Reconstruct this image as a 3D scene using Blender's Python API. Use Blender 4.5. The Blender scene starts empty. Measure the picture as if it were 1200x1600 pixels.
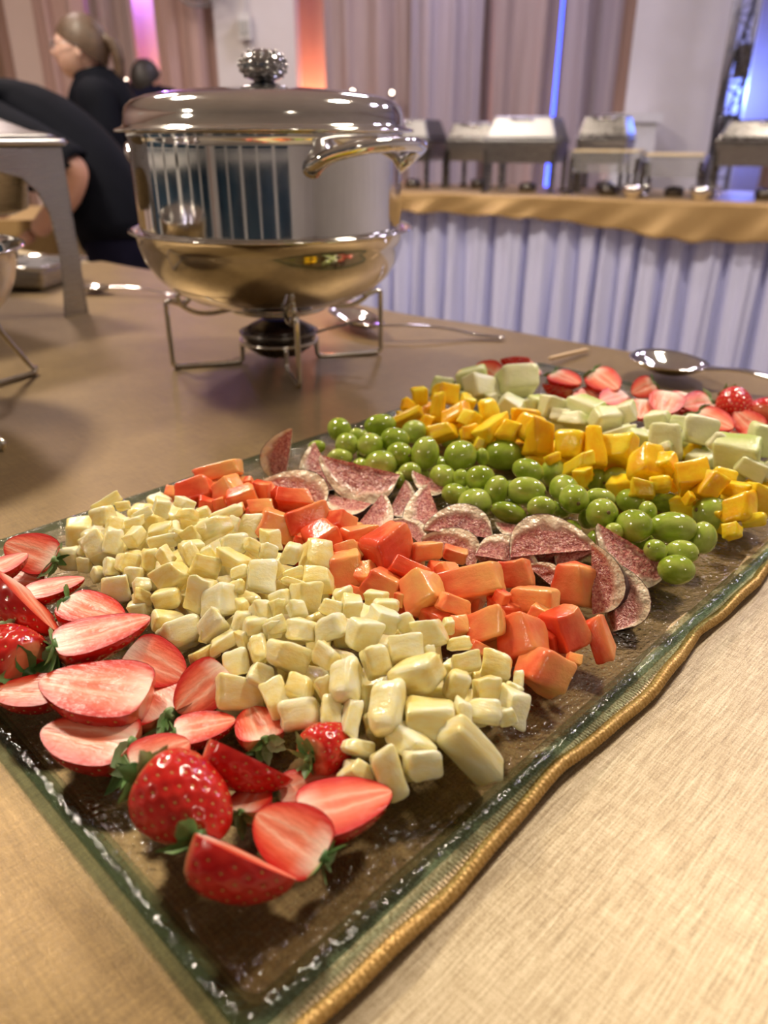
import bpy, bmesh, math, random
from mathutils import Vector, Matrix, Quaternion, noise

sc = bpy.context.scene
COL = sc.collection
R = math.radians
PI = math.pi

# ------------------------------------------------------------------ camera
cam_data = bpy.data.cameras.new('camera')
camera = bpy.data.objects.new('camera', cam_data)
COL.objects.link(camera)
camera.location = (0, 0, 0.28)
camera.rotation_euler = (R(90 - 25.8955), 0, 0)
cam_data.sensor_fit = 'VERTICAL'
cam_data.sensor_height = 36.0
cam_data.lens = 27.11
cam_data.clip_start = 0.01
cam_data.dof.use_dof = True
cam_data.dof.focus_distance = 0.46
cam_data.dof.aperture_fstop = 6.6
sc.camera = camera

# ------------------------------------------------------------------ colour management
sc.view_settings.view_transform = 'Standard'
sc.view_settings.look = 'None'
sc.view_settings.gamma = 1.0
sc.view_settings.use_curve_mapping = False
sc.view_settings.exposure = 0.12
sc.cycles.use_denoising = True
sc.cycles.max_bounces = 10
sc.cycles.transparent_max_bounces = 16
sc.cycles.sample_clamp_indirect = 6.0

world = bpy.data.worlds.new('world')
sc.world = world
world.use_nodes = True
world.node_tree.nodes['Background'].inputs[0].default_value = (0.05, 0.05, 0.06, 1)
world.node_tree.nodes['Background'].inputs[1].default_value = 0.3

FLOOR = -0.88
CEIL = 2.6


def area(name, loc, size, power, col, target=None, size_y=None):
    d = bpy.data.lights.new(name, 'AREA')
    d.energy = power
    d.color = col
    d.shape = 'RECTANGLE' if size_y else 'SQUARE'
    d.size = size
    if size_y:
        d.size_y = size_y
    o = bpy.data.objects.new(name, d)
    COL.objects.link(o)
    o.location = loc
    if target is not None:
        o.rotation_euler = (Vector(target) - Vector(loc)).to_track_quat('-Z', 'Y').to_euler()
    return o


# ceiling luminaires of the hall and an added one (each one also has a housing, built with the room)
WARM = (1.0, 0.86, 0.68)
COOL = (0.76, 0.70, 1.0)
LAMPS = [(-1.55, 2.3, 104, WARM), (1.2, 1.7, 60, WARM), (-3.6, -1.0, 40, WARM), (1.9, -2.8, 18, WARM),  # leftmost lamp is unseen, added to brighten the white window frames
         (-1.9, 4.3, 30, (1.0, 0.80, 0.76)), (2.5, 3.0, 22, (0.66, 0.60, 1.0)), (3.0, 4.4, 26, COOL), (0.4, 5.6, 24, COOL)]
for x, y, p, c in LAMPS:
    area('ceiling_light', (x, y, CEIL - 0.075), 0.42, p, c)


def point(name, loc, power, col, rad=0.05):
    d = bpy.data.lights.new(name, 'POINT')
    d.energy = power
    d.color = col
    d.shadow_soft_size = rad
    o = bpy.data.objects.new(name, d)
    COL.objects.link(o)
    o.location = loc
    return o


# coloured uplights standing between the curtains and the back wall
UPLIGHTS = [(-2.0, 7.25, 1.5, 16, (0.40, 0.22, 1.0)), (-1.80, 7.2, 0.25, 22, (1.0, 0.36, 0.20)), (-0.58, 7.22, 0.35, 22, (1.0, 0.30, 0.14)),
            (2.98, 7.0, 0.6, 22, (0.12, 0.22, 1.0))]
for x, y, z, p, c in UPLIGHTS:
    point('uplight_glow', (x, y, z), p, c)


# ------------------------------------------------------------------ helpers
class MB:
    """collects geometry; build() links it as one mesh object"""

    def __init__(self):
        self.v = []
        self.f = []
        self.sm = []

    def add(self, verts, faces, smooth=True):
        o = len(self.v)
        self.v += [tuple(p) for p in verts]
        for f in faces:
            self.f.append(tuple(i + o for i in f))
            self.sm.append(smooth)
        return self

    def box(self, c, s, rot=None, smooth=False, taper=1.0):
        vs = []
        for z in (-1, 1):
            k = taper if z > 0 else 1.0
            for x, y in ((-1, -1), (1, -1), (1, 1), (-1, 1)):
                p = Vector((x * s[0] / 2 * k, y * s[1] / 2 * k, z * s[2] / 2))
                if rot:
                    p = rot @ p
                vs.append(p + Vector(c))
        return self.add(vs, [(3, 2, 1, 0), (4, 5, 6, 7), (0, 1, 5, 4), (1, 2, 6, 5), (2, 3, 7, 6), (3, 0, 4, 7)], smooth)

    def grid(self, fn, nu, nv, closed_u=False, smooth=True, flip=False):
        vs = [fn(i / (nu if closed_u else nu - 1), j / (nv - 1)) for j in range(nv) for i in range(nu)]
        fs = []
        for j in range(nv - 1):
            for i in range(nu if closed_u else nu - 1):
                a, b = j * nu + i, j * nu + (i + 1) % nu
                q = (a, b, b + nu, a + nu)
                fs.append(q[::-1] if flip else q)
        return self.add(vs, fs, smooth)

    def lathe(self, prof, n=48, c=(0, 0, 0), smooth=True):
        """prof: (radius, z) from bottom to top along the outside"""
        vs = []
        for r, z in prof:
            for i in range(n):
                a = 2 * PI * i / n
                vs.append((c[0] + r * math.cos(a), c[1] + r * math.sin(a), c[2] + z))
        fs = []
        for j in range(len(prof) - 1):
            for i in range(n):
                a, b = j * n + i, j * n + (i + 1) % n
                fs.append((a, b, b + n, a + n))
        return self.add(vs, fs, smooth)

    def tube(self, pts, r, n=8, cap=True, closed=False, flat=1.0):
        pts = [Vector(p) for p in pts]
        m = len(pts)
        rr = r if isinstance(r, (list, tuple)) else [r] * m
        vs = []
        nrm = None
        for i, p in enumerate(pts):
            a = pts[(i - 1) % m] if (closed or i > 0) else p
            b = pts[(i + 1) % m] if (closed or i < m - 1) else p
            t = (b - a).normalized()
            if nrm is None:
                nrm = t.orthogonal().normalized() if abs(t.z) > 0.9 else t.cross(Vector((0, 0, 1))).normalized()
            nrm = (nrm - t * nrm.dot(t)).normalized()
            bn = t.cross(nrm)
            for k in range(n):
                an = 2 * PI * k / n
                vs.append(p + nrm * math.cos(an) * rr[i] + bn * math.sin(an) * rr[i] * flat)
        fs = []
        for i in range(m if closed else m - 1):
            for k in range(n):
                a, b = i * n + k, i * n + (k + 1) % n
                c, d = ((i + 1) % m) * n + (k + 1) % n, ((i + 1) % m) * n + k
                fs.append((a, b, c, d))
        if cap and not closed:
            fs.append(tuple(range(n))[::-1])
            fs.append(tuple(range((m - 1) * n, m * n)))
        return self.add(vs, fs, True)

    def prism(self, poly, axis_a, axis_b, axis_n, origin, depth):
        """extrude a 2-D polygon lying in axes a,b by depth along n (a x b = n gives outward faces)"""
        A, B, N, O = Vector(axis_a), Vector(axis_b), Vector(axis_n), Vector(origin)
        k = len(poly)
        vs = [O + A * x + B * y for x, y in poly] + [O + A * x + B * y + N * depth for x, y in poly]
        fs = [tuple(range(k))[::-1], tuple(range(k, 2 * k))]
        for i in range(k):
            j = (i + 1) % k
            fs.append((i, j, j + k, i + k))
        return self.add(vs, fs, False)

    def mesh(self, name):
        me = bpy.data.meshes.new(name)
        me.from_pydata(self.v, [], self.f)
        me.polygons.foreach_set('use_smooth', self.sm)
        me.update()
        return me

    def build(self, name, mat, parent=None):
        return link(name, self.mesh(name), mat, parent)


def link(name, me, mat=None, parent=None, loc=None, rot=None, scale=None):
    o = bpy.data.objects.new(name, me)
    COL.objects.link(o)
    if mat is not None and len(me.materials) == 0:
        me.materials.append(mat)
    if parent is not None:
        o.parent = parent
    if loc is not None:
        o.location = loc
    if rot is not None:
        o.rotation_mode = 'QUATERNION'
        o.rotation_quaternion = rot
    if scale is not None:
        o.scale = scale
    return o


def tag(o, label, cat, group=None):
    o['label'] = label
    o['category'] = cat
    if group:
        o['group'] = group
    return o


def struct(o):
    o['kind'] = 'structure'
    return o


def empty(name, loc=(0, 0, 0), rz=0.0):
    o = bpy.data.objects.new(name, None)
    COL.objects.link(o)
    o.empty_display_size = 0.02
    o.location = loc
    o.rotation_euler = (0, 0, rz)
    return o


def children(o):
    return [c for c in bpy.data.objects if c.parent == o]


def copy_tree(o, parent=None):
    c = o.copy()
    COL.objects.link(c)
    c.parent = parent
    for ch in children(o):
        copy_tree(ch, c)
    return c


def smooth_path(pts, sub=6, closed=False):
    pts = [Vector(p) for p in pts]
    n = len(pts)
    out = []
    rng = range(n) if closed else range(n - 1)
    for i in rng:
        if closed:
            p0, p1, p2, p3 = pts[i - 1], pts[i], pts[(i + 1) % n], pts[(i + 2) % n]
        else:
            p0, p1, p2, p3 = pts[max(i - 1, 0)], pts[i], pts[i + 1], pts[min(i + 2, n - 1)]
        for k in range(sub):
            t = k / sub
            out.append(0.5 * ((2 * p1) + (p2 - p0) * t + (2 * p0 - 5 * p1 + 4 * p2 - p3) * t * t + (3 * p1 - p0 - 3 * p2 + p3) * t ** 3))
    if not closed:
        out.append(pts[-1])
    return out


def lerp(a, b, t):
    return a + (b - a) * t


def interp(tab, x):
    if x <= tab[0][0]:
        return tab[0][1]
    for (x0, y0), (x1, y1) in zip(tab, tab[1:]):
        if x <= x1:
            return lerp(y0, y1, (x - x0) / (x1 - x0))
    return tab[-1][1]


# ------------------------------------------------------------------ materials
class NT:
    def __init__(self, name):
        self.m = bpy.data.materials.new(name)
        self.m.use_nodes = True
        self.t = self.m.node_tree
        self.n = self.t.nodes
        self.out = self.n['Material Output']
        self.b = self.n['Principled BSDF']

    def new(self, kind, **kw):
        nd = self.n.new(kind)
        for k, v in kw.items():
            if k in nd.inputs.keys() if isinstance(k, str) else False:
                nd.inputs[k].default_value = v
            else:
                setattr(nd, k, v)
        return nd

    def l(self, a, b):
        self.t.links.new(a, b)

    def set(self, **kw):
        for k, v in kw.items():
            nm = k.replace('_', ' ')
            for key in self.b.inputs.keys():
                if key.lower() == nm.lower():
                    self.b.inputs[key].default_value = v

    def coords(self, kind='Object', scale=(1, 1, 1), rot=(0, 0, 0)):
        tc = self.new('ShaderNodeTexCoord')
        mp = self.new('ShaderNodeMapping')
        mp.inputs['Scale'].default_value = scale
        src = tc.outputs[kind]
        if any(rot):
            m0 = self.new('ShaderNodeMapping')
            m0.inputs['Rotation'].default_value = rot
            self.l(src, m0.inputs['Vector'])
            src = m0.outputs['Vector']
        self.l(src, mp.inputs['Vector'])
        return mp.outputs['Vector']

    def noise(self, vec, scale, detail=3.0, rough=0.5):
        nd = self.new('ShaderNodeTexNoise')
        nd.inputs['Scale'].default_value = scale
        nd.inputs['Detail'].default_value = detail
        nd.inputs['Roughness'].default_value = rough
        if vec is not None:
            self.l(vec, nd.inputs['Vector'])
        return nd.outputs['Fac']

    def ramp(self, fac, stops):
        nd = self.new('ShaderNodeValToRGB')
        e = nd.color_ramp.elements
        while len(e) < len(stops):
            e.new(0.5)
        for i, (p, c) in enumerate(stops):
            e[i].position = p
            e[i].color = (c[0], c[1], c[2], 1) if not isinstance(c, (int, float)) else (c, c, c, 1)
        if fac is not None:
            self.l(fac, nd.inputs['Fac'])
        return nd.outputs['Color']

    def mix(self, fac, a, b, mode='MIX'):
        nd = self.new('ShaderNodeMix', data_type='RGBA', blend_type=mode)
        for s, v in ((nd.inputs[0], fac), (nd.inputs[6], a), (nd.inputs[7], b)):
            if isinstance(v, (int, float)):
                s.default_value = v
            elif isinstance(v, (tuple, list)):
                s.default_value = (v[0], v[1], v[2], 1)
            else:
                self.l(v, s)
        return nd.outputs[2]

    def math(self, op, a, b=None):
        nd = self.new('ShaderNodeMath', operation=op)
        for s, v in ((nd.inputs[0], a), (nd.inputs[1], b)):
            if v is None:
                continue
            if isinstance(v, (int, float)):
                s.default_value = v
            else:
                self.l(v, s)
        return nd.outputs[0]

    def bump(self, h, strength=0.3, dist=0.001):
        nd = self.new('ShaderNodeBump')
        nd.inputs['Strength'].default_value = strength
        nd.inputs['Distance'].default_value = dist
        self.l(h, nd.inputs['Height'])
        self.l(nd.outputs['Normal'], self.b.inputs['Normal'])
        return nd

    def rand(self):
        return self.new('ShaderNodeObjectInfo').outputs['Random']

    def base(self, c):
        if isinstance(c, (tuple, list)):
            self.b.inputs['Base Color'].default_value = (c[0], c[1], c[2], 1)
        else:
            self.l(c, self.b.inputs['Base Color'])


def plain(name, col, rough=0.5, metal=0.0, spec=0.5, **kw):
    m = NT(name)
    m.base(col)
    m.set(Roughness=rough, Metallic=metal, **kw)
    m.b.inputs['Specular IOR Level'].default_value = spec
    return m


M = {}


def mat_simple():
    m = plain('steel_polished', (0.80, 0.79, 0.77), 0.06, 1.0)
    v = m.coords('Object', (1, 1, 1))
    m.base(m.ramp(m.noise(v, 14, 3), [(0.35, (0.74, 0.73, 0.71)), (0.7, (0.83, 0.82, 0.80))]))
    m.l(m.ramp(m.noise(v, 30, 4), [(0.3, 0.05), (0.8, 0.11)]), m.b.inputs['Roughness'])
    M['steel'] = m.m
    m = plain('steel_satin', (0.42, 0.41, 0.42), 0.28, 1.0)
    v = m.coords('Object', (1, 1, 60))
    m.l(m.ramp(m.noise(v, 20, 3), [(0.2, 0.22), (0.8, 0.36)]), m.b.inputs['Roughness'])
    M['satin'] = m.m
    m = plain('lid_grey', (0.24, 0.235, 0.245), 0.36, 1.0)
    m.l(m.ramp(m.noise(m.coords('Object', (1, 1, 60)), 20, 3), [(0.2, 0.3), (0.8, 0.44)]), m.b.inputs['Roughness'])
    M['lidgrey'] = m.m
    m = plain('steel_wire', (0.70, 0.68, 0.65), 0.16, 1.0)
    m.l(m.ramp(m.noise(m.coords(), 200, 2), [(0.3, 0.12), (0.8, 0.25)]), m.b.inputs['Roughness'])
    M['wire'] = m.m
    m = plain('dark_steel', (0.20, 0.19, 0.19), 0.25, 1.0)
    m.l(m.ramp(m.noise(m.coords(), 40, 2), [(0.3, 0.2), (0.8, 0.4)]), m.b.inputs['Roughness'])
    M['darksteel'] = m.m
    m = plain('burner_black', (0.03, 0.018, 0.016), 0.25)
    m.base(m.ramp(m.noise(m.coords(), 60, 2), [(0.3, (0.02, 0.012, 0.012)), (0.8, (0.06, 0.03, 0.025))]))
    M['burner'] = m.m
    m = plain('burner_blue', (0.02, 0.04, 0.35), 0.3)
    m.base(m.ramp(m.noise(m.coords(), 60, 2), [(0.3, (0.015, 0.03, 0.3)), (0.8, (0.03, 0.06, 0.42))]))
    M['blue'] = m.m
    m = plain('white_wall', (0.74, 0.71, 0.70), 0.7)
    m.base(m.ramp(m.noise(m.coords(), 3, 5), [(0.3, (0.70, 0.67, 0.66)), (0.7, (0.77, 0.74, 0.73))]))
    m.bump(m.noise(m.coords(), 60, 3), 0.1, 0.002)
    M['wall'] = m.m
    m = plain('pink_wall', (0.72, 0.58, 0.53), 0.75)
    m.base(m.ramp(m.noise(m.coords(), 2, 4), [(0.3, (0.66, 0.53, 0.48)), (0.7, (0.72, 0.58, 0.53))]))
    M['pinkwall'] = m.m
    m = plain('ceiling_paint', (0.75, 0.73, 0.70), 0.8)
    m.base(m.ramp(m.noise(m.coords(), 2, 4), [(0.3, (0.70, 0.68, 0.65)), (0.7, (0.78, 0.76, 0.73))]))
    M['ceiling'] = m.m
    m = plain('floor_tile', (0.34, 0.29, 0.25), 0.35)
    br = m.new('ShaderNodeTexBrick', offset=0.0)
    m.l(m.coords('Object'), br.inputs['Vector'])
    br.inputs['Scale'].default_value = 1.0
    br.inputs['Brick Width'].default_value = 0.5
    br.inputs['Row Height'].default_value = 0.5
    br.inputs['Mortar Size'].default_value = 0.006
    br.inputs['Color1'].default_value = (0.36, 0.31, 0.27, 1)
    br.inputs['Color2'].default_value = (0.32, 0.27, 0.23, 1)
    br.inputs['Mortar'].default_value = (0.18, 0.16, 0.14, 1)
    m.base(br.outputs['Color'])
    M['floor'] = m.m
    for key, c0, c1 in (('curtain_taupe', (0.40, 0.30, 0.28), (0.47, 0.37, 0.35)), ('curtain_brown', (0.26, 0.155, 0.105), (0.33, 0.20, 0.14)),
                        ('curtain_mauve', (0.42, 0.36, 0.40), (0.50, 0.43, 0.47)), ('curtain_pink', (0.47, 0.31, 0.27), (0.55, 0.38, 0.34))):
        m = plain(key, c0, 0.6)
        m.base(m.ramp(m.noise(m.coords('Object', (7, 7, 0.4)), 3, 3), [(0.3, c0), (0.7, c1)]))
        m.set(Sheen_Weight=0.3)
        M[key] = m.m
    m = plain('skirt_lavender_lit', (0.70, 0.71, 0.86), 0.55)  # white cloth with the lavender hall light put into its base colour
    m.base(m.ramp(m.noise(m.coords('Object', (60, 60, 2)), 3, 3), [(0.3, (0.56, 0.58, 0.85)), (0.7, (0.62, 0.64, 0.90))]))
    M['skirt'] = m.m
    m = plain('black_cloth', (0.008, 0.009, 0.016), 0.8, 0.0, 0.08)
    m.base(m.ramp(m.noise(m.coords(), 8, 3), [(0.3, (0.0025, 0.003, 0.006)), (0.7, (0.005, 0.006, 0.011))]))
    M['black'] = m.m
    m = plain('navy_cloth', (0.010, 0.010, 0.030), 0.8, 0.0, 0.08)
    m.base(m.ramp(m.noise(m.coords(), 8, 3), [(0.3, (0.004, 0.004, 0.012)), (0.7, (0.008, 0.0075, 0.022))]))
    M['navy'] = m.m
    m = plain('skin', (0.55, 0.29, 0.21), 0.5)
    m.base(m.ramp(m.noise(m.coords(), 20, 3), [(0.3, (0.50, 0.26, 0.18)), (0.7, (0.60, 0.33, 0.24))]))
    m.set(Subsurface_Weight=0.15, Subsurface_Scale=0.01)
    M['skin'] = m.m
    m = plain('pale_skin', (0.66, 0.42, 0.35), 0.5)
    m.base(m.ramp(m.noise(m.coords(), 20, 3), [(0.3, (0.60, 0.37, 0.30)), (0.7, (0.68, 0.44, 0.37))]))
    m.set(Subsurface_Weight=0.15, Subsurface_Scale=0.01)
    M['paleskin'] = m.m
    m = plain('hair_brown', (0.10, 0.06, 0.035), 0.5)
    m.base(m.ramp(m.noise(m.coords('Object', (1, 1, 8)), 30, 3), [(0.3, (0.045, 0.026, 0.016)), (0.75, (0.12, 0.07, 0.042))]))
    M['hair'] = m.m
    m = plain('hair_black', (0.012, 0.009, 0.008), 0.5)
    m.base(m.ramp(m.noise(m.coords(), 30, 3), [(0.3, (0.008, 0.006, 0.006)), (0.75, (0.02, 0.015, 0.012))]))
    M['hairblack'] = m.m
    m = plain('black_plastic', (0.02, 0.02, 0.022), 0.4)
    m.base(m.ramp(m.noise(m.coords(), 50, 2), [(0.3, (0.015, 0.015, 0.017)), (0.75, (0.03, 0.03, 0.033))]))
    M['plastic'] = m.m
    m = plain('grey_metal', (0.30, 0.30, 0.32), 0.4, 0.9)
    m.base(m.ramp(m.noise(m.coords(), 50, 2), [(0.3, (0.25, 0.25, 0.27)), (0.75, (0.36, 0.36, 0.38))]))
    M['greymetal'] = m.m
    m = plain('white_plastic', (0.75, 0.75, 0.74), 0.4)
    m.base(m.ramp(m.noise(m.coords(), 50, 2), [(0.3, (0.72, 0.72, 0.71)), (0.75, (0.78, 0.78, 0.77))]))
    M['whiteplastic'] = m.m
    m = plain('wood_pick', (0.66, 0.48, 0.28), 0.6)
    m.base(m.ramp(m.noise(m.coords('Object', (1, 40, 40)), 20, 3), [(0.3, (0.60, 0.42, 0.24)), (0.75, (0.72, 0.54, 0.34))]))
    M['wood'] = m.m
    m = plain('cream_food', (0.78, 0.62, 0.35), 0.5)
    m.base(m.ramp(m.noise(m.coords(), 60, 3), [(0.3, (0.70, 0.52, 0.26)), (0.75, (0.82, 0.70, 0.45))]))
    M['food'] = m.m
    m = plain('dusk_glass', (0.02, 0.05, 0.09), 0.06)
    m.base(m.ramp(m.noise(m.coords(), 1.5, 3), [(0.3, (0.015, 0.035, 0.065)), (0.75, (0.04, 0.09, 0.14))]))
    M['dusk'] = m.m
    for nm, c, s in (('lamp_glow', (1.0, 0.88, 0.72), 6.0), ('spot_glow', (1.0, 0.80, 0.62), 9.0), ('blue_glow', (0.05, 0.10, 1.0), 5.0)):
        m = NT(nm)
        m.base((0.8, 0.8, 0.8))
        m.b.inputs['Emission Color'].default_value = (*c, 1)
        m.b.inputs['Emission Strength'].default_value = s
        m.l(m.ramp(m.noise(m.coords(), 30, 1), [(0.0, 0.35), (1.0, 0.45)]), m.b.inputs['Roughness'])
        M[nm] = m.m


mat_simple()


def mat_cloth(key, c_dark, c_mid, c_light, rot, metal, rough, slub=1.0):
    m = plain(key, c_mid, rough, metal)
    v = m.coords('Object', (1, 1, 1), (0, 0, rot))
    vs = m.coords('Object', (45, 900, 400), (0, 0, rot))     # slubs: long along the warp, thin across it
    vw = m.coords('Object', (900, 45, 400), (0, 0, rot))
    fine = m.noise(v, 1500, 2, 0.6)
    slubs = m.noise(vs, 1.0, 3, 0.6)
    weft = m.noise(vw, 1.0, 2, 0.6)
    blot = m.noise(v, 14, 3, 0.5)
    f = m.math('ADD', m.math('MULTIPLY', fine, 0.42), m.math('MULTIPLY', slubs, 0.38 * slub))
    f = m.math('ADD', f, m.math('MULTIPLY', weft, 0.16))
    f = m.math('ADD', f, m.math('MULTIPLY', blot, 0.10))
    m.base(m.ramp(f, [(0.36, c_dark), (0.5, c_mid), (0.66, c_light)]))
    m.l(m.ramp(fine, [(0.35, rough - 0.1), (0.7, rough + 0.12)]), m.b.inputs['Roughness'])
    m.bump(f, 0.55, 0.0006)
    m.set(Sheen_Weight=0.15)
    M[key] = m.m


mat_cloth('gold_cloth', (0.18, 0.125, 0.06), (0.41, 0.315, 0.18), (0.70, 0.60, 0.41), R(-45.7), 0.35, 0.45, 1.0)
mat_cloth('gold_overlay', (0.12, 0.070, 0.020), (0.26, 0.166, 0.058), (0.46, 0.335, 0.15), R(-45.7), 0.45, 0.42, 0.5)
mat_cloth('gold_far', (0.33, 0.20, 0.075), (0.44, 0.29, 0.12), (0.56, 0.39, 0.19), R(0), 0.3, 0.45, 0.5)


def mat_hem():
    m = plain('hem_piping', (0.55, 0.33, 0.09), 0.4, 0.35)
    v = m.coords('Object')
    m.base(m.ramp(m.noise(v, 700, 3), [(0.3, (0.36, 0.19, 0.04)), (0.55, (0.58, 0.35, 0.10)), (0.75, (0.80, 0.55, 0.22))]))
    m.bump(m.noise(v, 900, 2), 0.5, 0.0006)
    M['piping'] = m.m
    m = plain('hem_braid', (0.62, 0.46, 0.28), 0.42, 0.4)
    m.base(m.ramp(m.noise(v := m.coords('Object'), 900, 2), [(0.3, (0.40, 0.26, 0.13)), (0.55, (0.66, 0.48, 0.29)), (0.75, (0.9, 0.74, 0.52))]))
    m.bump(m.noise(v, 1100, 2), 0.4, 0.0005)
    M['braid'] = m.m


mat_hem()


def mat_glass():
    for key, tint, bump_, rough_ in (('plate_glass', (0.965, 0.97, 0.95), 1.0, 0.09), ('rim_glass', (0.54, 0.65, 0.63), 0.4, 0.05)):
        glass_mat(key, tint, bump_, rough_)
    m = plain('clear_pan', (0.8, 0.8, 0.8), 0.05)
    m.set(Transmission_Weight=0.8, IOR=1.3)
    m.l(m.ramp(m.noise(m.coords(), 30, 1), [(0.0, 0.03), (1.0, 0.1)]), m.b.inputs['Roughness'])
    M['clearpan'] = m.m


def glass_mat(key, tint, bump_, rough_):
    # plate: clear pebbled glass; light passes straight through it, the surface mirrors by Fresnel
    m = NT(key)
    m.n.remove(m.b)
    tr = m.new('ShaderNodeBsdfTransparent')
    tr.inputs['Color'].default_value = (*tint, 1)
    gl = m.new('ShaderNodeBsdfGlossy')
    gl.inputs['Roughness'].default_value = rough_
    fr = m.new('ShaderNodeFresnel')
    fr.inputs['IOR'].default_value = 1.5
    bp = m.new('ShaderNodeBump')
    bp.inputs['Strength'].default_value = bump_
    bp.inputs['Distance'].default_value = 0.0034
    v = m.coords('Object')
    h = m.math('ADD', m.noise(v, 260, 2), m.math('MULTIPLY', m.noise(v, 90, 2), 0.8))
    m.l(h, bp.inputs['Height'])
    m.l(bp.outputs['Normal'], gl.inputs['Normal'])
    m.l(bp.outputs['Normal'], fr.inputs['Normal'])
    mx = m.new('ShaderNodeMixShader')
    ge = m.new('ShaderNodeNewGeometry')
    m.l(m.math('MULTIPLY', fr.outputs[0], m.math('SUBTRACT', 1.0, ge.outputs['Backfacing'])), mx.inputs[0])
    m.l(tr.outputs[0], mx.inputs[1])
    m.l(gl.outputs[0], mx.inputs[2])
    m.l(mx.outputs[0], m.out.inputs['Surface'])
    M[key] = m.m

mat_glass()


def fruit(key, lo, mid, hi, rough=0.22, sss=0.35, rad=(0.6, 0.4, 0.2), scale=0.006, ns=60, bump=0.25, rnd=0.25, bs=260, stretch=(1, 1, 1)):
    m = plain(key, mid, rough)
    v = m.coords('Object', stretch)
    f = m.math('ADD', m.noise(v, ns, 4, 0.6), m.math('MULTIPLY', m.math('SUBTRACT', m.rand(), 0.5), rnd))
    m.base(m.ramp(f, [(0.32, lo), (0.5, mid), (0.68, hi)]))
    m.set(Subsurface_Weight=sss, Subsurface_Scale=scale)
    m.b.inputs['Subsurface Radius'].default_value = rad
    m.bump(m.noise(v, bs, 3, 0.6), bump, 0.0012 if bs > 100 else 0.003)
    M[key] = m
    return m


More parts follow.
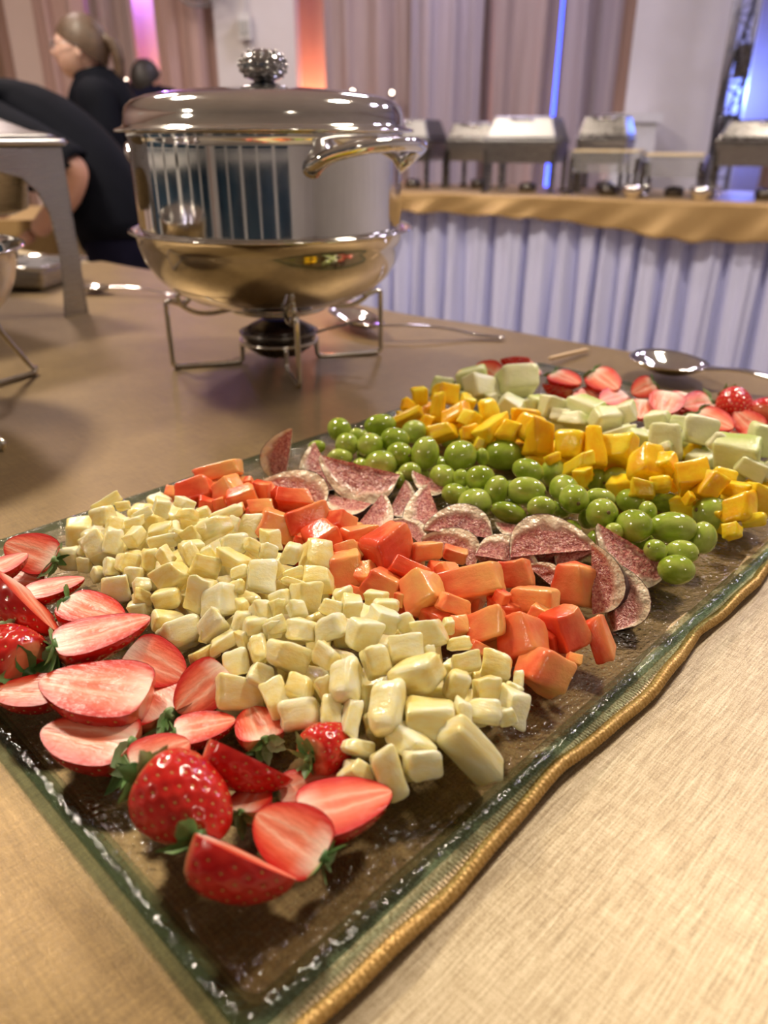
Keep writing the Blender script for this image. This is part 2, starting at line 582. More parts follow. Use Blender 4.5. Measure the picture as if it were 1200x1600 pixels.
def mats_fruit():
    # (chunk meshes are unit sized, so noise scales are per piece)
    fruit('pineapple', (0.90, 0.73, 0.25), (0.94, 0.84, 0.44), (0.96, 0.92, 0.68), 0.15, 0.6, (0.6, 0.5, 0.25), 0.007, 1.2, 0.14, 0.22, 5, (1, 1.6, 1))
    m = fruit('papaya', (0.80, 0.10, 0.03), (0.90, 0.20, 0.065), (0.95, 0.36, 0.12), 0.2, 0.4, (0.6, 0.2, 0.08), 0.006, 1.3, 0.14, 0.3, 6)
    # rind side orange, seed side red: a gradient that sits in the flesh of each piece
    tc = m.new('ShaderNodeTexCoord')
    sp = m.new('ShaderNodeSeparateXYZ')
    m.l(tc.outputs['Object'], sp.inputs[0])
    g = m.math('ADD', m.math('MULTIPLY', sp.outputs['X'], 0.55), m.math('ADD', m.noise(tc.outputs['Object'], 1.5, 2), m.math('MULTIPLY', m.math('SUBTRACT', m.rand(), 0.5), 0.8)))
    m.base(m.ramp(g, [(0.05, (0.76, 0.085, 0.03)), (0.32, (0.90, 0.22, 0.085)), (0.60, (0.93, 0.35, 0.125)), (0.92, (0.95, 0.49, 0.16))]))
    fruit('mango', (0.90, 0.46, 0.01), (0.95, 0.62, 0.015), (0.97, 0.74, 0.05), 0.2, 0.5, (0.8, 0.5, 0.08), 0.010, 1.3, 0.14, 0.3, 6)
    m = fruit('melon', (0.58, 0.66, 0.25), (0.74, 0.77, 0.42), (0.86, 0.84, 0.60), 0.26, 0.45, (0.5, 0.5, 0.25), 0.006, 1.0, 0.25, 0.3, 7)
    tc = m.new('ShaderNodeTexCoord')
    sp = m.new('ShaderNodeSeparateXYZ')
    m.l(tc.outputs['Object'], sp.inputs[0])
    g = m.math('ADD', m.math('MULTIPLY', sp.outputs['Z'], 0.45), m.math('ADD', m.noise(tc.outputs['Object'], 1.3, 3), m.math('MULTIPLY', m.math('SUBTRACT', m.rand(), 0.5), 0.5)))
    m.base(m.ramp(g, [(0.1, (0.50, 0.60, 0.17)), (0.42, (0.70, 0.75, 0.36)), (0.8, (0.84, 0.83, 0.58))]))
    m = fruit('grape', (0.23, 0.32, 0.020), (0.34, 0.44, 0.050), (0.47, 0.55, 0.12), 0.10, 0.55, (0.35, 0.5, 0.1), 0.006, 1.3, 0.05, 0.25, 12)
    m.set(Coat_Weight=0.3, Coat_Roughness=0.08)
    for k in ('pineapple', 'papaya', 'mango', 'melon', 'grape'):
        M[k] = M[k].m
    m = plain('grape_scar', (0.16, 0.10, 0.03), 0.7)
    m.base(m.ramp(m.noise(m.coords(), 400, 2), [(0.3, (0.10, 0.06, 0.02)), (0.7, (0.25, 0.17, 0.06))]))
    M['scar'] = m.m

    # strawberry skin: pits come from the mesh
    m = plain('strawberry_skin', (0.60, 0.015, 0.012), 0.17)
    at = m.new('ShaderNodeAttribute', attribute_name='cut')
    sp = m.new('ShaderNodeSeparateColor')
    m.l(at.outputs['Color'], sp.inputs[0])
    nz = m.noise(m.coords(), 3, 3)
    body = m.ramp(nz, [(0.3, (0.50, 0.006, 0.006)), (0.7, (0.66, 0.030, 0.018))])
    sh = m.math('ADD', sp.outputs['Green'], m.math('MULTIPLY', m.math('SUBTRACT', nz, 0.5), 0.25))
    m.base(m.mix(m.ramp(sh, [(0.0, 1.0), (0.10, 0.0)]), body, (0.80, 0.26, 0.12)))
    m.set(Subsurface_Weight=0.2, Subsurface_Scale=0.004, Coat_Weight=0.3, Coat_Roughness=0.1)
    m.b.inputs['Subsurface Radius'].default_value = (0.7, 0.1, 0.05)
    M['sb_skin'] = m.m
    m = plain('strawberry_seed', (0.62, 0.42, 0.10), 0.4)
    m.base(m.ramp(m.rand(), [(0.0, (0.55, 0.30, 0.06)), (1.0, (0.72, 0.50, 0.16))]))
    M['sb_seed'] = m.m
    # cut face: R = distance from core to skin, G = position from calyx to tip
    m = plain('strawberry_cut', (0.8, 0.3, 0.2), 0.36)
    at = m.new('ShaderNodeAttribute', attribute_name='cut')
    sp = m.new('ShaderNodeSeparateColor')
    m.l(at.outputs['Color'], sp.inputs[0])
    streak = m.noise(m.coords('Object', (5, 20, 3)), 1.0, 3)
    blot = m.noise(m.coords(), 5, 3)
    r = m.math('ADD', sp.outputs['Red'], m.math('MULTIPLY', m.math('SUBTRACT', streak, 0.5), 0.20))
    r = m.math('ADD', r, m.math('MULTIPLY', m.math('SUBTRACT', blot, 0.5), 0.16))
    colr = m.ramp(r, [(0.03, (0.78, 0.20, 0.11)), (0.12, (0.82, 0.26, 0.15)), (0.22, (0.88, 0.46, 0.32)), (0.34, (0.84, 0.27, 0.16)),
                      (0.62, (0.79, 0.13, 0.06)), (0.90, (0.62, 0.02, 0.012))])
    pale = m.ramp(sp.outputs['Green'], [(0.02, 0.9), (0.30, 0.0)])
    inner = m.ramp(r, [(0.55, 1.0), (0.9, 0.0)])
    k = m.new('ShaderNodeMix', data_type='RGBA', blend_type='MULTIPLY')
    k.inputs[0].default_value = 1.0
    m.l(pale, k.inputs[6])
    m.l(inner, k.inputs[7])
    m.base(m.mix(k.outputs[2], colr, (0.92, 0.74, 0.60)))
    m.set(Subsurface_Weight=0.3, Subsurface_Scale=0.004)
    m.b.inputs['Subsurface Radius'].default_value = (0.7, 0.2, 0.1)
    m.bump(m.math('ADD', streak, m.math('MULTIPLY', blot, 0.6)), 0.1, 0.02)
    M['sb_cut'] = m.m
    m = plain('calyx_green', (0.10, 0.22, 0.045), 0.45)
    m.base(m.ramp(m.math('ADD', m.noise(m.coords(), 5, 3), m.math('MULTIPLY', m.math('SUBTRACT', m.rand(), 0.5), 0.5)),
                  [(0.3, (0.07, 0.17, 0.04)), (0.55, (0.15, 0.29, 0.08)), (0.8, (0.32, 0.44, 0.22))]))
    m.set(Subsurface_Weight=0.1, Subsurface_Scale=0.002)
    M['calyx'] = m.m
    # fig
    m = plain('fig_skin', (0.10, 0.03, 0.05), 0.4)
    at = m.new('ShaderNodeAttribute', attribute_name='cut')
    sp = m.new('ShaderNodeSeparateColor')
    m.l(at.outputs['Color'], sp.inputs[0])
    g = m.math('ADD', sp.outputs['Green'], m.math('MULTIPLY', m.math('SUBTRACT', m.noise(m.coords('Object', (1, 6, 6)), 3, 3), 0.5), 0.7))
    m.base(m.ramp(g, [(0.2, (0.025, 0.010, 0.014)), (0.55, (0.075, 0.022, 0.035)), (0.85, (0.22, 0.20, 0.08))]))
    M['fig_skin'] = m.m
    m = plain('fig_flesh', (0.5, 0.15, 0.12), 0.26)
    at = m.new('ShaderNodeAttribute', attribute_name='cut')
    sp = m.new('ShaderNodeSeparateColor')
    m.l(at.outputs['Color'], sp.inputs[0])
    v = m.coords()
    seeds = m.noise(v, 26, 2, 0.7)
    blot = m.noise(v, 5, 3)
    r = m.math('ADD', sp.outputs['Red'], m.math('MULTIPLY', m.math('SUBTRACT', blot, 0.5), 0.30))
    pulp = m.ramp(seeds, [(0.32, (0.34, 0.07, 0.065)), (0.47, (0.57, 0.19, 0.16)), (0.60, (0.72, 0.36, 0.28)), (0.72, (0.86, 0.58, 0.42))])
    rind = m.ramp(blot, [(0.3, (0.80, 0.62, 0.42)), (0.7, (0.88, 0.76, 0.58))])
    c = m.mix(m.ramp(r, [(0.56, 0.0), (0.80, 1.0)]), pulp, rind)
    c = m.mix(m.ramp(sp.outputs['Red'], [(0.965, 0.0), (0.99, 1.0)]), c, (0.10, 0.03, 0.04))
    m.base(c)
    m.set(Subsurface_Weight=0.25, Subsurface_Scale=0.004)
    m.b.inputs['Subsurface Radius'].default_value = (0.6, 0.2, 0.15)
    hh = m.mix(m.ramp(r, [(0.45, 1.0), (0.7, 0.0)]), blot, m.math('ADD', seeds, blot))
    m.bump(hh, 0.4, 0.02)
    M['fig_flesh'] = m.m


mats_fruit()

# ------------------------------------------------------------------ the hall
X0, X1, Y0, Y1 = -5.2, 5.6, -5.2, 7.4


def slab(name, c, s, mat):
    return struct(MB().box(c, s).build(name, mat))


slab('floor', ((X0 + X1) / 2, (Y0 + Y1) / 2, FLOOR - 0.05), (X1 - X0 + .4, Y1 - Y0 + .4, 0.1), M['floor'])
slab('ceiling', ((X0 + X1) / 2, (Y0 + Y1) / 2, CEIL + 0.05), (X1 - X0 + .4, Y1 - Y0 + .4, 0.1), M['ceiling'])
hz, hc = CEIL - FLOOR, (CEIL + FLOOR) / 2
slab('wall_back', ((X0 + X1) / 2, Y1 + 0.1, hc), (X1 - X0 + .4, 0.2, hz), M['pinkwall'])
LY0, LY1, LZ1 = -4.6, 3.0, 1.75     # the hall's glazed left side
b = MB()
b.box((X0 - 0.1, (Y0 + LY0) / 2, hc), (0.2, LY0 - Y0, hz))
b.box((X0 - 0.1, (Y1 + LY1) / 2, hc), (0.2, Y1 - LY1, hz))
b.box((X0 - 0.1, (LY0 + LY1) / 2, (CEIL + LZ1) / 2), (0.2, LY1 - LY0, CEIL - LZ1))
struct(b.build('wall_left', M['pinkwall']))
win = struct(empty('window_2', (0, 0, 0)))
b = MB()
for z in (FLOOR + .06, LZ1 - .06):
    b.box((X0 - 0.03, (LY0 + LY1) / 2, z), (0.14, LY1 - LY0, 0.12))
for y in (LY0, LY1):
    b.box((X0 - 0.03, y, (FLOOR + LZ1) / 2), (0.14, 0.12, LZ1 - FLOOR))
b.build('window_frame', M['whiteplastic'], win)
NL = 6
for i in range(NL):
    ya, yb = lerp(LY0, LY1, i / NL), lerp(LY0, LY1, (i + 1) / NL)
    for za, zb in ((FLOOR, 0.14), (0.14, LZ1)):
        MB().box((X0 - 0.08, (ya + yb) / 2, (za + zb) / 2), (0.012, yb - ya, zb - za)).build('pane', M['dusk'], win)
    if i:
        MB().box((X0 - 0.03, ya, (FLOOR + LZ1) / 2), (0.12, 0.30 if i % 3 == 0 else 0.16, LZ1 - FLOOR)).build('mullion', M['whiteplastic'], win)
MB().box((X0 - 0.03, (LY0 + LY1) / 2, 0.14), (0.12, LY1 - LY0, 0.10)).build('transom', M['whiteplastic'], win)
slab('wall_right', (X1 + 0.1, (Y0 + Y1) / 2, hc), (0.2, Y1 - Y0, hz), M['wall'])

# front wall (behind the photographer) with a large white-mullioned window: seen mirrored in the steel pot
WX0, WX1, WZ0, WZ1 = -4.6, 2.6, FLOOR + 0.04, 2.2
b = MB()
b.box(((X0 + WX0) / 2, Y0 - 0.1, hc), (WX0 - X0, 0.2, hz))
b.box(((X1 + WX1) / 2, Y0 - 0.1, hc), (X1 - WX1, 0.2, hz))
b.box(((WX0 + WX1) / 2, Y0 - 0.1, (FLOOR + WZ0) / 2), (WX1 - WX0, 0.2, WZ0 - FLOOR))
b.box(((WX0 + WX1) / 2, Y0 - 0.1, (CEIL + WZ1) / 2), (WX1 - WX0, 0.2, CEIL - WZ1))
struct(b.build('wall_front', M['wall']))
win = struct(empty('window_1', (0, 0, 0)))
b = MB()
for z in (WZ0, WZ1):
    b.box(((WX0 + WX1) / 2, Y0 - 0.05, z), (WX1 - WX0, 0.12, 0.1))
for x in (WX0, WX1):
    b.box((x, Y0 - 0.05, (WZ0 + WZ1) / 2), (0.1, 0.12, WZ1 - WZ0))
b.build('window_frame', M['whiteplastic'], win)
NP = 5
for i in range(NP):
    xa, xb = lerp(WX0, WX1, i / NP), lerp(WX0, WX1, (i + 1) / NP)
    for za, zb in ((WZ0, 0.14), (0.14, WZ1)):
        MB().box(((xa + xb) / 2, Y0 - 0.08, (za + zb) / 2), (xb - xa, 0.012, zb - za)).build('pane', M['dusk'], win)
    if i:
        MB().box((xa, Y0 - 0.05, (WZ0 + WZ1) / 2), (0.14 if i % 2 else 0.24, 0.1, WZ1 - WZ0)).build('mullion', M['whiteplastic'], win)
MB().box(((WX0 + WX1) / 2, Y0 - 0.045, 0.14), (WX1 - WX0, 0.08, 0.08)).build('transom', M['whiteplastic'], win)

# plastered piers that stand proud of the back wall
slab('trim_1', (2.23, 6.95, hc), (0.78, 0.5, hz), M['wall'])
slab('trim_2', (-0.97, 7.0, hc), (0.60, 0.44, hz), M['wall'])
slab('trim_4', (2.77, 7.2, hc), (0.30, 0.3, hz), M['wall'])
slab('trim_3', (-2.76, 7.05, hc), (0.22, 0.3, hz), M['pinkwall'])

# ceiling luminaires, the added leftmost one among them
for i, (x, y, p, c) in enumerate(LAMPS):
    e = empty('ceiling_lamp', (x, y, CEIL))
    tag(e, 'unseen square white ceiling lamp lighting the hall, out of frame', 'lamp', 'ceiling lamps')
    b = MB()
    for sx, sy, lx, ly in ((0, .27, .58, .04), (0, -.27, .58, .04), (.27, 0, .04, .5), (-.27, 0, .04, .5)):
        b.box((sx, sy, -0.03), (lx, ly, 0.06))
    b.build('housing', M['whiteplastic'], e)
    MB().box((0, 0, -0.03), (0.5, 0.5, 0.02)).build('diffuser', M['lamp_glow'], e)


# ------------------------------------------------------------------ curtains
def curtain(x0, x1, y, mat, label, folds, seed, amp=0.10, lean=0.0, z1=CEIL - 0.01, z0=FLOOR + 0.02):
    rnd = random.Random(seed)
    ph = [rnd.uniform(0, 6.28) for _ in range(4)]

    def fn(u, w):
        z = lerp(z0, z1, w)
        s = u * folds * 2 * PI
        g = 0.75 + 0.25 * math.sin(2.1 * w + ph[0])
        d = amp * g * (math.sin(s + 0.5 * math.sin(1.7 * w + ph[1])) * 0.7 + 0.16 * math.sin(2.3 * s + ph[2] + w) + 0.35 * math.sin(0.43 * s + ph[3]))
        return (lerp(x0, x1, u) + lean * (w - 0.5) * (u - 0.5) + 0.015 * math.sin(s * .5 + 3 * w), y + d, z)
    n = max(30, int(folds * 22))
    o = MB().grid(fn, n, 12).build('curtain', mat)
    md = o.modifiers.new('thickness', 'SOLIDIFY')
    md.thickness = 0.006
    return tag(o, label, 'curtain')


def cx(px):
    return (px - 600) * 0.00505


curtain(cx(-260), cx(34), 6.9, M['curtain_brown'], 'dark brown curtain at the far left edge beside a pale wall strip', 9, 1)
curtain(cx(74), cx(156), 6.82, M['curtain_pink'], 'pinkish beige curtain hanging right behind the woman with the ponytail', 2, 2)
curtain(cx(150), cx(217), 6.99, M['curtain_taupe'], 'taupe curtain just left of the purple lit gap', 2, 3)
curtain(cx(252), cx(350), 6.85, M['curtain_pink'], 'rosy taupe curtain behind the lid, between orange glow and pale pier', 2.5, 4)
curtain(cx(507), cx(648), 6.96, M['curtain_taupe'], 'taupe curtain right of the narrow orange lit strip', 3, 5)
curtain(cx(638), cx(750), 6.76, M['curtain_mauve'], 'greyish mauve curtain with straight narrow folds above the far left chafers', 3.2, 6)
curtain(cx(738), cx(866), 6.96, M['curtain_taupe'], 'wide taupe curtain with one slanting fold, left of the blue light strip', 2.2, 7, 0.10, 0.12)
curtain(cx(872), cx(958), 6.94, M['curtain_mauve'], 'mauve curtain directly right of the blue light strip', 1.8, 8)
curtain(cx(946), cx(978), 6.70, M['curtain_brown'], 'narrow brown curtain edge beside the white pier', 1.2, 9, 0.03)
curtain(cx(1193), cx(1330), 6.7, M['curtain_brown'], 'brown curtain at the right edge beside the blue lit wall', 5, 10)

# blue light bar in the gap between two curtains
e = empty('light_bar', (cx(869) * 1.03, 7.24, 0))
tag(e, 'thin upright bar of bright blue light between two curtains', 'light')
MB().tube([(0, 0, FLOOR + .05), (0, 0, 0.9), (0, 0, CEIL - 0.1)], 0.024, 10).build('tube', M['blue_glow'], e)
MB().box((0, 0.04, (FLOOR + CEIL) / 2), (0.05, 0.03, hz - 0.1)).build('backing', M['greymetal'], e)
MB().box((0, 0.02, FLOOR + 0.025), (0.14, 0.14, 0.05)).build('base', M['greymetal'], e)

# small round spot lamps in front of the curtains
for x, z, lab in ((-1.98, 0.66, 'small glowing spot lamp on the curtain beside the man in navy'), (-0.24, 0.60, 'small faint spot lamp on the taupe curtain above the lid, first of two'),
                  (0.06, 0.59, 'small faint spot lamp on the taupe curtain above the lid, the second')):
    e = empty('spot_lamp', (x, 6.70, z))
    tag(e, lab, 'lamp')
    MB().lathe([(0.0, -0.0), (0.022, -0.0), (0.028, 0.05), (0.028, 0.06), (0.0, 0.06)], 16).build('housing', M['greymetal'], e).rotation_euler = (R(-90), 0, 0)
    k = 0.034 if x < -1 else 0.013
    MB().lathe([(0.0, -k * .6), (k * .7, -k * .4), (k, 0), (k * .7, k * .2), (0, k * .3)], 16, (0, 0, 0)).build('bulb', M['spot_glow'], e).rotation_euler = (R(-90), 0, 0)
    MB().box((0, 0.075, 0), (0.05, 0.04, 0.05)).build('bracket', M['greymetal'], e)
    MB().tube([(0, .03, -.02), (0, .03, FLOOR - z + .02)], .008, 8).build('pole', M['greymetal'], e)
    MB().lathe([(0, 0), (.10, 0), (.10, .015), (0, .02)], 20, (0, .03, FLOOR - z)).build('base', M['greymetal'], e)

# wall fan at the top edge
e = empty('wall_fan', (-1.33, 6.55, 1.33))
tag(e, 'round wall fan with wire cage cut by the top edge of the photo', 'fan')
b = MB()
for r in (0.2, 0.14, 0.08):
    for yy in (-0.06, 0.05):
        k = 1.0 if yy < 0 else 1.02
        b.tube([(r * k * math.cos(a * PI / 18), yy, r * k * math.sin(a * PI / 18)) for a in range(36)], 0.005, 6, closed=True)
for a in range(12):
    t = a * PI / 6
    b.tube([(0.03 * math.cos(t), -0.075, 0.03 * math.sin(t)), (0.13 * math.cos(t), -0.075, 0.13 * math.sin(t)), (0.205 * math.cos(t), -0.0, 0.205 * math.sin(t)),
            (0.13 * math.cos(t), 0.06, 0.13 * math.sin(t))], 0.003, 5)
b.build('cage', M['greymetal'], e)
for a in range(3):
    t0 = a * 2 * PI / 3
    MB().grid(lambda u, w: ((0.03 + 0.14 * w) * math.cos(t0 + (u - .5) * 1.2), 0.03 * (u - .5), (0.03 + 0.14 * w) * math.sin(t0 + (u - .5) * 1.2)), 6, 6).build('blade', M['darksteel'], e)
MB().lathe([(0, -0.07), (0.04, -0.06), (0.045, 0.0), (0.06, 0.08), (0.06, 0.16), (0, 0.17)], 20).build('motor', M['plastic'], e).rotation_euler = (R(-90), 0, 0)
MB().box((0, 0.13, -0.0), (0.08, 0.06, 0.08)).build('bracket', M['plastic'], e)

# small white speaker on the pier
e = empty('wall_speaker', (-1.03, 6.72, 1.02))
tag(e, 'small white box with dark wedge fixed on the pale pier above the lid', 'speaker')
MB().box((0, 0, 0), (0.09, 0.08, 0.16)).build('housing', M['whiteplastic'], e)
MB().box((0, -0.045, -0.01), (0.06, 0.012, 0.09)).build('grille', M['greymetal'], e)
MB().box((0, 0.045, 0.0), (0.04, 0.03, 0.05)).build('bracket', M['greymetal'], e)
MB().tube([(0.01, 0, 0.08), (0.02, .02, 0.2), (0.01, .04, 0.6), (0.0, .04, 1.4)], 0.006, 6).build('cable', M['whiteplastic'], e)

# lighting stand with its cables by the pier
e = empty('lighting_stand', (2.41, 6.1, FLOOR))
tag(e, 'grey lattice lighting stand with tangled cables beside the white pier', 'stand')
b = MB()
for dx, dy in ((-.07, 0), (.07, -.04), (0.0, .09)):
    b.tube([(dx, dy, 0.05), (dx, dy, 3.3)], 0.016, 8)
b.build('upright', M['greymetal'], e)
b = MB()
for k in range(16):
    z = 0.1 + k * 0.2
    b.tube([(-.07, 0, z), (.07, -.04, z + .1)], 0.008, 6)
    b.tube([(.07, -.04, z + .1), (-.07, 0, z + .2)], 0.008, 6)
    b.tube([(-.07, 0, z), (.07, -.04, z)], 0.008, 6)
b.build('lattice', M['greymetal'], e)['kind'] = 'stuff'
MB().box((0, 0, 0.025), (0.45, 0.45, 0.05)).build('base', M['darksteel'], e)
MB().tube(smooth_path([(0.04, -.08, 1.1), (-.02, -.09, 1.35), (.06, -.09, 1.6), (-.01, -.1, 1.8), (.05, -.08, 2.05), (.12, -.08, 2.1), (.3, -.06, 2.12), (.6, 0, 2.1)]), 0.009, 6).build('cable', M['plastic'], e)
MB().tube(smooth_path([(-0.05, -.08, 0.9), (-.1, -.09, 1.3), (-.04, -.09, 1.7), (.02, -.09, 1.95), (-.03, -.09, 2.3), (.03, -.08, 2.7)]), 0.01, 6).build('cable', M['plastic'], e)
MB().box((0.0, -.12, 1.62), (0.07, 0.1, 0.2)).build('clamp_box', M['darksteel'], e)
MB().lathe([(0, 0), (0.05, 0), (0.06, .1), (0.05, .2), (0, .2)], 14, (-0.02, -.14, 1.1)).build('lamp_can', M['plastic'], e)

# low pedestal and white box behind the open pans
e = MB().box((1.86, 6.5, -0.25), (0.3, 0.3, 1.26)).box((1.86, 6.5, 0.41), (0.36, 0.36, 0.06)).build('pedestal', M['whiteplastic'])
tag(e, 'white pedestal block standing below the brown curtain edge', 'pedestal')


# ------------------------------------------------------------------ far buffet table
TL = Vector((0.146, 4.769, 0))
TE = Vector((0.8894, -0.4572, 0))
TN = Vector((0.4572, 0.8894, 0))


def ft(s, d, z=0.0):
    p = TL + TE * s + TN * d
    return (p.x, p.y, z)


S0, S1, TD = -1.5, 3.0, 0.8
b = MB()
b.prism([(S0, 0.02), (S1, 0.02), (S1, TD - .02), (S0, TD - .02)], TE, TN, (0, 0, 1), TL + Vector((0, 0, -0.045)), 0.04)
table = b.build('banquet_table', M['wood'])
tag(table, 'long far banquet table under a gold topper and white skirt', 'table')
for s in (S0 + .1, 0.8, S1 - .1):
    for d in (0.12, TD - .12):
        MB().box(ft(s, d, (FLOOR - .045) / 2), (0.05, 0.05, -0.045 - FLOOR)).build('leg', M['greymetal'], table)


def skirt(u, w):
    s = lerp(S0, S1, u)
    g = 0.13 * abs(math.sin(s * PI / 0.135 + 1.3 * math.sin(s * 5.3))) ** 0.55 - 0.10 + 0.012 * math.sin(s * 2 * PI / 0.063 + 1.3 + 2 * math.sin(3.1 * s))
    k = 0.6 + 0.4 * w
    p = TL + TE * (s + 0.01 * math.sin(s * 31 + 2 * w)) + TN * (-0.02 - g * k + 0.02 * k - 0.02 * w)
    return (p.x, p.y, lerp(-0.06, FLOOR + 0.01, w))


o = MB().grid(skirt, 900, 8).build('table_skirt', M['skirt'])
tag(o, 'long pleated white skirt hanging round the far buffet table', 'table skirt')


def drop(s):
    # the topper hangs in shallow swags
    return interp([(-1.5, .09), (0, .098), (0.5, .10), (0.9, .112), (1.2, .14), (1.45, .17), (1.6, .18), (1.75, .172), (2.2, .16), (3.0, .13)], s)


def topper(u, w):
    s = lerp(S0 - .01, S1 + .01, u)
    if w < 0.5:
        d = lerp(TD + .01, -0.096, w * 2)
        z = 0.004 + 0.002 * math.sin(9 * s + 7 * d)
    else:
        k = (w - 0.5) * 2
        d = -0.100 - 0.012 * k - 0.022 * k * math.sin(s * 11 + 2 * math.sin(3 * s)) - 0.008 * k * math.sin(s * 29 + 5 * k)
        z = 0.003 - drop(s) * k + 0.006 * k * math.sin(s * 27 + 1.2 * math.sin(s * 8))
    p = TL + TE * s + TN * d
    return (p.x, p.y, z)


o = MB().grid(topper, 200, 21).build('table_topper', M['gold_far'])
md = o.modifiers.new('thickness', 'SOLIDIFY')
md.thickness = 0.002
tag(o, 'gold satin topper with swagged edge over the far table', 'tablecloth')

# gold covered table at the left behind the rectangular chafer
b = MB()
LX, LY = -1.26, 3.15


def leftcloth(u, w):
    # one corner of the table, cloth hanging on two sides
    peri = [(-3.2, LY), (LX, LY), (LX, LY + 0.7)]
    L1, L2 = LX + 3.2, 0.7
    t = u * (L1 + L2)
    if t < L1:
        x, y, nx, ny = -3.2 + t, LY, 0, -1
    else:
        x, y, nx, ny = LX, LY + (t - L1), 1, 0
    g = 0.02 * math.sin(t * 19) * w + 0.05 * w
    return (x + nx * g, y + ny * g, -0.005 - w * 0.78)


b.grid(leftcloth, 120, 8)
b.add([(-3.2, LY, -0.005), (LX, LY, -0.005), (LX, LY + .7, -0.005), (-3.2, LY + .7, -0.005)], [(0, 1, 2, 3)], False)
tag(b.build('draped_table', M['gold_far']), 'gold draped table at the left behind the rectangular chafing dish', 'table')


# ------------------------------------------------------------------ far chafing dishes
def far_chafer(s, d, w, dep, label, lid=True, zlid=0.36, zpan=0.24, pan_mat='satin', lid_mat='lidgrey', foot=True):
    e = empty('chafing_dish', ft(s, d, 0.006), math.atan2(TE.y, TE.x) + 0.06)
    tag(e, label, 'chafing dish')
    for sx in (-1, 1):
        for sy in (-1, 1):
            b = MB()
            b.box((sx * (w / 2 - .015), sy * (dep / 2 - .015), zpan * .45), (0.022, 0.022, zpan * .9))
            b.box((sx * (w / 2 - .015), sy * (dep / 2 - .015), 0.006), (0.04, 0.04, 0.012))
            b.build('leg', M['darksteel'], e)
    b = MB()
    b.box((0, 0, zpan - .045), (w * .92, dep * .92, .09), taper=1.06)
    b.box((0, 0, zpan + .004), (w, dep, .012))
    b.build('pan', M[pan_mat], e)
    if lid:
        b = MB()
        b.box((0, 0, zpan + .02), (w * 1.0, dep * 1.0, .02))
        b.box((0, 0, lerp(zpan + .03, zlid, .5)), (w * .97, dep * .97, zlid - zpan - .03), taper=.80)
        o = b.build('lid', M[lid_mat], e)
        md = o.modifiers.new('round', 'BEVEL')
        md.width = 0.012
        md.segments = 3
        MB().tube([(-.06, -dep * .30, zlid - .03), (-.06, -dep * .30 - .04, zlid - .015), (.06, -dep * .30 - .04, zlid - .015), (.06, -dep * .30, zlid - .03)], .006, 8).build('lid_handle', M['wire'], o)
    else:
        MB().box((0, 0, zpan + .012), (w * .9, dep * .9, .012)).build('food', M['food'], e)
    b = MB().lathe([(0, 0.0), (.045, 0), (.05, .03), (.04, .045), (0.015, .05), (0, .05)], 18, (w * .05, 0, .0))
    b.build('burner', M['darksteel'], e)


far_chafer(-0.14, 0.30, 0.36, 0.34, 'bright lidded chafing dish on the far table right behind the pot handle', zlid=.37)
far_chafer(0.21, 0.50, 0.29, 0.34, 'dull grey lidded chafing dish, second from the left on the far table', lid_mat='darksteel', zlid=.355)
far_chafer(0.60, 0.24, 0.40, 0.34, 'shiny lidded chafing dish with bright lid corners, third on the far table', zlid=.375)
far_chafer(0.95, 0.60, 0.28, 0.34, 'dark lidded chafing dish behind the first open pan', lid_mat='darksteel', zlid=.385, zpan=.25)
far_chafer(1.06, 0.20, 0.36, 0.28, 'first open pan on wire legs, right of the shiny lidded chafing dish', False, zpan=.20, pan_mat='clearpan')
far_chafer(1.40, 0.20, 0.30, 0.32, 'second open pan on legs, below the white pier', False, zpan=.185, pan_mat='clearpan')
far_chafer(1.82, 0.22, 0.48, 0.34, 'dark lidded chafing dish at the right edge on the far table', lid_mat='darksteel', zlid=.35)

# far small silver sauce boat between the open pans
e = empty('sauce_boat', ft(1.245, 0.0, 0.006))
tag(e, 'small shiny silver bowl on the far table between the open pans', 'bowl')
MB().lathe([(0, 0), (.03, 0), (.035, .01), (.05, .03), (.055, .06), (.052, .06), (.046, .03), (0, .012)], 24).build('cup', M['steel'], e)
MB().tube(smooth_path([(.05, 0, .05), (.085, 0, .06), (.085, 0, .02), (.045, 0, .02)], 4), .004, 6).build('handle', M['steel'], e)
e = empty('sauce_boat', ft(1.57, 0.0, 0.006))
tag(e, 'small shiny silver bowl on the far table under the right edge chafer', 'bowl')
MB().lathe([(0, 0), (.03, 0), (.035, .01), (.05, .03), (.055, .06), (.052, .06), (.046, .03), (0, .012)], 24).build('cup', M['steel'], e)
MB().tube(smooth_path([(.05, 0, .05), (.085, 0, .06), (.085, 0, .02), (.045, 0, .02)], 4), .004, 6).build('handle', M['steel'], e)


# ------------------------------------------------------------------ people
def skin_mesh(name, joints, bones, levels=2):
    names = list(joints)
    me = bpy.data.meshes.new(name)
    me.from_pydata([joints[k][:3] for k in names], [(names.index(a), names.index(b)) for a, b in bones], [])
    o = bpy.data.objects.new(name, me)
    COL.objects.link(o)
    o.modifiers.new('skin', 'SKIN')
    for i, k in enumerate(names):
        r = joints[k][3]
        me.skin_vertices[0].data[i].radius = (r, r) if not isinstance(r, tuple) else r
        me.skin_vertices[0].data[i].use_root = (i == 0)
    sb = o.modifiers.new('sub', 'SUBSURF')
    sb.levels = levels
    sb.render_levels = levels
    dg = bpy.context.evaluated_depsgraph_get()
    out = bpy.data.meshes.new_from_object(o.evaluated_get(dg))
    bpy.data.objects.remove(o)
    for p in out.polygons:
        p.use_smooth = True
    return out


def chain(*k):
    return list(zip(k, k[1:]))


def to_mb(me, mb):
    return mb.add([v.co[:] for v in me.vertices], [tuple(p.vertices) for p in me.polygons])


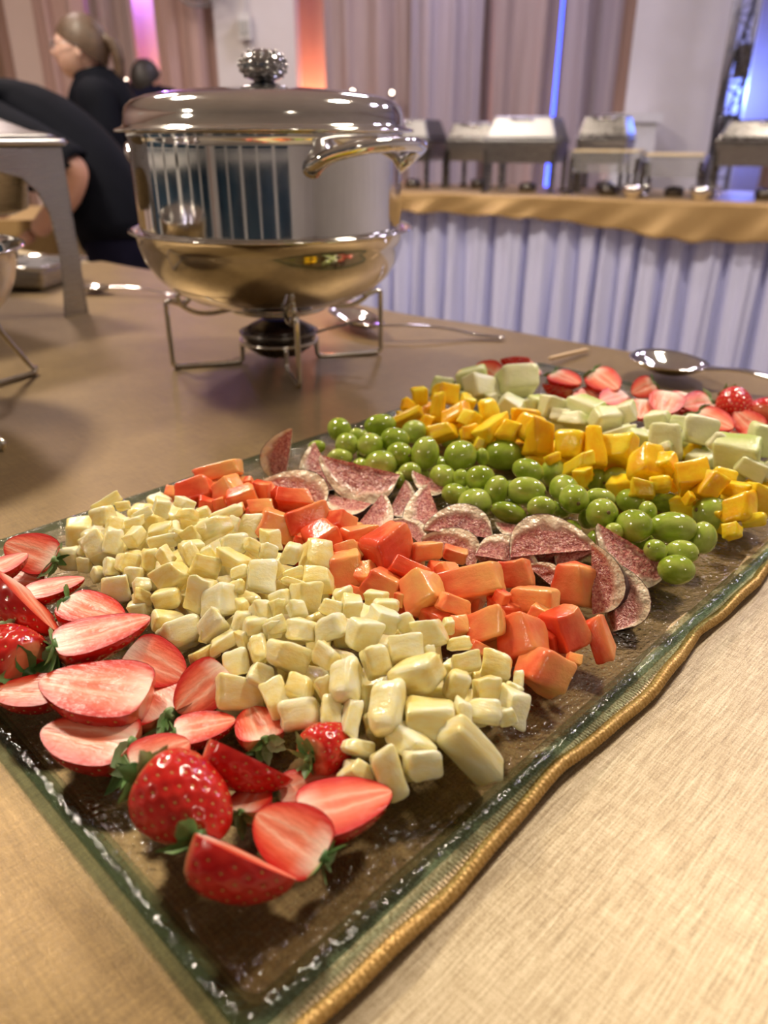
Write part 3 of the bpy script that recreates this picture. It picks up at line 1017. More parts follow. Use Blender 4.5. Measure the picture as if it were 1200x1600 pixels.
def head_geo(mb, c, face_dir, s=1.0, pitch=0.0):
    """a head with brow, nose, lips, chin and ears; +X local is where the face looks"""
    ang = math.atan2(face_dir[1], face_dir[0])
    rot = Matrix.Rotation(ang, 3, 'Z') @ Matrix.Rotation(-pitch, 3, 'Y')
    nu, nv = 32, 25
    vs = []
    for j in range(nv):
        th = PI * j / (nv - 1)
        for i in range(nu):
            ph = 2 * PI * i / nu
            x, y, z = math.sin(th) * math.cos(ph), math.sin(th) * math.sin(ph), math.cos(th)
            f = max(0.0, x)
            px, py, pz = 0.098 * x, 0.076 * y, 0.118 * z
            if z < 0:
                py *= 1 - 0.30 * (-z) ** 1.2
                px *= 1 - 0.12 * (-z)
                px += 0.020 * (-z) * (0.4 + f)
            fy = abs(y)
            nose = math.exp(-((z + 0.14) / 0.16) ** 2 - (fy / 0.16) ** 2) * f
            px += 0.026 * nose
            px += 0.006 * math.exp(-((z - 0.22) / 0.1) ** 2 - (fy / 0.6) ** 2) * f
            for sg in (-1, 1):
                px -= 0.010 * math.exp(-((z - 0.03) / 0.11) ** 2 - ((y - sg * 0.36) / 0.2) ** 2) * f
            px += 0.007 * math.exp(-((z + 0.47) / 0.09) ** 2 - (fy / 0.3) ** 2) * f
            px += 0.010 * math.exp(-((z + 0.80) / 0.15) ** 2 - (fy / 0.4) ** 2) * f
            vs.append(Vector(c) + rot @ (Vector((px, py, pz)) * s))
    fs = []
    for j in range(nv - 1):
        for i in range(nu):
            a, b_ = j * nu + i, j * nu + (i + 1) % nu
            fs.append((a, a + nu, b_ + nu, b_))
    mb.add(vs, fs)
    for sg in (-1, 1):
        ear = []
        for j in range(7):
            for i in range(10):
                th, ph = PI * j / 6, 2 * PI * i / 10
                ear.append(Vector(c) + rot @ (Vector((-0.004 + 0.017 * math.sin(th) * math.cos(ph), sg * (0.077 + 0.007 * math.sin(th) * math.sin(ph)), -0.008 + 0.03 * math.cos(th))) * s))
        mb.add(ear, [(j * 10 + i, j * 10 + (i + 1) % 10, (j + 1) * 10 + (i + 1) % 10, (j + 1) * 10 + i) for j in range(6) for i in range(10)])
    return rot


def hair_cap(c, rot, s=1.0, back=0.05, low=-0.35):
    mb = MB()
    nu, nv = 28, 14

    def fn(u, w):
        ph = 2 * PI * u
        lim = lerp(0.36 * PI, (0.66 if low < -0.3 else 0.55) * PI, 0.5 - 0.5 * math.cos(ph))   # low at the nape, high at the brow
        th = lim * w
        x, y, z = math.sin(th) * math.cos(ph), math.sin(th) * math.sin(ph), math.cos(th)
        k = 1.0 + 0.02 * math.sin(ph * 9) * math.sin(th)
        return Vector(c) + rot @ (Vector((0.109 * x * k - 0.006, 0.086 * y * k, 0.128 * z * k)) * s)
    mb.grid(fn, nu, nv, closed_u=True, flip=True)
    return mb


def hand_geo(mb, wrist, direc, palm_n, side, s=1.0, curl=0.5):
    """palm with four unequal fingers and a thumb, as skinned chains"""
    d = Vector(direc).normalized()
    n = Vector(palm_n)
    n = (n - d * n.dot(d)).normalized()
    lat = d.cross(n) * side
    w = Vector(wrist)
    j = {'w': (*w, .026 * s), 'p': (*(w + d * .045 * s), (.036 * s, .018 * s)), 'q': (*(w + d * .085 * s), (.040 * s, .015 * s))}
    to_mb(skin_mesh('tmp', j, chain('w', 'p', 'q'), 1), mb)
    for k, (o, L) in enumerate(((-.030, .066), (-.010, .076), (.011, .071), (.030, .055))):
        a = w + d * .080 * s + lat * o * s
        pts, dd = [a], d.copy()
        for q in range(3):
            dd = (dd + n * curl * (0.35 + .25 * q)).normalized()
            pts.append(pts[-1] + dd * L / 3 * s)
        j = {str(q): (*p, (.0095 - .001 * q) * s) for q, p in enumerate(pts)}
        to_mb(skin_mesh('tmp', j, chain('0', '1', '2', '3'), 1), mb)
    a = w + d * .03 * s - lat * .03 * s
    pts = [a, a + (d * .7 - lat * .7) * .035 * s, a + (d * .7 - lat * .7) * .035 * s + (d + n * .4 - lat * .2) * .03 * s]
    j = {str(q): (*p, (.012 - .0015 * q) * s) for q, p in enumerate(pts)}
    to_mb(skin_mesh('tmp', j, chain('0', '1', '2'), 1), mb)


def drop_mesh(mb, name, mat, parent):
    return mb.build(name, mat, parent)


# woman with the ponytail, in profile facing left
P = empty('person', (-1.14, 3.62, FLOOR))
tag(P, 'woman in black, hair in a ponytail, glasses, standing in profile facing left', 'person')
gx, gy, gz = P.location
W = {'pelvis': (0.02, 0, .86, .14), 'waist': (0.02, 0, 1.02, .125), 'chest': (-.01, 0, 1.20, (.15, .13)), 'collar': (-.03, 0, 1.32, .085), 'neck': (-.055, 0, 1.38, .052),
     'head': (-.075, 0, 1.45, .05),
     'hl': (0, -.09, .82, .10), 'kl': (-.02, -.10, .46, .07), 'al': (.0, -.1, .09, .045), 'fl': (-.13, -.1, .05, .04),
     'hr': (0, .09, .82, .10), 'kr': (.05, .10, .46, .07), 'ar': (.08, .1, .09, .045), 'fr': (-.05, .1, .05, .04),
     'sl': (.0, -.16, 1.30, .062), 'el': (.04, -.20, 1.04, .05), 'wl': (-.12, -.17, .90, .032),
     'sr': (-.02, .16, 1.30, .062), 'er': (.0, .20, 1.03, .05), 'wr': (-.16, .16, .92, .032)}
WB = chain('pelvis', 'waist', 'chest', 'collar', 'neck', 'head') + chain('pelvis', 'hl', 'kl', 'al', 'fl') + chain('pelvis', 'hr', 'kr', 'ar', 'fr') + chain('collar', 'sl', 'el', 'wl') + chain('collar', 'sr', 'er', 'wr')
def seg_d(p, a, b):
    ab = b - a
    t = max(0.0, min(1.0, (p - a).dot(ab) / max(1e-9, ab.length_squared)))
    return (p - a - ab * t).length, t


def clothe(me, joints, bones, worn, k):
    """a garment: the body's own surface over the named bones, lifted off it by k"""
    J = {n: Vector(v[:3]) for n, v in joints.items()}
    rad = {n: (v[3] if not isinstance(v[3], tuple) else sum(v[3]) / 2) for n, v in joints.items()}
    keep = []
    for f in me.polygons:
        best = None
        for a, b_ in bones:
            d, t = seg_d(f.center, J[a], J[b_])
            d -= lerp(rad[a], rad[b_], t)
            if best is None or d < best[0]:
                best = (d, a + '-' + b_, t)
        w = worn.get(best[1])
        if w is not None and best[2] <= w:
            keep.append(f)
    mb = MB()
    idx = {}
    vs, fs = [], []
    for f in keep:
        q = []
        for vi in f.vertices:
            if vi not in idx:
                idx[vi] = len(vs)
                v = me.vertices[vi]
                vs.append(v.co + v.normal * (k + 0.004 * noise.noise(v.co * 9)))
            q.append(idx[vi])
        fs.append(tuple(q))
    return mb.add(vs, fs, True)


def dress(P, joints, bones, garments):
    me = skin_mesh('tmp', joints, bones)
    body = MB()
    to_mb(me, body)
    for name, mat, worn, k in garments:
        o = clothe(me, joints, bones, worn, k).build(name, mat, P)
        md = o.modifiers.new('thickness', 'SOLIDIFY')
        md.thickness = 0.004
        md.offset = 1
    return body


TORSO = {'pelvis-waist': 1, 'waist-chest': 1, 'chest-collar': 1, 'pelvis-hl': 1, 'pelvis-hr': 1, 'collar-sl': 1, 'collar-sr': 1}
LEGS = {'pelvis-hl': 1, 'pelvis-hr': 1, 'hl-kl': 1, 'hr-kr': 1, 'kl-al': .95, 'kr-ar': .95, 'al-fl': 1, 'ar-fr': 1}
body = dress(P, W, WB, [('trousers', M['black'], LEGS, 0.010),
                        ('jacket', M['black'], dict(TORSO, **{'collar-neck': 1, 'neck-head': .35, 'sl-el': 1, 'sr-er': 1, 'el-wl': .95, 'er-wr': .95}), 0.018)])
hrot = head_geo(body, (-.085, 0, 1.482), (-1, -0.12), 0.98, 0.05)
hand_geo(body, (-.13, -.17, .895), (-1, .1, -.2), (0, .5, -1), 1)
hand_geo(body, (-.17, .16, .915), (-1, -.1, -.2), (0, -.5, -1), -1)
body.build('body', M['paleskin'], P)
hm = hair_cap((-.083, 0, 1.484), hrot, 0.98)
hair = hm.build('hair', M['hair'], P)
MB().tube(smooth_path([(.012, 0, 1.52), (.045, 0, 1.50), (.062, 0, 1.44), (.056, 0, 1.36), (.045, 0, 1.28)]), [.02] + [.03] * 12 + [.028] * 4 + [.022] * 4 + [.016] * 4, 10, flat=.8).build('ponytail', M['hair'], hair)
gl = MB()
for sg in (-1, 1):
    gl.tube([Vector((-.085, 0, 1.484)) + hrot @ (Vector((.100, sg * .034 + .022 * math.cos(a * PI / 8), .006 + .018 * math.sin(a * PI / 8)))) for a in range(16)], .0018, 5, closed=True)
    gl.tube([Vector((-.085, 0, 1.484)) + hrot @ Vector(p) for p in ((.10, sg * .056, .008), (.05, sg * .083, .012), (-.01, sg * .085, .006))], .0016, 5)
gl.tube([Vector((-.085, 0, 1.484)) + hrot @ Vector(p) for p in ((.102, -.012, .008), (.106, 0, .010), (.102, .012, .008))], .0016, 5)
gl.build('glasses', M['greymetal'], P)

# person bending over the left table, back and bare forearm in view
P = empty('person', (-0.93, 2.86, FLOOR))
tag(P, 'person in a black short-sleeved shirt bending left, bare forearm beside the chafing dish', 'person')
B = {'pelvis': (0.02, 0, .92, .15), 'waist': (-.07, 0, 1.06, .14), 'chest': (-.25, 0, 1.20, (.15, .15)), 'collar': (-.40, 0, 1.245, .09), 'neck': (-.48, 0, 1.245, .055),
     'head': (-.54, 0, 1.235, .05),
     'hl': (.02, -.09, .86, .11), 'kl': (.05, -.10, .48, .075), 'al': (.09, -.1, .09, .048), 'fl': (-.06, -.1, .05, .042),
     'hr': (.02, .09, .86, .11), 'kr': (.03, .10, .48, .075), 'ar': (.06, .1, .09, .048), 'fr': (-.09, .1, .05, .042),
     'sl': (-.32, -.17, 1.20, .066), 'el': (-.025, -.215, 1.075, .047), 'ml': (-.09, -.20, .98, .045), 'wl': (-.225, -.16, .875, .030),
     'sr': (-.38, .17, 1.18, .066), 'er': (-.42, .22, .98, .05), 'wr': (-.5, .16, .90, .032)}
BB = chain('pelvis', 'waist', 'chest', 'collar', 'neck', 'head') + chain('pelvis', 'hl', 'kl', 'al', 'fl') + chain('pelvis', 'hr', 'kr', 'ar', 'fr') + chain('collar', 'sl', 'el', 'ml', 'wl') + chain('collar', 'sr', 'er', 'wr')
body = dress(P, B, BB, [('trousers', M['navy'], LEGS, 0.010), ('shirt', M['black'], dict(TORSO, **{'collar-neck': .4, 'sl-el': .96, 'sr-er': .9}), 0.018)])
brot = head_geo(body, (-.60, 0, 1.225), (-1, 0), 1.0, -0.75)
hand_geo(body, (-.23, -.158, .868), (-1, .2, -.35), (0, .4, -1), 1)
hand_geo(body, (-.5, .16, .90), (-1, -.1, -.3), (0, -.4, -1), -1)
body.build('body', M['skin'], P)
hair_cap((-.60, 0, 1.227), brot, 1.0).build('hair', M['hairblack'], P)

# man far behind, in navy, seen from the back
P = empty('person', (-1.50, 5.5, FLOOR))
tag(P, 'distant man with short dark hair in a navy shirt, behind the lid', 'person')
K = {'pelvis': (0, 0, .88, .14), 'waist': (0, 0, 1.02, .125), 'chest': (0, 0, 1.20, (.17, .12)), 'collar': (0.01, 0, 1.37, .085), 'neck': (.015, 0, 1.42, .055), 'head': (.015, 0, 1.46, .05),
     'hl': (-.09, 0, .84, .10), 'kl': (-.10, 0, .46, .07), 'al': (-.1, 0, .09, .045), 'fl': (-.1, .13, .05, .04),
     'hr': (.09, 0, .84, .10), 'kr': (.10, 0, .46, .07), 'ar': (.1, 0, .09, .045), 'fr': (.1, .13, .05, .04),
     'sl': (-.17, 0, 1.375, .07), 'el': (-.22, .03, 1.05, .05), 'wl': (-.2, .18, .92, .032),
     'sr': (.19, 0, 1.375, .07), 'er': (.24, .03, 1.05, .05), 'wr': (.2, .18, .92, .032)}
KB = chain('pelvis', 'waist', 'chest', 'collar', 'neck', 'head') + chain('pelvis', 'hl', 'kl', 'al', 'fl') + chain('pelvis', 'hr', 'kr', 'ar', 'fr') + chain('collar', 'sl', 'el', 'wl') + chain('collar', 'sr', 'er', 'wr')
body = dress(P, K, KB, [('trousers', M['black'], LEGS, 0.010), ('shirt', M['navy'], dict(TORSO, **{'collar-neck': .5, 'sl-el': 1, 'sr-er': 1}), 0.018)])
krot = head_geo(body, (.02, 0.01, 1.475), (0.55, 0.8), .98, 0.0)
hand_geo(body, (-.2, .185, .915), (0, 1, -.2), (.3, 0, -1), 1)
hand_geo(body, (.2, .185, .915), (0, 1, -.2), (-.3, 0, -1), -1)
body.build('body', M['skin'], P)
hair_cap((.02, .01, 1.478), krot, .98).build('hair', M['hairblack'], P)

# ------------------------------------------------------------------ near buffet table
U = Vector((0.6984, 0.7157, 0))       # along the tray, away from the camera
V = Vector((-0.7157, 0.6984, 0))      # across the tray, to the left
TO = Vector((-0.044, 0.156, 0))       # the tray's near corner on the cloth
FE = Vector((-0.548, 1.849, 0))       # a point of the table's far edge
E1 = Vector((0.7669, -0.6417, 0))     # along that edge, to the right
E2 = Vector((-0.6417, -0.7669, 0))    # from it towards the camera
SA, SB, TW = -1.0, 2.0, 1.12


def tuv(u, v, z=0.0):
    p = TO + U * u + V * v
    return Vector((p.x, p.y, z))


def edge_sag(s):
    # the cloth rounds off irregularly over the table's far edge
    return 0.012 * math.sin(4.1 * s + 0.6) + 0.006 * math.sin(9.7 * s)


b = MB()
b.prism([(SA + .01, .02), (SB - .01, .02), (SB - .01, TW - .02), (SA + .01, TW - .02)][::-1], E1, E2, E1.cross(E2), FE + Vector((0, 0, -0.008)), 0.03)
table = b.build('buffet_table', M['wood'])
tag(table, 'near buffet table under the gold cloth carrying the fruit tray', 'table')
for s in (SA + .12, SB - .12):
    for t in (.12, TW - .12):
        p = FE + E1 * s + E2 * t
        MB().box((p.x, p.y, (FLOOR - .038) / 2), (0.05, 0.05, -.038 - FLOOR)).build('leg', M['greymetal'], table)


def cloth(u, w):
    s = lerp(SA, SB, u)
    k = w * 1.5 - 0.25            # <0 hangs beyond the far edge, >1 hangs on the near side
    if k < 0:
        t = edge_sag(s) * 0.6 - 0.014 * min(1, -k * 8)
        z = -0.004 + k / 0.25 * 0.5
        t += (-k) * 0.04 * math.sin(s * 23)
    elif k > 1:
        t = TW + 0.014 * min(1, (k - 1) * 8) + (k - 1) * 0.04 * math.sin(s * 23)
        z = -0.004 - (k - 1) / 0.25 * 0.5
    else:
        t = lerp(edge_sag(s) * 0.6, TW, k)
        z = 0.0006 * math.sin(7 * s + 9 * t)
    p = FE + E1 * s + E2 * t
    return (p.x, p.y, z)


b = MB().grid(cloth, 150, 91)
tag(b.build('tablecloth', M['gold_cloth']), 'pale gold slubbed cloth on the near table, bare at lower right', 'tablecloth')

# second cloth lying over it; its braided hem runs along the tray
HEM = [(0.018, -0.006), (0.039, -0.007), (0.062, -0.0072), (0.094, -0.0068), (0.133, -0.004), (0.181, -0.0012), (0.22, -0.004), (0.267, -0.006),
       (0.305, -0.003), (0.335, 0.001), (0.377, -0.001), (0.423, -0.002), (0.471, 0.003), (0.53, 0.001), (0.6, -0.003), (0.7, 0.0), (0.8, -0.002), (0.95, 0.0)]
HEM = [(-0.15, -0.003), (-0.08, -0.005), (-0.03, -0.006)] + HEM


def hem_v(u):
    return interp(HEM, u) - 0.0035


def far_u(v):
    # u where the table's far edge is met at this v
    d = FE - TO
    n = Vector((0.6417, 0.7669, 0))
    return (d.dot(n) - v * V.dot(n)) / U.dot(n)


def overlay(a, w):
    # a: from the hem (0) to the left end (1);   w: from the near edge (0) over the far edge (1)
    v = 1.75 * a ** 1.35
    uf = far_u(v) + 0.01
    un = -0.105 - 0.03 * v
    over = 0.0
    if w > 0.86:
        over = (w - 0.86) / 0.14
        s = -v
        u = uf + 0.010 * min(1.0, over * 6) + edge_sag(s) * 0.6
    else:
        k = w / 0.86
        s = -v
        u = lerp(un, uf + edge_sag(s) * 0.6, k)
    if a == 0 or v < 0.2:
        f = max(0.0, 1 - v / 0.2)
        v = v + f * (hem_v(u) + 0.005)
    onray = 1.0 if (-0.02 < u < 0.8 and -0.02 < v < 0.44) else 0.0
    z = 0.0022 + 0.0006 * math.sin(11 * u + 4 * v)
    if not onray:
        z += 0.0022 * (1 + math.sin(30 * v + 9 * u + 2 * math.sin(7 * u))) * min(1, max(0, (-u + 0.02) * 12)) \
            + 0.0012 * (1 + math.sin(16 * u - 11 * v + 2.0 * math.sin(5 * v))) * min(1, max(0, (v - 0.44) * 8))
    if over:
        z = 0.002 - 0.16 * over ** 1.2
    p = tuv(u, v, z)
    return p


b = MB().grid(overlay, 150, 150)
ov = b.build('table_overlay', M['gold_overlay'])
md = ov.modifiers.new('thickness', 'SOLIDIFY')
md.thickness = 0.0008
md.offset = -1
tag(ov, 'darker gold satin overlay cloth with braided hem lying under the tray', 'tablecloth')
us = [lerp(-0.12, 0.95, i / 420) for i in range(421)]
rip = lambda u: 0.0018 + 0.0012 * math.sin(u * 47) + 0.0008 * math.sin(u * 113 + 1)
bm_ = MB()


def braid(a, w):
    u = lerp(-0.12, 0.95, a)
    v = hem_v(u) + 0.0025 + 0.0135 * w
    rib = 0.0007 * math.sin(u * 2 * PI / 0.0021 + w * 5)
    return tuv(u, v, 0.0048 + rip(u) * (1 - w) + rib + 0.0012 * math.sin(w * PI))


bm_.grid(braid, 1800, 7)
bm_.build('hem_braid', M['braid'], ov)
pp = []
rr = []
for i in range(1401):
    u = lerp(-0.12, 0.95, i / 1400)
    pp.append(tuv(u, hem_v(u), 0.0046 + rip(u)))
    rr.append(0.0034 + 0.00028 * math.sin(u * 2 * PI / 0.0026))
MB().tube(pp, rr, 10).build('hem_piping', M['piping'], ov)

# ------------------------------------------------------------------ glass tray
TL_, TWD, TZ = 0.775, 0.412, 0.0058
tray = empty('serving_tray', tuv(TL_ / 2 - .005, TWD / 2 - .004, TZ), math.atan2(U.y, U.x))
tag(tray, 'large rectangular clear glass tray with a green rim, holding rows of cut fruit', 'tray')


def rrect(hx, hy, r, n=6):
    pts = []
    for cx_, cy_, a0 in ((hx - r, hy - r, 0), (-hx + r, hy - r, 90), (-hx + r, -hy + r, 180), (hx - r, -hy + r, 270)):
        for i in range(n + 1):
            a = R(a0 + 90 * i / n)
            pts.append((cx_ + r * math.cos(a), cy_ + r * math.sin(a)))
    return pts


def ring_mesh(prof, closed, nsub=26):
    """prof: (inset from the outer edge, z).  Sweeps it round the tray."""
    mb = MB()
    base = None
    rings = []
    for d, z in prof:
        r = max(0.004, 0.008 - d * 0.2)
        pts = rrect(TL_ / 2 - d, TWD / 2 - d, r)
        # densify the straight runs
        out = []
        m = len(pts)
        for i in range(m):
            a_, b_ = Vector(pts[i]), Vector(pts[(i + 1) % m])
            k = nsub if (a_ - b_).length > 0.1 else 1
            for q in range(k):
                out.append(a_.lerp(b_, q / k))
        rings.append([(p.x, p.y, z) for p in out])
    n = len(rings[0])
    vs = [p for rg in rings for p in rg]
    m = len(rings)
    fs = []
    for j in range(m if closed else m - 1):
        for i in range(n):
            a_, b_ = j * n + i, j * n + (i + 1) % n
            c_, d_ = ((j + 1) % m) * n + (i + 1) % n, ((j + 1) % m) * n + i
            fs.append((a_, b_, c_, d_))
    mb.add(vs, fs, True)
    return mb, rings


# rim: bottom outside, up to the lip, down the inner slope (a closed section)
rim_prof = [(0.0105, 0.0022), (0.007, 0.0036), (0.001, 0.0072), (0.0, 0.0090), (0.0012, 0.0108), (0.0036, 0.0114), (0.0062, 0.0108), (0.0105, 0.0088)]
mb, _ = ring_mesh(rim_prof, False)
mb.build('rim', M['rim_glass'], tray)
plate = MB()
for prof, up in (([(0.026, 0.0), (0.016, 0.0010), (0.0105, 0.0022)], False), ([(0.0105, 0.0088), (0.018, 0.0064), (0.026, 0.0052)], True)):
    mb, rg = ring_mesh(prof, False)
    n = len(rg[0])
    mb.f.append(tuple(range(2 * n, 3 * n)) if up else tuple(range(n))[::-1])
    mb.sm.append(False)
    plate.add(mb.v, mb.f, False)
plate.build('plate', M['plate_glass'], tray)

# ------------------------------------------------------------------ soup chafer: stand, water bowl, pot, burner
PC = Vector((-0.142, 1.044, 0.0))


def wire_stand(name, c, rot, label, splay=0.0, rf=0.143, h=0.090, z0=0.0035):
    e = empty(name, (c[0], c[1], z0), rot)
    tag(e, label, 'chafer stand')
    k = h / 0.090
    for i in range(4):
        leg = smooth_path([(.060, 0, .0745), (.085, 0, .0705), (.105, 0, .072), (.122, .0, .081), (.128, 0, .094), (.119, 0, .099), (.113, 0, .091), (.122, 0, .084),
                           (.136, 0, .088)], 4) + [Vector((rf + splay * 0.1, 0, .087)), Vector((rf + splay * .2, 0, .082))]
        leg += [Vector((rf + splay * q, 0, .09 * (1 - q))) for q in (.3, .5, .7, .88)]
        leg += smooth_path([(rf + splay, 0, .0085), (rf + splay - .004, 0, .004), (rf + splay - .012, 0, .0032), (.10, 0, .0032), (.062, 0, .0032), (.053, 0, .0055), (.051, 0, .014), (.051, 0, .028)], 4)
        pts = []
        for p in leg:
            q = Vector((p.x, p.y, p.z * k)) if p.z > 0.03 else Vector(p)
            q.rotate(Matrix.Rotation(i * PI / 2, 3, 'Z'))
            pts.append(q)
        MB().tube(pts, 0.0033, 10).build('leg', M['wire'], e)
    MB().tube([(.051 * math.cos(a * PI / 20), .051 * math.sin(a * PI / 20), .030) for a in range(40)], 0.0028, 8, closed=True).build('burner_ring', M['wire'], e)
    MB().tube([(.062 * math.cos(a * PI / 20), .062 * math.sin(a * PI / 20), .0745 * k) for a in range(40)], 0.003, 8, closed=True).build('support_ring', M['wire'], e)
    return e


stand = wire_stand('chafer_stand', PC, math.atan2(.92 - 1.044, -.106 + .142), 'bent wire stand with curled tops under the round soup pot')

bowl_prof = [(0.0, .0795), (.060, .0795), (.085, .0825), (.110, .0905), (.133, .1030), (.150, .1190), (.161, .1370), (.167, .1560), (.1695, .1690), (.1745, .1715), (.1780, .1735),
             (.1770, .1755), (.1735, .1752), (.1680, .1720), (.1655, .1560), (.1595, .1375), (.1485, .1200), (.1320, .1045), (.1090, .0920), (.085, .0842), (.060, .0812), (0, .0812)]
o = MB().lathe(bowl_prof, 72, (0, 0, 0)).build('water_bowl', M['steel'])
o.location = (PC.x, PC.y, 0.0035)
tag(o, 'round polished steel water bowl on the wire stand, under the soup pot', 'bowl')


def soup_pot(c, z0, rot, label):
    e = empty('soup_pot', (c.x, c.y, z0), rot)
    tag(e, label, 'pot')
    MB().lathe([(0, .090), (.10, .090), (.140, .118), (.156, .140), (.1620, .160), (.1632, .170), (.1635, .177), (.1635, .180), (.1635, .225), (.1635, .266), (.1635, .269), (.1645, .275), (.166, .2795), (.1655, .2815), (.1615, .2805), (.1615, .18), (.150, .145), (.10, .094), (0, .094)], 80).build('pot_body', M['steel'], e)
    lid = MB().lathe([(.150, .2790), (.160, .2815), (.1765, .2820), (.1785, .2835), (.1775, .2855), (.1700, .2875), (.1675, .2905), (.1660, .3000), (.1630, .3085), (.1560, .3150), (.1400, .3205),
                      (.110, .3250), (.070, .3280), (.030, .3290), (0, .3290)], 80).build('lid', M['steel'], e)
    kb = MB()
    kb.lathe([(.030, .3285), (.029, .3305), (.020, .3325), (.013, .3350), (.012, .3375)], 32)
    prof = []
    for i in range(15):
        a = -PI / 2 + PI * i / 14
        prof.append((.0285 * math.cos(a) + (0.004 if i == 0 else 0), .3525 + .0175 * math.sin(a)))
    kb.lathe(prof, 40)
    # hobnail studs
    rnd = random.Random(3)
    for j, zz in enumerate((-.62, -.32, 0.0, .32, .60, .82)):
        rad = .0285 * math.sqrt(1 - zz * zz)
        n = max(5, int(2 * PI * rad / .0092))
        for i in range(n):
            a = 2 * PI * (i + .5 * (j % 2)) / n
            d = Vector((math.cos(a) * math.sqrt(1 - zz * zz), math.sin(a) * math.sqrt(1 - zz * zz), zz))
            cpt = Vector((d.x * .0280, d.y * .0280, .3525 + d.z * .0170))
            vs = []
            for q in range(5):
                for k in range(8):
                    t, p = PI * q / 4, 2 * PI * k / 8
                    vs.append(cpt + Vector((math.sin(t) * math.cos(p), math.sin(t) * math.sin(p), math.cos(t))) * .0022)
            kb.add(vs, [(q * 8 + k, q * 8 + (k + 1) % 8, (q + 1) * 8 + (k + 1) % 8, (q + 1) * 8 + k) for q in range(4) for k in range(8)])
    kb.build('knob', M['darkchrome'], lid)
    for s in (0, PI):
        pts = []
        for ang, r, z in ((-30, .158, .245), (-29.5, .168, .250), (-25, .182, .260), (-15, .197, .2675), (0, .203, .270), (15, .197, .2675), (25, .182, .260), (29.5, .168, .250), (30, .158, .245)):
            a = R(ang) + s
            pts.append((r * math.cos(a), r * math.sin(a), z))
        sp = smooth_path(pts, 6)
        rr = [0.0085 + 0.0045 * abs(2 * i / (len(sp) - 1) - 1) ** 3 for i in range(len(sp))]
        MB().tube(sp, rr, 14, flat=0.8).build('handle', M['steel'], e)
    return e


m_ = plain('dark_chrome', (0.45, 0.45, 0.46), 0.08, 1.0)
m_.l(m_.ramp(m_.noise(m_.coords(), 60, 2), [(0.3, 0.05), (0.8, 0.12)]), m_.b.inputs['Roughness'])
M['darkchrome'] = m_.m
soup_pot(PC, 0.0035, R(-36), 'large polished steel soup pot with domed lid, studded knob and loop handle')

e = empty('fuel_burner', (PC.x, PC.y, 0.0035))
tag(e, 'small black fuel burner with a blue top inside the wire stand', 'burner')
MB().lathe([(0, .012), (.030, .012), (.043, .022), (.0475, .036), (.052, .040), (.053, .043), (.050, .0445), (.046, .042), (0, .040)], 36).build('cup', M['darksteel'], e)
MB().lathe([(.0465, .0425), (.048, .045), (.036, .052), (.024, .0575), (.020, .0590), (.014, .0580), (0, .0575)], 36).build('cover', M['burner'], e)
MB().lathe([(.0205, .0580), (.0212, .0600), (.0185, .0612), (.008, .0605), (0, .0605)], 28).build('cap', M['blue'], e)
MB().tube(smooth_path([(.050, -.004, .0405), (.075, .004, .046), (.100, .012, .051), (.122, .018, .055)], 5), 0.0032, 8, flat=.5).build('handle', M['darksteel'], e)


# ------------------------------------------------------------------ spoons
def spoon(name, tip, neck, end, wid, label, rise=0.012, hw=0.006, z0=0.0035, depth=0.012, cat='spoon'):
    """bowl from tip to neck, handle on to end (table points)"""
    t, nk, en = Vector((*tip, 0)), Vector((*neck, 0)), Vector((*end, 0))
    e = empty(name, (nk.x, nk.y, z0))
    tag(e, label, cat)
    ax = (t - nk)
    L = ax.length
    ax.normalize()
    lat = Vector((-ax.y, ax.x, 0))

    def fn(a, w):
        # a around, w centre to rim
        an = 2 * PI * a
        x = 0.5 * L + 0.5 * L * w * math.cos(an)
        y = wid / 2 * w * math.sin(an) * (1 + 0.12 * math.cos(an))
        z = depth * (w * w - 1) + depth + 0.0012 + rise * 0.3 * (x / L) ** 2
        p = ax * x + lat * y
        return (p.x, p.y, z)
    b = MB().grid(fn, 36, 9, closed_u=True)
    o = b.build('spoon_bowl', M['steel'], e)
    md = o.modifiers.new('thickness', 'SOLIDIFY')
    md.thickness = 0.0014
    hd = (en - nk)
    hl = hd.length
    hd.normalize()
    hlat = Vector((-hd.y, hd.x, 0))

    def hf(a, w):
        x = lerp(-0.004, hl, w)
        prof = lerp(hw * 0.75, hw * 0.45, min(1, w * 5)) if w < 0.2 else lerp(hw * 0.45, hw, (w - .2) / .8)
        if w > 0.96:
            prof *= math.sqrt(max(0.05, 1 - ((w - 0.96) / 0.04) ** 2))
        y = (a - .5) * 2 * prof
        z = depth + 0.002 + rise * math.sin(min(1, w * 1.25) * PI) * .9 - depth * w ** 0.7 + 0.0012 * (1 - (2 * a - 1) ** 2)
        p = hd * x + hlat * y
        return (p.x, p.y, max(z, 0.001))
    o = MB().grid(hf, 7, 40).build('spoon_handle', M['steel'], e)
    md = o.modifiers.new('thickness', 'SOLIDIFY')
    md.thickness = 0.0016
    return e


spoon('serving_spoon', (-.083, 1.315), (-.005, 1.172), (.182, 1.163), 0.062, 'long steel serving spoon lying right of the wire stand', 0.008, 0.0075, 0.0062, 0.016)
spoon('serving_spoon', (-.600, 1.560), (-.530, 1.538), (-.395, 1.515), 0.048, 'steel spoon lying between the left chafing dish leg and the wire stand', 0.006, 0.0045, 0.0062, 0.010)
spoon('serving_spoon', (.329, 1.0), (.395, .924), (.519, .847), 0.088, 'large steel spoon with wide handle behind the tray at the right', 0.012, 0.013, 0.0062, 0.018)

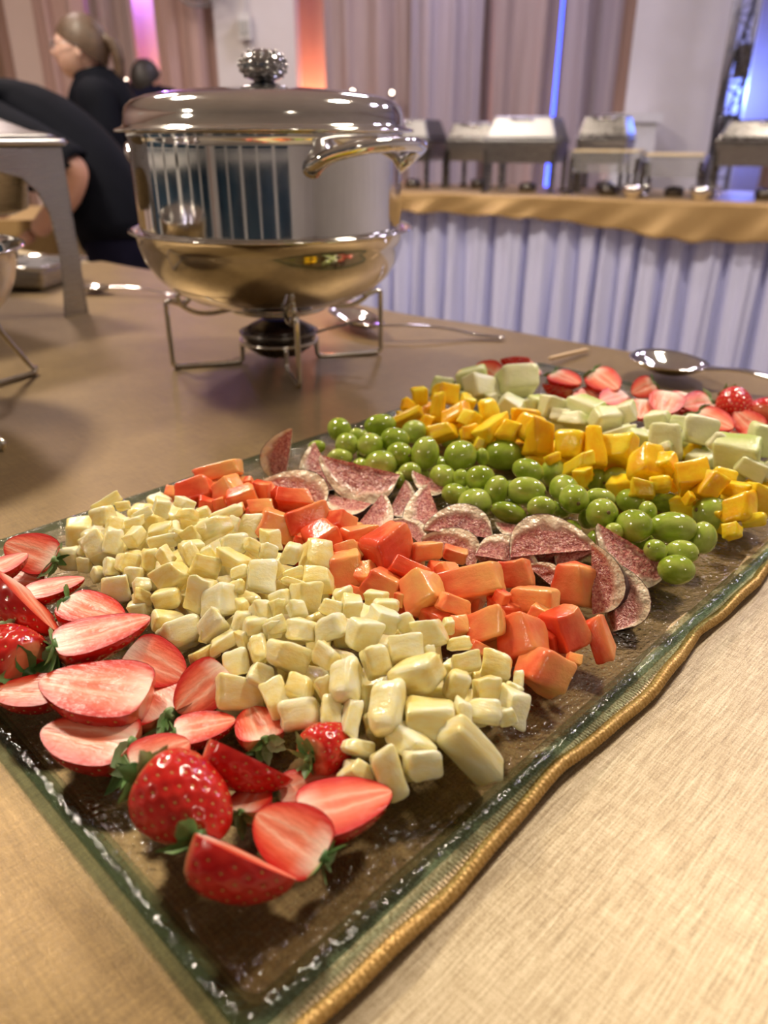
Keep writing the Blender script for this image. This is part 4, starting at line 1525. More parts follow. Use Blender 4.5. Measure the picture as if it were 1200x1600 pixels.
# wooden pick
a, c_ = Vector((.222, 1.025, .012)), Vector((.292, 1.092, .008))
o = MB().tube([a, a.lerp(c_, .1), a.lerp(c_, .5), a.lerp(c_, .93), c_], [.0016, .003, .0032, .003, .0008], 8).build('wooden_skewer', M['wood'])
tag(o, 'pale wooden skewer lying behind the far strawberries', 'skewer')

# ------------------------------------------------------------------ chafing dish at the left
C0 = Vector((-.52, 1.353, 0.0045))
FA = Vector((-.6407, -.7678, 0))      # along the visible frame face, towards the camera
FN = Vector((.7678, -.6407, 0))       # out of that face
e = empty('chafing_dish', C0 + FA * 0.17 - FN * 0.30)
tag(e, 'satin steel rectangular chafing dish cut by the left edge of the photo', 'chafing dish')
orig = Vector(e.location)
FW = 0.36
outer = [(-.004, 0.0), (-.007, .08), (-.010, .149), (-.008, .215), (-.008, .262)]
inner = [(.036, 0.0), (.028, .05), (.025, .107), (.030, .163), (.043, .196), (.066, .219), (.099, .228), (.14, .231)]
poly = outer + [(FW - x, z) for x, z in outer[::-1]] + [(FW - x, z) for x, z in inner] + inner[::-1]
for sgn, off in ((1, 0.0), (-1, -0.60)):
    b = MB()
    b.prism(poly[::-1], FA, (0, 0, 1), FA.cross(Vector((0, 0, 1))), C0 + FN * off - orig, 0.004)
    o = b.build('frame_panel', M['satin'], e)
    md = o.modifiers.new('round', 'BEVEL')
    md.width = 0.0012
    md.segments = 2
for t in (-.006, FW + .006):
    for pr in ([(0, 0), (0.028, 0), (0.034, .13), (0.045, .262), (0, .262)], [(0.6, 0), (0.572, 0), (0.566, .13), (0.555, .262), (0.6, .262)][::-1]):
        MB().prism(pr, -FN, (0, 0, 1), (-FN).cross(Vector((0, 0, 1))), C0 - orig + FA * t, 0.003).build('leg_flange', M['satin'], e)


def fb(t, d, z):
    p = C0 - orig + FA * t - FN * d
    return Vector((p.x, p.y, z))


def rim_poly(t0, t1, d0, d1, z, r=.02, n=5):
    pts = []
    for (ct, cd, a0) in ((t1 - r, d1 - r, 0), (t0 + r, d1 - r, 90), (t0 + r, d0 + r, 180), (t1 - r, d0 + r, 270)):
        for i in range(n + 1):
            a_ = R(a0 + 90 * i / n)
            pts.append(fb(ct + r * math.cos(a_), cd + r * math.sin(a_), z))
    return pts


def loft(rings):
    mb = MB()
    n = len(rings[0])
    mb.add([p for r_ in rings for p in r_], [(j * n + i, j * n + (i + 1) % n, (j + 1) * n + (i + 1) % n, (j + 1) * n + i) for j in range(len(rings) - 1) for i in range(n)], True)
    mb.f.append(tuple(range(n))[::-1])
    mb.sm.append(False)
    k = (len(rings) - 1) * n
    mb.f.append(tuple(range(k, k + n)))
    mb.sm.append(False)
    return mb


loft([rim_poly(.05, FW - .05, .05, .55, .163, .03), rim_poly(.036, FW - .036, .03, .57, .172, .03), rim_poly(.028, FW - .028, .02, .58, .25, .03), rim_poly(.0, FW, .0, .60, .262, .02)]).build('water_pan', M['satin'], e)
loft([rim_poly(-.016, FW + .016, -.016, .616, .2645, .02), rim_poly(-.018, FW + .018, -.018, .618, .268, .02), rim_poly(-.016, FW + .016, -.016, .616, .274, .02), rim_poly(-.004, FW + .004, -.004, .604, .276, .02)]).build('pan_rim', M['satin'], e)
lid = loft([rim_poly(-.008, FW + .008, -.008, .608, .2765, .02), rim_poly(.0, FW, .0, .60, .281, .02), rim_poly(.020, FW - .02, .020, .58, .286, .02),
            rim_poly(.105, FW - .105, .105, .495, .334, .03), rim_poly(.12, FW - .12, .12, .48, .337, .03)]).build('lid', M['satin'], e)
MB().tube(smooth_path([fb(.10, .26, .335), fb(.085, .27, .352), fb(.085, .33, .352), fb(.10, .34, .335)], 4), .005, 8).build('lid_handle', M['steel'], lid)
b = MB()
for t, z in ((.012, .238), (.018, .226), (.02, .246), (.024, .232)):
    b.lathe([(0, 0), (.0016, 0), (.0012, .0008), (0, .001)], 8, (0, 0, 0))
# low pan under / behind it
e = empty('serving_pan', (-.80, 1.66, 0.0045), math.atan2(E1.y, E1.x) + .55)
tag(e, 'low steel pan with rolled edge lying behind the left chafing dish leg', 'pan')
prof = [(.0, 0), (.0, 0)]
b = MB()
b.box((0, 0, .024), (.28, .16, .044), taper=1.05)
o = b.build('pan_body', M['satin'], e)
md = o.modifiers.new('round', 'BEVEL')
md.width = .01
md.segments = 3
MB().tube([(.15, .088, .045), (-.15, .088, .045), (-.15, -.088, .045), (.15, -.088, .045)], .004, 8, closed=True).build('rolled_edge', M['steel'], e)

# second round bowl on a wire stand, cut by the left edge
LB = Vector((-.545, .800, 0))
LS = 0.0045
o = MB().lathe([(r * .985, z * 1.0) for r, z in bowl_prof], 64).build('water_bowl', M['steel'])
o.location = (LB.x, LB.y, LS)
tag(o, 'round steel bowl cut by the left edge of the photo', 'bowl')
wire_stand('chafer_stand', LB, math.atan2(.703 - LB.y, -.369 - LB.x), 'bent wire stand under the bowl at the left edge', splay=0.055, rf=.145, z0=LS)

# ------------------------------------------------------------------ fruit builders
def chunk_mesh(name, seed, r=0.2, jit=0.10, nz=0.03, skew=0.12):
    """an irregular knife-cut cube of unit size with softened edges"""
    rnd = random.Random(seed)
    ts = [-1, -1 + r * .45, -1 + r, -.35, .35, 1 - r, 1 - r * .45, 1]
    n = len(ts)
    corner = {(x, y, z): Vector((rnd.uniform(-jit, jit), rnd.uniform(-jit, jit), rnd.uniform(-jit, jit))) * 2 for x in (0, 1) for y in (0, 1) for z in (0, 1)}
    sk = [rnd.uniform(-skew, skew) for _ in range(3)]
    off = Vector((rnd.uniform(0, 50), rnd.uniform(0, 50), rnd.uniform(0, 50)))
    idx, vs, fs = {}, [], []

    def vert(p):
        key = tuple(round(c, 5) for c in p)
        if key in idx:
            return idx[key]
        p = Vector(p)
        q = Vector([max(-1 + r, min(1 - r, c)) for c in p])
        d = p - q
        if d.length > 1e-6:
            p = q + d.normalized() * r
        w = (p + Vector((1, 1, 1))) / 2
        c = Vector()
        for k, v in corner.items():
            c += v * ((w.x if k[0] else 1 - w.x) * (w.y if k[1] else 1 - w.y) * (w.z if k[2] else 1 - w.z))
        p = p + c
        p.x += sk[0] * p.z
        p.y += sk[1] * p.z
        p += noise.noise_vector(p * 1.3 + off) * nz * 2
        idx[key] = len(vs)
        vs.append(p * 0.5)
        return idx[key]
    for ax in range(3):
        for sg in (-1, 1):
            for i in range(n - 1):
                for j in range(n - 1):
                    q = []
                    for a, b_ in ((ts[i], ts[j]), (ts[i + 1], ts[j]), (ts[i + 1], ts[j + 1]), (ts[i], ts[j + 1])):
                        p = [0, 0, 0]
                        p[ax] = sg
                        p[(ax + 1) % 3] = a
                        p[(ax + 2) % 3] = b_
                        q.append(vert(p))
                    fs.append(tuple(q) if sg > 0 else tuple(q[::-1]))
    return MB().add(vs, fs, True).mesh(name)


def grape_mesh(name, seed):
    rnd = random.Random(seed)
    off = Vector((rnd.uniform(0, 50), 0, 0))
    k = rnd.uniform(-0.06, 0.06)

    def fn(u, w):
        th, ph = PI * w, 2 * PI * u
        p = Vector((math.cos(th), math.sin(th) * math.cos(ph), math.sin(th) * math.sin(ph)))
        s = 0.5 * (1 + k * p.x) * (1 + 0.02 * noise.noise(p * 1.5 + off))
        return (p.x * 0.5 * (1 + 0.02 * noise.noise(p * 1.2 + off)), p.y * s, p.z * s)
    return MB().grid(fn, 24, 17, closed_u=True, flip=True).mesh(name)


SB_PROF = [(0, .0), (.006, .17), (.02, .28), (.06, .36), (.14, .42), (.26, .45), (.40, .44), (.55, .395), (.70, .32), (.82, .235), (.91, .155), (.96, .10), (.985, .062), (1.0, .0)]


def sb_r(t, k):
    # k: pointedness; 1 = conical, 0 = blunt
    r = interp(SB_PROF, t)
    blunt = 0.455 * max(0.0, 1 - (max(0, t - .28) / .72) ** 2.6) ** 0.55 if t > 0.28 else r
    return lerp(blunt, r, k)


def sb_meshes(seed, half=True, k=0.8, wide=1.0):
    """returns skin, cut, seeds meshes.  Axis +X from calyx (0) to tip (1); a half is cut at z = 0 and lies below it."""
    rnd = random.Random(seed)
    off = Vector((rnd.uniform(0, 90), 0, 0))
    # achenes on a spiral
    seeds = []
    N = 130
    for i in range(N):
        t = 0.07 + 0.89 * (i + .5) / N
        t = 0.07 + 0.89 * ((i + .5) / N) ** 0.92
        ph = (i * 2.39996) % (2 * PI)
        if half and not (PI + 0.10 < ph < 2 * PI - 0.10):
            continue
        r = sb_r(t, k) * wide
        seeds.append((Vector((t, r * math.cos(ph), r * math.sin(ph))), t, ph))
    nt, nph = 46, (44 if half else 80)

    def surf(t, ph):
        r = sb_r(t, k) * wide
        lump = 1 + 0.045 * noise.noise(Vector((t * 2.2, math.cos(ph), math.sin(ph))) + off)
        return Vector((t, r * lump * math.cos(ph), r * lump * math.sin(ph)))
    seeds = [(surf(t, ph), t, ph) for _, t, ph in seeds]
    vs, gs = [], []
    for j in range(nt):
        t = (1 - math.cos(PI * j / (nt - 1))) / 2
        for i in range(nph + (1 if half else 0)):
            ph = PI + PI * i / nph if half else 2 * PI * i / nph
            p = surf(t, ph)
            rad = Vector((0.15 * (t - .3), math.cos(ph), math.sin(ph))).normalized()
            best = min((p - s[0]).length for s in seeds)
            p -= rad * (0.020 if half else 0.030) * math.exp(-(best / 0.026) ** 2)
            p += rad * 0.006 * (1 - math.exp(-(best / 0.05) ** 2))
            vs.append(p)
            gs.append((1.0, t))
    nn = nph + (1 if half else 0)
    fs = []
    for j in range(nt - 1):
        for i in range(nph):
            a, b_ = j * nn + i, j * nn + (i + 1) % nn
            fs.append((a, a + nn, b_ + nn, b_))
    mb = MB().add(vs, fs, True)
    skin = mb.mesh('strawberry_skin')
    put_cut(skin, gs)
    cut = None
    if half:
        vs, gs, fs = [], [], []
        nr = 21
        for j in range(nt):
            t = (1 - math.cos(PI * j / (nt - 1))) / 2
            ra, rb = surf(t, 2 * PI).y, -surf(t, PI).y
            for i in range(nr):
                x = -1 + 2 * i / (nr - 1)
                y = x * (ra if x > 0 else rb)
                z = 0.010 * (1 - x * x) * math.sin(PI * t) - 0.018 * math.exp(-(x / .22) ** 2 - ((t - .42) / .22) ** 2)
                vs.append(Vector((t, y, z)))
                gs.append((abs(x), t))
        for j in range(nt - 1):
            for i in range(nr - 1):
                a = j * nr + i
                fs.append((a, a + nr, a + nr + 1, a + 1))
        cut = MB().add(vs, fs, True).mesh('strawberry_cut')
        put_cut(cut, gs)
    sm = MB()
    for p, t, ph in seeds:
        rad = Vector((0.1, math.cos(ph), math.sin(ph))).normalized()
        tan = Vector((1, 0, 0))
        tan = (tan - rad * tan.dot(rad)).normalized()
        bi = rad.cross(tan)
        c = p - rad * 0.011
        sm.add([c + tan * .021, c + bi * .012, c - tan * .021, c - bi * .012, c + rad * .011], [(0, 1, 4), (1, 2, 4), (2, 3, 4), (3, 0, 4)], True)
    return skin, cut, sm.mesh('strawberry_seeds')


def put_cut(me, gs):
    at = me.color_attributes.new('cut', 'FLOAT_COLOR', 'POINT')
    buf = []
    for a, b_ in gs:
        buf += [a, b_, 0.0, 1.0]
    at.data.foreach_set('color', buf)


def leaf_mesh(seed):
    rnd = random.Random(seed)
    L, W, bend, fold = rnd.uniform(.32, .46), rnd.uniform(.09, .13), rnd.uniform(-.9, .9), rnd.uniform(.2, .7)
    tw = rnd.uniform(-.5, .5)

    def fn(u, w):
        y = (u - .5) * 2 * W * math.sin(PI * (0.08 + 0.92 * w) ** 0.75) * (1 + .12 * math.sin(w * 24))
        a = bend * w
        x = L * w * math.cos(a * .6)
        z = L * w * math.sin(a * .6) + fold * abs(y) + tw * y * w
        return (x, y, z)
    return MB().grid(fn, 5, 9).mesh('calyx_leaf')


CHUNK = {
    'pineapple': [chunk_mesh('pineapple_piece', 100 + i, (.26, .36, .50)[i % 3], .14, (.06, .10)[i % 2], .22) for i in range(14)],
    'papaya': [chunk_mesh('papaya_piece', 200 + i, (.2, .28)[i % 2], .14, .06, .22) for i in range(10)],
    'mango': [chunk_mesh('mango_piece', 300 + i, (.2, .3, .45)[i % 3], .16, .08, .28) for i in range(10)],
    'melon': [chunk_mesh('melon_piece', 400 + i, (.24, .4)[i % 2], .12, .05, .2) for i in range(10)],
}
for k in CHUNK:
    for me in CHUNK[k]:
        me.materials.append(M[k])
GRAPES = [grape_mesh('grape', 500 + i) for i in range(5)]
for me in GRAPES:
    me.materials.append(M['grape'])
SCAR = MB().lathe([(0, .0), (.07, -.004), (.05, .018), (.022, .02), (0, .012)], 9).mesh('grape_scar')
SCAR.materials.append(M['scar'])
SB = {}
for key, (sd, half, k, w) in {'long': (1, True, .8, .70), 'mid': (2, True, .6, .84), 'fat': (3, True, .4, .98), 'slim': (4, True, .9, .78), 'whole': (5, False, .5, .96), 'whole2': (6, False, .7, .9)}.items():
    s, c, d = sb_meshes(sd, half, k, w)
    s.materials.append(M['sb_skin'])
    if c:
        c.materials.append(M['sb_cut'])
    d.materials.append(M['sb_seed'])
    SB[key] = (s, c, d)
LEAF = [leaf_mesh(600 + i) for i in range(7)]
for me in LEAF:
    me.materials.append(M['calyx'])


def fig_meshes(seed, half_angle=42):
    """wedge of a fig: axis +X from base to stem, core edge on z = 0, skin below"""
    rnd = random.Random(seed)
    A = R(half_angle)
    off = Vector((rnd.uniform(0, 90), 0, 0))
    PR = [(0, .0), (.02, .18), (.06, .30), (.13, .40), (.25, .48), (.38, .51), (.53, .49), (.67, .42), (.80, .32), (.90, .21), (.96, .13), (1, .06)]

    def rr(t, ph):
        return interp(PR, t) * (1 + .05 * noise.noise(Vector((t * 2, ph * 1.5, 0)) + off))
    nt, na = 26, 12
    vs, gs, fs = [], [], []
    for j in range(nt):
        t = j / (nt - 1)
        for i in range(na):
            ph = lerp(-A, A, i / (na - 1))
            r = rr(t, ph)
            vs.append(Vector((t - .45, r * math.sin(ph), -r * math.cos(ph))))
            gs.append((1, t))
    for j in range(nt - 1):
        for i in range(na - 1):
            a = j * na + i
            fs.append((a, a + na, a + na + 1, a + 1))
    skin = MB().add(vs, fs, True).mesh('fig_skin')
    put_cut(skin, gs)
    vs, gs, fs = [], [], []
    nr = 12
    for sg in (-1, 1):
        o = len(vs)
        for j in range(nt):
            t = j / (nt - 1)
            r = rr(t, sg * A)
            for i in range(nr):
                q = i / (nr - 1)
                d = Vector((0, sg * math.sin(A), -math.cos(A)))
                nrm = Vector((0, sg * math.cos(A), math.sin(A)))
                p = Vector((t - .45, 0, 0)) + d * (r * q)
                pulp = max(0, 1 - q / .78) * math.sin(PI * t)
                p += nrm * (0.030 * noise.noise(p * 11 + off) * (1 if q < .75 else .15) * math.sin(PI * min(1, t * 1.05)) - 0.03 * pulp * (q > 0))
                vs.append(p)
                endw = max(0.0, 1 - t / .08) * .3 + max(0.0, (t - .80) / .2) * .75
                gs.append((min(1.0, max(q, endw * (q > .0) + q * (1 - endw)) if i < nr - 1 else 1.0), t))
        for j in range(nt - 1):
            for i in range(nr - 1):
                a = o + j * nr + i
                f = (a, a + 1, a + nr + 1, a + nr)
                fs.append(f if sg > 0 else f[::-1])
    flesh = MB().add(vs, fs, True).mesh('fig_flesh')
    put_cut(flesh, gs)
    skin.materials.append(M['fig_skin'])
    flesh.materials.append(M['fig_flesh'])
    return skin, flesh


FIG = [fig_meshes(700 + i, a) for i, a in enumerate((46, 40, 52, 34))]

# ------------------------------------------------------------------ fruit placement (world position, rotation, size)
CHUNKS = {
    'pineapple': [
        ('medium wide 16 3', 0, (-0.1986,0.4966,0.046), (0.772,0.554,-0.042,0.308), (0.0196,0.0077,0.0101)),
        ('small wide 17 4', 1, (-0.1838,0.4903,0.047), (0.837,0.517,0.046,0.175), (0.0099,0.0059,0.0055)),
        ('medium blocky 17 2', 2, (-0.1957,0.481,0.0435), (0.821,0.548,-0.134,0.091), (0.0145,0.0128,0.0099)),
        ('medium blocky 16 2', 3, (-0.1835,0.4673,0.0425), (0.892,0.258,0.33,0.17), (0.0116,0.0092,0.0082)),
        ('small wide 15 3', 4, (-0.1691,0.4671,0.046), (0.727,0.668,-0.158,0.018), (0.0121,0.007,0.007)),
        ('medium wide 14 3', 5, (-0.1484,0.4547,0.047), (0.625,0.753,-0.191,0.074), (0.0187,0.0063,0.0097)),
        ('medium blocky 15 4', 6, (-0.155,0.484,0.048), (0.804,0.53,0.267,0.044), (0.0125,0.0118,0.0093)),
        ('small wide 16 6', 7, (-0.1421,0.4966,0.046), (0.862,0.434,-0.122,-0.233), (0.0123,0.0081,0.008)),
        ('medium wide 16 5', 8, (-0.1344,0.4739,0.048), (0.937,0.327,-0.01,-0.125), (0.0134,0.0083,0.0086)),
        ('small wide 16 4', 9, (-0.1656,0.4739,0.0475), (0.829,0.49,-0.043,0.267), (0.0124,0.0072,0.0074)),
        ('medium wide 13 3', 10, (-0.1438,0.4395,0.0455), (0.821,0.545,0.099,0.139), (0.017,0.0091,0.0086)),
        ('small blocky 14 4', 11, (-0.1344,0.4428,0.0475), (0.857,0.448,0.238,0.094), (0.0097,0.0083,0.0067)),
        ('medium blocky 15 2', 12, (-0.1637,0.4504,0.0435), (0.593,0.542,0.303,0.512), (0.0147,0.0114,0.01)),
        ('big upright 15 1', 13, (-0.1798,0.4508,0.0385), (0.872,0.365,0.299,0.127), (0.0117,0.0179,0.0115)),
        ('big upright 16 1', 14, (-0.192,0.452,0.034), (0.895,0.337,-0.182,0.228), (0.0141,0.0186,0.013)),
        ('medium blocky 17 0', 15, (-0.2131,0.4559,0.024), (0.77,0.626,0.103,0.069), (0.0144,0.0157,0.0111)),
        ('small upright 16 0', 16, (-0.2034,0.4558,0.03), (0.652,0.577,0.473,0.135), (0.0054,0.0077,0.0052)),
        ('small blocky 15 0', 17, (-0.1981,0.4437,0.026), (0.75,0.661,-0.019,-0), (0.0101,0.0098,0.0074)),
        ('big blocky 13 1', 18, (-0.1643,0.4288,0.0355), (0.768,0.372,0.504,0.132), (0.0166,0.0138,0.0119)),
        ('medium upright 14 2', 19, (-0.1491,0.4265,0.0405), (0.779,0.579,0.225,0.086), (0.0091,0.0135,0.0085)),
        ('medium upright 13 2', 20, (-0.1371,0.4221,0.043), (0.787,0.487,-0.335,0.178), (0.0088,0.0133,0.0087)),
        ('medium upright 14 1', 21, (-0.1744,0.43,0.031), (0.902,0.249,0.323,0.143), (0.0103,0.0129,0.0092)),
        ('small upright 14 0', 22, (-0.1856,0.4313,0.0255), (0.857,0.352,-0.319,0.198), (0.0083,0.0101,0.0073)),
        ('big blocky 13 0', 23, (-0.1665,0.4124,0.0255), (0.857,0.505,-0.1,0.023), (0.0176,0.0177,0.0124)),
        ('medium blocky 12 1', 24, (-0.1571,0.417,0.033), (0.838,0.526,-0.013,-0.144), (0.0106,0.0125,0.0089)),
        ('small blocky 11 1', 25, (-0.1487,0.4064,0.032), (0.935,0.257,0.178,0.168), (0.0103,0.0088,0.0072)),
        ('big blocky 12 2', 26, (-0.1282,0.4037,0.04), (0.829,0.429,-0.276,0.231), (0.0177,0.0168,0.0136)),
        ('medium upright 11 3', 27, (-0.1203,0.42,0.046), (0.867,0.323,0.133,0.355), (0.0092,0.0168,0.0102)),
        ('medium blocky 13 4', 28, (-0.125,0.4419,0.048), (0.825,0.492,-0.228,0.159), (0.0104,0.0113,0.0084)),
        ('medium wide 14 6', 29, (-0.1119,0.4923,0.039), (0.908,0.288,-0.045,0.301), (0.024,0.0056,0.0117)),
        ('big wide 15 5', 30, (-0.1149,0.4491,0.048), (0.867,0.421,-0.232,0.129), (0.0264,0.0129,0.0153)),
        ('small blocky 12 6', 31, (-0.1021,0.4653,0.0445), (0.923,0.363,0.06,-0.112), (0.0091,0.0088,0.007)),
        ('big blocky 13 6', 32, (-0.0916,0.4919,0.03), (0.842,0.484,-0.147,-0.187), (0.0191,0.0181,0.0142)),
        ('medium blocky 14 5', 33, (-0.0958,0.4314,0.048), (0.894,0.413,0.129,0.112), (0.0166,0.0127,0.0104)),
        ('medium blocky 11 6', 34, (-0.0742,0.4488,0.0415), (0.815,0.415,0.312,0.258), (0.014,0.0134,0.0097)),
        ('medium wide 13 5', 35, (-0.0814,0.4272,0.0475), (0.863,0.311,0.396,0.048), (0.014,0.0082,0.0087)),
        ('medium blocky 12 3', 36, (-0.12,0.4264,0.047), (0.707,0.579,0.365,0.176), (0.0145,0.0107,0.0095)),
        ('small upright 12 4', 37, (-0.108,0.4189,0.0475), (0.734,0.632,-0.197,0.153), (0.0084,0.0104,0.0075)),
        ('small blocky 15 6', 38, (-0.1263,0.482,0.046), (0.667,0.725,-0.135,0.105), (0.0096,0.0066,0.0063)),
        ('small blocky 12 5', 39, (-0.0721,0.4231,0.047), (0.876,0.428,0.218,-0.053), (0.0106,0.009,0.0076)),
        ('big wide 11 4', 40, (-0.0913,0.41,0.048), (0.737,0.605,-0.144,-0.263), (0.0201,0.0103,0.0116)),
        ('small wide 10 4', 41, (-0.086,0.397,0.0475), (0.904,0.319,0.074,0.274), (0.0105,0.0069,0.0067)),
        ('medium blocky 10 3', 42, (-0.1089,0.4072,0.046), (0.91,0.355,0.215,0.02), (0.0154,0.0108,0.0102)),
        ('medium blocky 12 0', 43, (-0.1466,0.3973,0.0285), (0.925,0.213,0.294,0.11), (0.0116,0.0094,0.0084)),
        ('medium blocky 10 1', 44, (-0.1295,0.3902,0.033), (0.764,0.601,0.112,0.205), (0.0161,0.012,0.0103)),
        ('big blocky 11 2', 45, (-0.1078,0.3847,0.04), (0.782,0.608,0.006,-0.136), (0.0169,0.0196,0.0144)),
        ('big blocky 10 2', 46, (-0.0938,0.3748,0.041), (0.895,0.349,-0.277,-0.032), (0.0173,0.0185,0.0134)),
        ('small blocky 9 3', 47, (-0.0853,0.3828,0.0455), (0.924,0.298,-0.235,-0.044), (0.0094,0.0077,0.0065)),
        ('big upright 8 4', 48, (-0.0721,0.3902,0.048), (0.951,0.277,0.124,0.052), (0.0193,0.0213,0.0152)),
        ('small upright 9 2', 49, (-0.0791,0.3664,0.043), (0.693,0.582,0.259,0.337), (0.0066,0.0097,0.0063)),
        ('medium upright 8 2', 50, (-0.0782,0.3556,0.04), (0.847,0.465,0.258,0.003), (0.0086,0.0123,0.0081)),
        ('big blocky 9 1', 51, (-0.0942,0.3592,0.035), (0.836,0.292,-0.429,0.176), (0.0171,0.0129,0.0116)),
        ('big blocky 10 0', 52, (-0.1256,0.3748,0.027), (0.732,0.62,0.283,-0.012), (0.0177,0.0125,0.0118)),
        ('big wide 9 0', 53, (-0.1149,0.364,0.0265), (0.866,0.406,0.096,0.277), (0.0237,0.0158,0.0147)),
        ('small upright 8 0', 54, (-0.0996,0.3553,0.03), (0.773,0.606,0.037,-0.185), (0.005,0.0076,0.005)),
        ('medium wide 8 1', 55, (-0.0865,0.3469,0.0325), (0.797,0.524,0.016,0.301), (0.0166,0.0074,0.0092)),
        ('medium wide 7 0', 56, (-0.0988,0.3455,0.025), (0.803,0.465,0.159,0.338), (0.0147,0.009,0.009)),
        ('medium blocky 8 3', 57, (-0.0671,0.3589,0.0445), (0.874,0.309,0.262,0.268), (0.0125,0.0119,0.0091)),
        ('medium blocky 7 2', 58, (-0.0696,0.3504,0.041), (0.739,0.56,0.305,0.215), (0.0142,0.0104,0.0092)),
        ('small blocky 6 2', 59, (-0.0597,0.3446,0.0425), (0.768,0.56,0.21,0.229), (0.0107,0.009,0.0074)),
        ('medium blocky 6 0', 60, (-0.0787,0.3327,0.0295), (0.915,0.346,0.106,0.176), (0.0148,0.0141,0.0103)),
        ('medium upright 6 1', 61, (-0.0671,0.3356,0.0365), (0.963,0.207,0.054,0.165), (0.0093,0.0147,0.0087)),
        ('small upright 7 1', 62, (-0.0758,0.3432,0.036), (0.715,0.486,0.309,0.396), (0.0055,0.0098,0.0058)),
        ('small blocky 11 0', 63, (-0.1472,0.3922,0.0245), (0.81,0.569,0.016,0.137), (0.0111,0.0095,0.0073)),
        ('medium upright 10 6', 64, (-0.0582,0.4261,0.0435), (0.78,0.597,0.086,-0.165), (0.0106,0.0144,0.0098)),
        ('big upright 9 6', 65, (-0.0435,0.432,0.0365), (0.953,0.224,0.156,0.127), (0.0176,0.0226,0.015)),
        ('small wide 11 5', 66, (-0.0536,0.3932,0.048), (0.93,0.339,-0.054,0.134), (0.0117,0.0061,0.0066)),
        ('small blocky 9 4', 67, (-0.065,0.3991,0.048), (0.817,0.516,-0.061,0.249), (0.0096,0.0104,0.0075)),
        ('medium blocky 10 5', 68, (-0.0382,0.389,0.047), (0.971,0.208,-0.096,-0.06), (0.0158,0.0129,0.0106)),
        ('small wide 7 4', 69, (-0.0518,0.383,0.048), (0.917,0.309,0.252,-0.021), (0.014,0.0045,0.0073)),
        ('big upright 6 4', 70, (-0.0446,0.3692,0.048), (0.798,0.492,0.297,0.181), (0.0141,0.0179,0.0114)),
        ('small blocky 5 3', 71, (-0.0477,0.3569,0.0475), (0.89,0.31,0.244,0.228), (0.0107,0.0092,0.0073)),
        ('small blocky 7 3', 72, (-0.0581,0.3673,0.0475), (0.851,0.453,-0.248,0.098), (0.0105,0.0097,0.0077)),
        ('small upright 6 3', 73, (-0.0593,0.3592,0.046), (0.73,0.578,0.307,0.196), (0.0085,0.0111,0.0074)),
        ('medium blocky 5 4', 74, (-0.0287,0.3561,0.048), (0.915,0.351,0.178,-0.087), (0.0132,0.0098,0.009)),
        ('small blocky 9 5', 75, (-0.0231,0.3713,0.0475), (0.781,0.595,-0.046,0.185), (0.0112,0.0091,0.0078)),
        ('medium blocky 8 5', 76, (-0.0182,0.3574,0.048), (0.747,0.642,0.169,0.015), (0.0128,0.0105,0.0088)),
        ('medium blocky 4 3', 77, (-0.0434,0.3402,0.0455), (0.903,0.381,-0.142,-0.136), (0.0131,0.0116,0.0094)),
        ('medium blocky 3 3', 78, (-0.0283,0.3385,0.0475), (0.891,0.403,-0.212,0.006), (0.0158,0.0142,0.0111)),
        ('small blocky 5 2', 79, (-0.0579,0.3462,0.043), (0.91,0.35,-0.074,0.211), (0.0105,0.0101,0.0079)),
        ('big wide 4 2', 80, (-0.0503,0.3266,0.039), (0.802,0.394,0.449,0.028), (0.0213,0.0133,0.0134)),
        ('medium blocky 3 2', 81, (-0.0292,0.3194,0.0435), (0.782,0.47,-0.185,-0.364), (0.0151,0.012,0.0105)),
        ('big blocky 5 0', 82, (-0.0744,0.3154,0.0215), (0.876,0.416,0.23,0.084), (0.0246,0.0187,0.016)),
        ('medium blocky 4 0', 83, (-0.064,0.3202,0.03), (0.924,0.157,0.348,-0.003), (0.0122,0.0128,0.01)),
        ('big upright 3 0', 84, (-0.0538,0.3061,0.0275), (0.956,0.17,-0.128,0.201), (0.0116,0.0178,0.0114)),
        ('medium blocky 5 1', 85, (-0.0419,0.306,0.034), (0.972,0.18,-0.036,-0.148), (0.0121,0.0119,0.0094)),
        ('big blocky 2 0', 86, (-0.041,0.2941,0.028), (0.921,0.347,0.083,0.156), (0.0194,0.0149,0.0124)),
        ('small blocky 4 1', 87, (-0.0288,0.3016,0.0375), (0.808,0.497,0.047,0.314), (0.0092,0.0111,0.008)),
        ('medium upright 3 1', 88, (-0.0257,0.2895,0.0335), (0.959,0.229,0.152,0.065), (0.0105,0.0171,0.0101)),
        ('big upright 2 2', 89, (-0.0187,0.3025,0.0415), (0.962,0.157,-0.222,-0.018), (0.0144,0.0203,0.0131)),
        ('medium upright 2 1', 90, (-0.0156,0.283,0.0345), (0.947,0.225,0.228,-0.029), (0.0088,0.019,0.0107)),
        ('small wide 8 6', 91, (-0.0044,0.3758,0.043), (0.836,0.538,-0.098,-0.048), (0.0114,0.0078,0.0067)),
        ('small wide 7 6', 92, (0.0014,0.3641,0.0445), (0.822,0.562,0.09,-0.002), (0.0138,0.0084,0.008)),
        ('medium blocky 7 5', 93, (-0.0007,0.3457,0.0475), (0.738,0.632,0.23,-0.058), (0.0141,0.0134,0.0109)),
        ('big blocky 4 4', 94, (-0.0113,0.3331,0.048), (0.766,0.544,0.343,0.019), (0.0149,0.0164,0.0124)),
        ('small blocky 6 5', 95, (0.0116,0.3447,0.0465), (0.85,0.487,-0.128,0.151), (0.0097,0.0104,0.0076)),
        ('big blocky 5 6', 96, (0.0242,0.3367,0.0455), (0.863,0.461,-0.184,0.093), (0.0146,0.0151,0.0114)),
